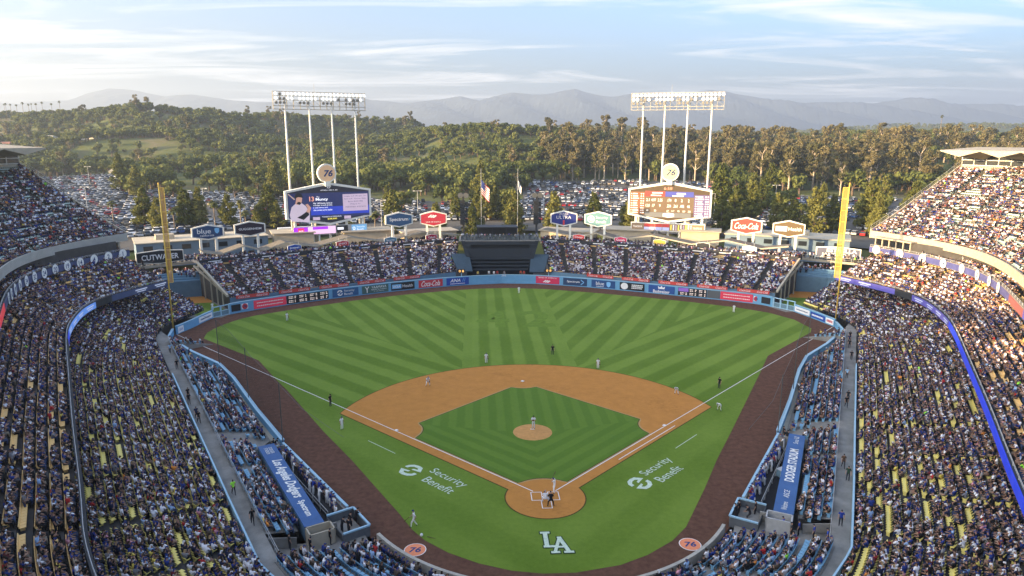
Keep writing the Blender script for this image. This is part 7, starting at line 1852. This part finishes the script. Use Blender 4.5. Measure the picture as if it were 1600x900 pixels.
fig('stand', 32.2, 33.9, (0, 15), 'umpire in black beyond first base on the foul line', BLACKU, (.03, .03, .035), BLACKU, scale=1.11)
fig('stand', 6.7, 53.2, HOME, 'umpire in black on the grass behind second base', BLACKU, (.03, .03, .035), BLACKU, scale=1.11)
fig('stand', -26.8, 20.0, HOME, 'third-base coach in white uniform standing in foul ground', WHITEU, WHITEU, NAVYC)
fig('bent', 28.9, 24.5, (5, 5), 'first-base coach in white uniform bent over in foul ground', WHITEU, WHITEU, NAVYC)
fig('walk', -14.5, -5.6, (-18, -6), 'on-deck batter in white uniform near the orange 76 mat', WHITEU, WHITEU, NAVYC, bat=((.2, .42, .95), (.25, .95, .5)))
fig('bent', -50.0, 39.6, (0, 20), 'ball attendant in pale jersey seated by the left field wall', (.62, .62, .62), (.2, .2, .22), NAVYC, z=.0)
fig('bent', 45.0, 32.3, (0, 20), 'ball attendant in white top by the right field wall net', (.75, .75, .75), (.2, .2, .22), NAVYC, z=.0)
fig('stand', -70.4, 91.0, HOME, 'relief pitcher in white standing on the left bullpen grass', WHITEU, WHITEU, NAVYC)
# loose bat and helmet on the track
hb = empty('dropped_gear', (-12.4, -7.6, 0)); tag(hb, 'white helmet and bat lying at the edge of the track by the 76 mat', 'bat')
MB().tube([(-.6, .1, .06), (.3, -.3, .06)], [.03, .015], 6).build('bat', M_WOOD, hb); mb = MB(); mb.tube([(-1.2, .4, .02), (-1.2, .4, .16), (-1.2, .4, .26)], [.16, .15, .06], 10); mb.build('helmet', M_WHITE, hb)
# dugout crews: along the rail and the inner step
def crew(s, n, lab, shirtset, seed):
    rr = random.Random(seed); F0 = np.array([33.2, 13.6]); F1 = np.array([21.9, -3.0]); dv = (F1-F0)/np.linalg.norm(F1-F0); inw = np.array([dv[1], -dv[0]])
    if np.dot(inw, -F0) < 0: inw = -inw
    for k in range(n):
        t = (k+.5+rr.uniform(-.3, .3))/n*.97+.015; row = rr.choice([.55, .55, .6, 1.0, 1.15]); p = F0+(F1-F0)*t-inw*row
        nm, sc_, pc_, cp_ = rr.choice(shirtset)
        f_ = p+inw*5+dv*rr.uniform(-2, 2)
        fig(rr.choice(['lean', 'lean', 'stand']), s*p[0], p[1], (s*f_[0], f_[1]), f'{nm} along the {lab} dugout rail', sc_, pc_, cp_, z=-.38, group=f'team members at the {lab} dugout rail')
crew(-1, 26, 'third-base', [('player in royal blue jacket and white trousers', BLUEJ, WHITEU, NAVYC), ('player in white uniform', WHITEU, WHITEU, NAVYC), ('staff member in navy pullover', (.02, .03, .10), (.05, .05, .06), NAVYC)], 3)
crew(1, 30, 'first-base', [('player in royal blue jacket and grey trousers', BLUEJ, GREYU, NAVYC), ('player in royal blue top and navy cap', (.03, .07, .36), GREYU, NAVYC), ('player in grey uniform', GREYU, GREYU, NAVYC), ('player in dark red hoodie', (.28, .03, .05), (.1, .1, .12), NAVYC)], 4)
for s in (-1, 1):
    rr = random.Random(9+s); lab = SIDES[s][0]
    for k in range(7):       # photographers in the pens at both ends of the rail
        x, y = (rr.uniform(20.2, 22.6), rr.uniform(-6.6, -4.6)) if k < 4 else (rr.uniform(33.6, 35.2), rr.uniform(12.6, 14.6))
        fig(rr.choice(['lean', 'stand', 'ready']), s*x, y, (0, 12), f'photographer in black in the pen by the {lab} dugout', (.02, .02, .024), (.03, .03, .035), rr.choice([BLACKU, (.03, .02, .015)]), z=-.1, group=f'photographers at the {lab} dugout')
    ic = empty('drink_cooler', (s*30.0, 5.2, -.85)); tag(ic, f'pale blue drinks cooler on the {lab} dugout floor', 'cooler')
    MB().box((0, 0, .5), (.9, .7, 1.0), .5).build('tub', M_RAIL, ic); MB().box((0, 0, 1.04), (.98, .78, .08), .5).build('lid', K_WHITE, ic)
    bn = empty('litter_bin', (s*28.6, -10.6, .3)); tag(bn, f'dark cylindrical litter bin behind the {lab} plaza wall', 'bin'); MB().tube([(0, 0, 0), (0, 0, .95)], [.32, .36], 12).build('drum', M_DARK, bn); MB().tube([(0, 0, .95), (0, 0, 1.05)], [.38, .36], 12).build('rim', M_STEEL, bn)
# stewards and people walking on the concourses
WK = [(-1, .10, 'pale blue', (.30, .48, .66)), (-1, .22, 'black', BLACKU), (-1, .40, 'black', BLACKU), (-1, .43, 'black', BLACKU), (-1, .50, 'dark navy', (.02, .03, .07)), (-1, .52, 'black', BLACKU), (-1, .78, 'lime green', (.40, .90, .08)), (-1, .86, 'black', BLACKU), (1, .06, 'black', BLACKU), (1, .09, 'navy', (.02, .03, .09)), (1, .13, 'black', BLACKU), (1, .22, 'black', BLACKU), (1, .34, 'pale blue', (.30, .48, .66)), (1, .47, 'black', BLACKU), (1, .50, 'black', BLACKU), (1, .74, 'brown', (.10, .06, .04)), (1, .78, 'dark green', (.02, .05, .03)), (1, .90, 'royal blue', BLUEJ)]
WCv = resample(WC[:46], 200)
for s, t, nm, c in WK:
    p = WCv[int(t*199)]; q = WCv[min(199, int(t*199)+4)]; lab = SIDES[s][0]
    fig(random.choice(['stand', 'walk']), s*(p[0]+random.uniform(-.5, .5)), p[1], (s*q[0], q[1]), f'{"steward" if nm in ("black", "lime green", "dark green") else "visitor"} in {nm} on the {lab} walkway', c, (.03, .03, .035), (.03, .02, .015), z=1.92, scale=1.0, group=f'people on the {lab} walkway')
for s, x, y, nm, c in ((-1, 24.2, -10.3, 'black', BLACKU), (-1, 26.4, -9.6, 'dark', (.03, .03, .03)), (-1, 22.6, -8.9, 'black', BLACKU), (1, 24.3, -9.9, 'black and white', (.05, .05, .05)), (1, 23.9, -8.8, 'royal blue', (.03, .07, .36)), (1, 26.4, -10.4, 'royal blue', (.03, .07, .36)), (1, 25.2, -9.6, 'royal blue', (.03, .07, .36)), (1, 27.4, -11.2, 'bright blue', (.04, .10, .48))):
    fig('stand', s*x, y, (s*x*.5, y+10), f'staff member in {nm} standing on the plaza by the {SIDES[s][0]} dugout', c, (.03, .03, .035), (.03, .03, .05), z=.31, scale=1.0, group=f'staff on the {SIDES[s][0]} plaza')
# standing fans on the pavilion concourses, the bar deck and the corner platforms: too many and small to count
pts = []; face = []
for s in (1, -1):
    for k in range(620):
        u = random.uniform(0, 1); off_ = random.choice([.9, .9, 1.4, 2.2, 3.5, 5.0, 6.5])*sg
        L = offset(PBc, off_); i = u*(len(L)-1); p = L[int(i)]*(1-i % 1)+L[min(len(L)-1, int(i)+1)]*(i % 1); pts.append((s*p[0]+random.gauss(0, .2), p[1]+random.gauss(0, .2), 8.06)); face.append(math.atan2(s*p[0], -p[1]) + random.gauss(0, .6))
    for k in range(110):
        t = random.random(); p = np.array([82.5, 121.])*(1-t)+np.array([101, 106.])*t+np.random.default_rng(k).normal(0, .5, 2); pts.append((s*p[0], p[1], 7.36)); face.append(random.uniform(0, 6.28))
    for k in range(150):
        pts.append((s*random.uniform(76, 92), random.uniform(108, 113), random.choice([.05, 4.4, 4.9]))); face.append(random.uniform(0, 6.28))
for k in range(40): pts.append((random.uniform(-12, 11), random.uniform(132.6, 136), 10.64)); face.append(math.pi+random.gauss(0, .4))
n = len(pts); a_ = pick(SHIRTS, n); c_ = pick(CAPS, n); p_ = pick(PANTS, n); k_ = pick(SKINS, n)
scatter('standing_crowd', pts, face, rng.integers(4, 6, n), SIT_P, {'shirt': SHC[a_], 'pants': PAC[p_], 'cap': CAC[c_], 'skin': SKC[k_], 'shoe': np.full((n, 3), .03)})
for k, (x, c, nm) in enumerate(((-7.2, (.6, .45, .1), 'yellow'), (-4.0, (.7, .7, .7), 'white'), (-2.6, (.75, .75, .75), 'white and red'), (-1.6, (.45, .04, .05), 'red'), (.4, (.3, .28, .3), 'grey'), (5.2, (.6, .1, .04), 'orange red'), (6.1, (.55, .06, .05), 'scarlet'))):
    fig('stand', x, 123.4+.5*(k % 2), HOME, f'person in {nm} top on the turf strip below the batter eye', c, (.05, .05, .07), (.03, .02, .02), z=1.16)
# ------------------------------------------------------------------ air
hz = MB(); hz.obox((-11000, -1200, -6), (22000, 0, 0), (0, 10500, 0), (0, 0, 640))
ho = hz.build('haze', bpy.data.materials.new('valley_haze')); ho['kind'] = 'stuff'
hm = ho.data.materials[0]; hm.use_nodes = True; n = hm.node_tree
n.nodes.remove(n.nodes['Principled BSDF']); pv = n.nodes.new('ShaderNodeVolumePrincipled')
pv.inputs['Color'].default_value = (.70, .83, 1.0, 1); pv.inputs['Density'].default_value = 1.75e-4; pv.inputs['Anisotropy'].default_value = .35
n.links.new(pv.outputs[0], n.nodes['Material Output'].inputs['Volume'])
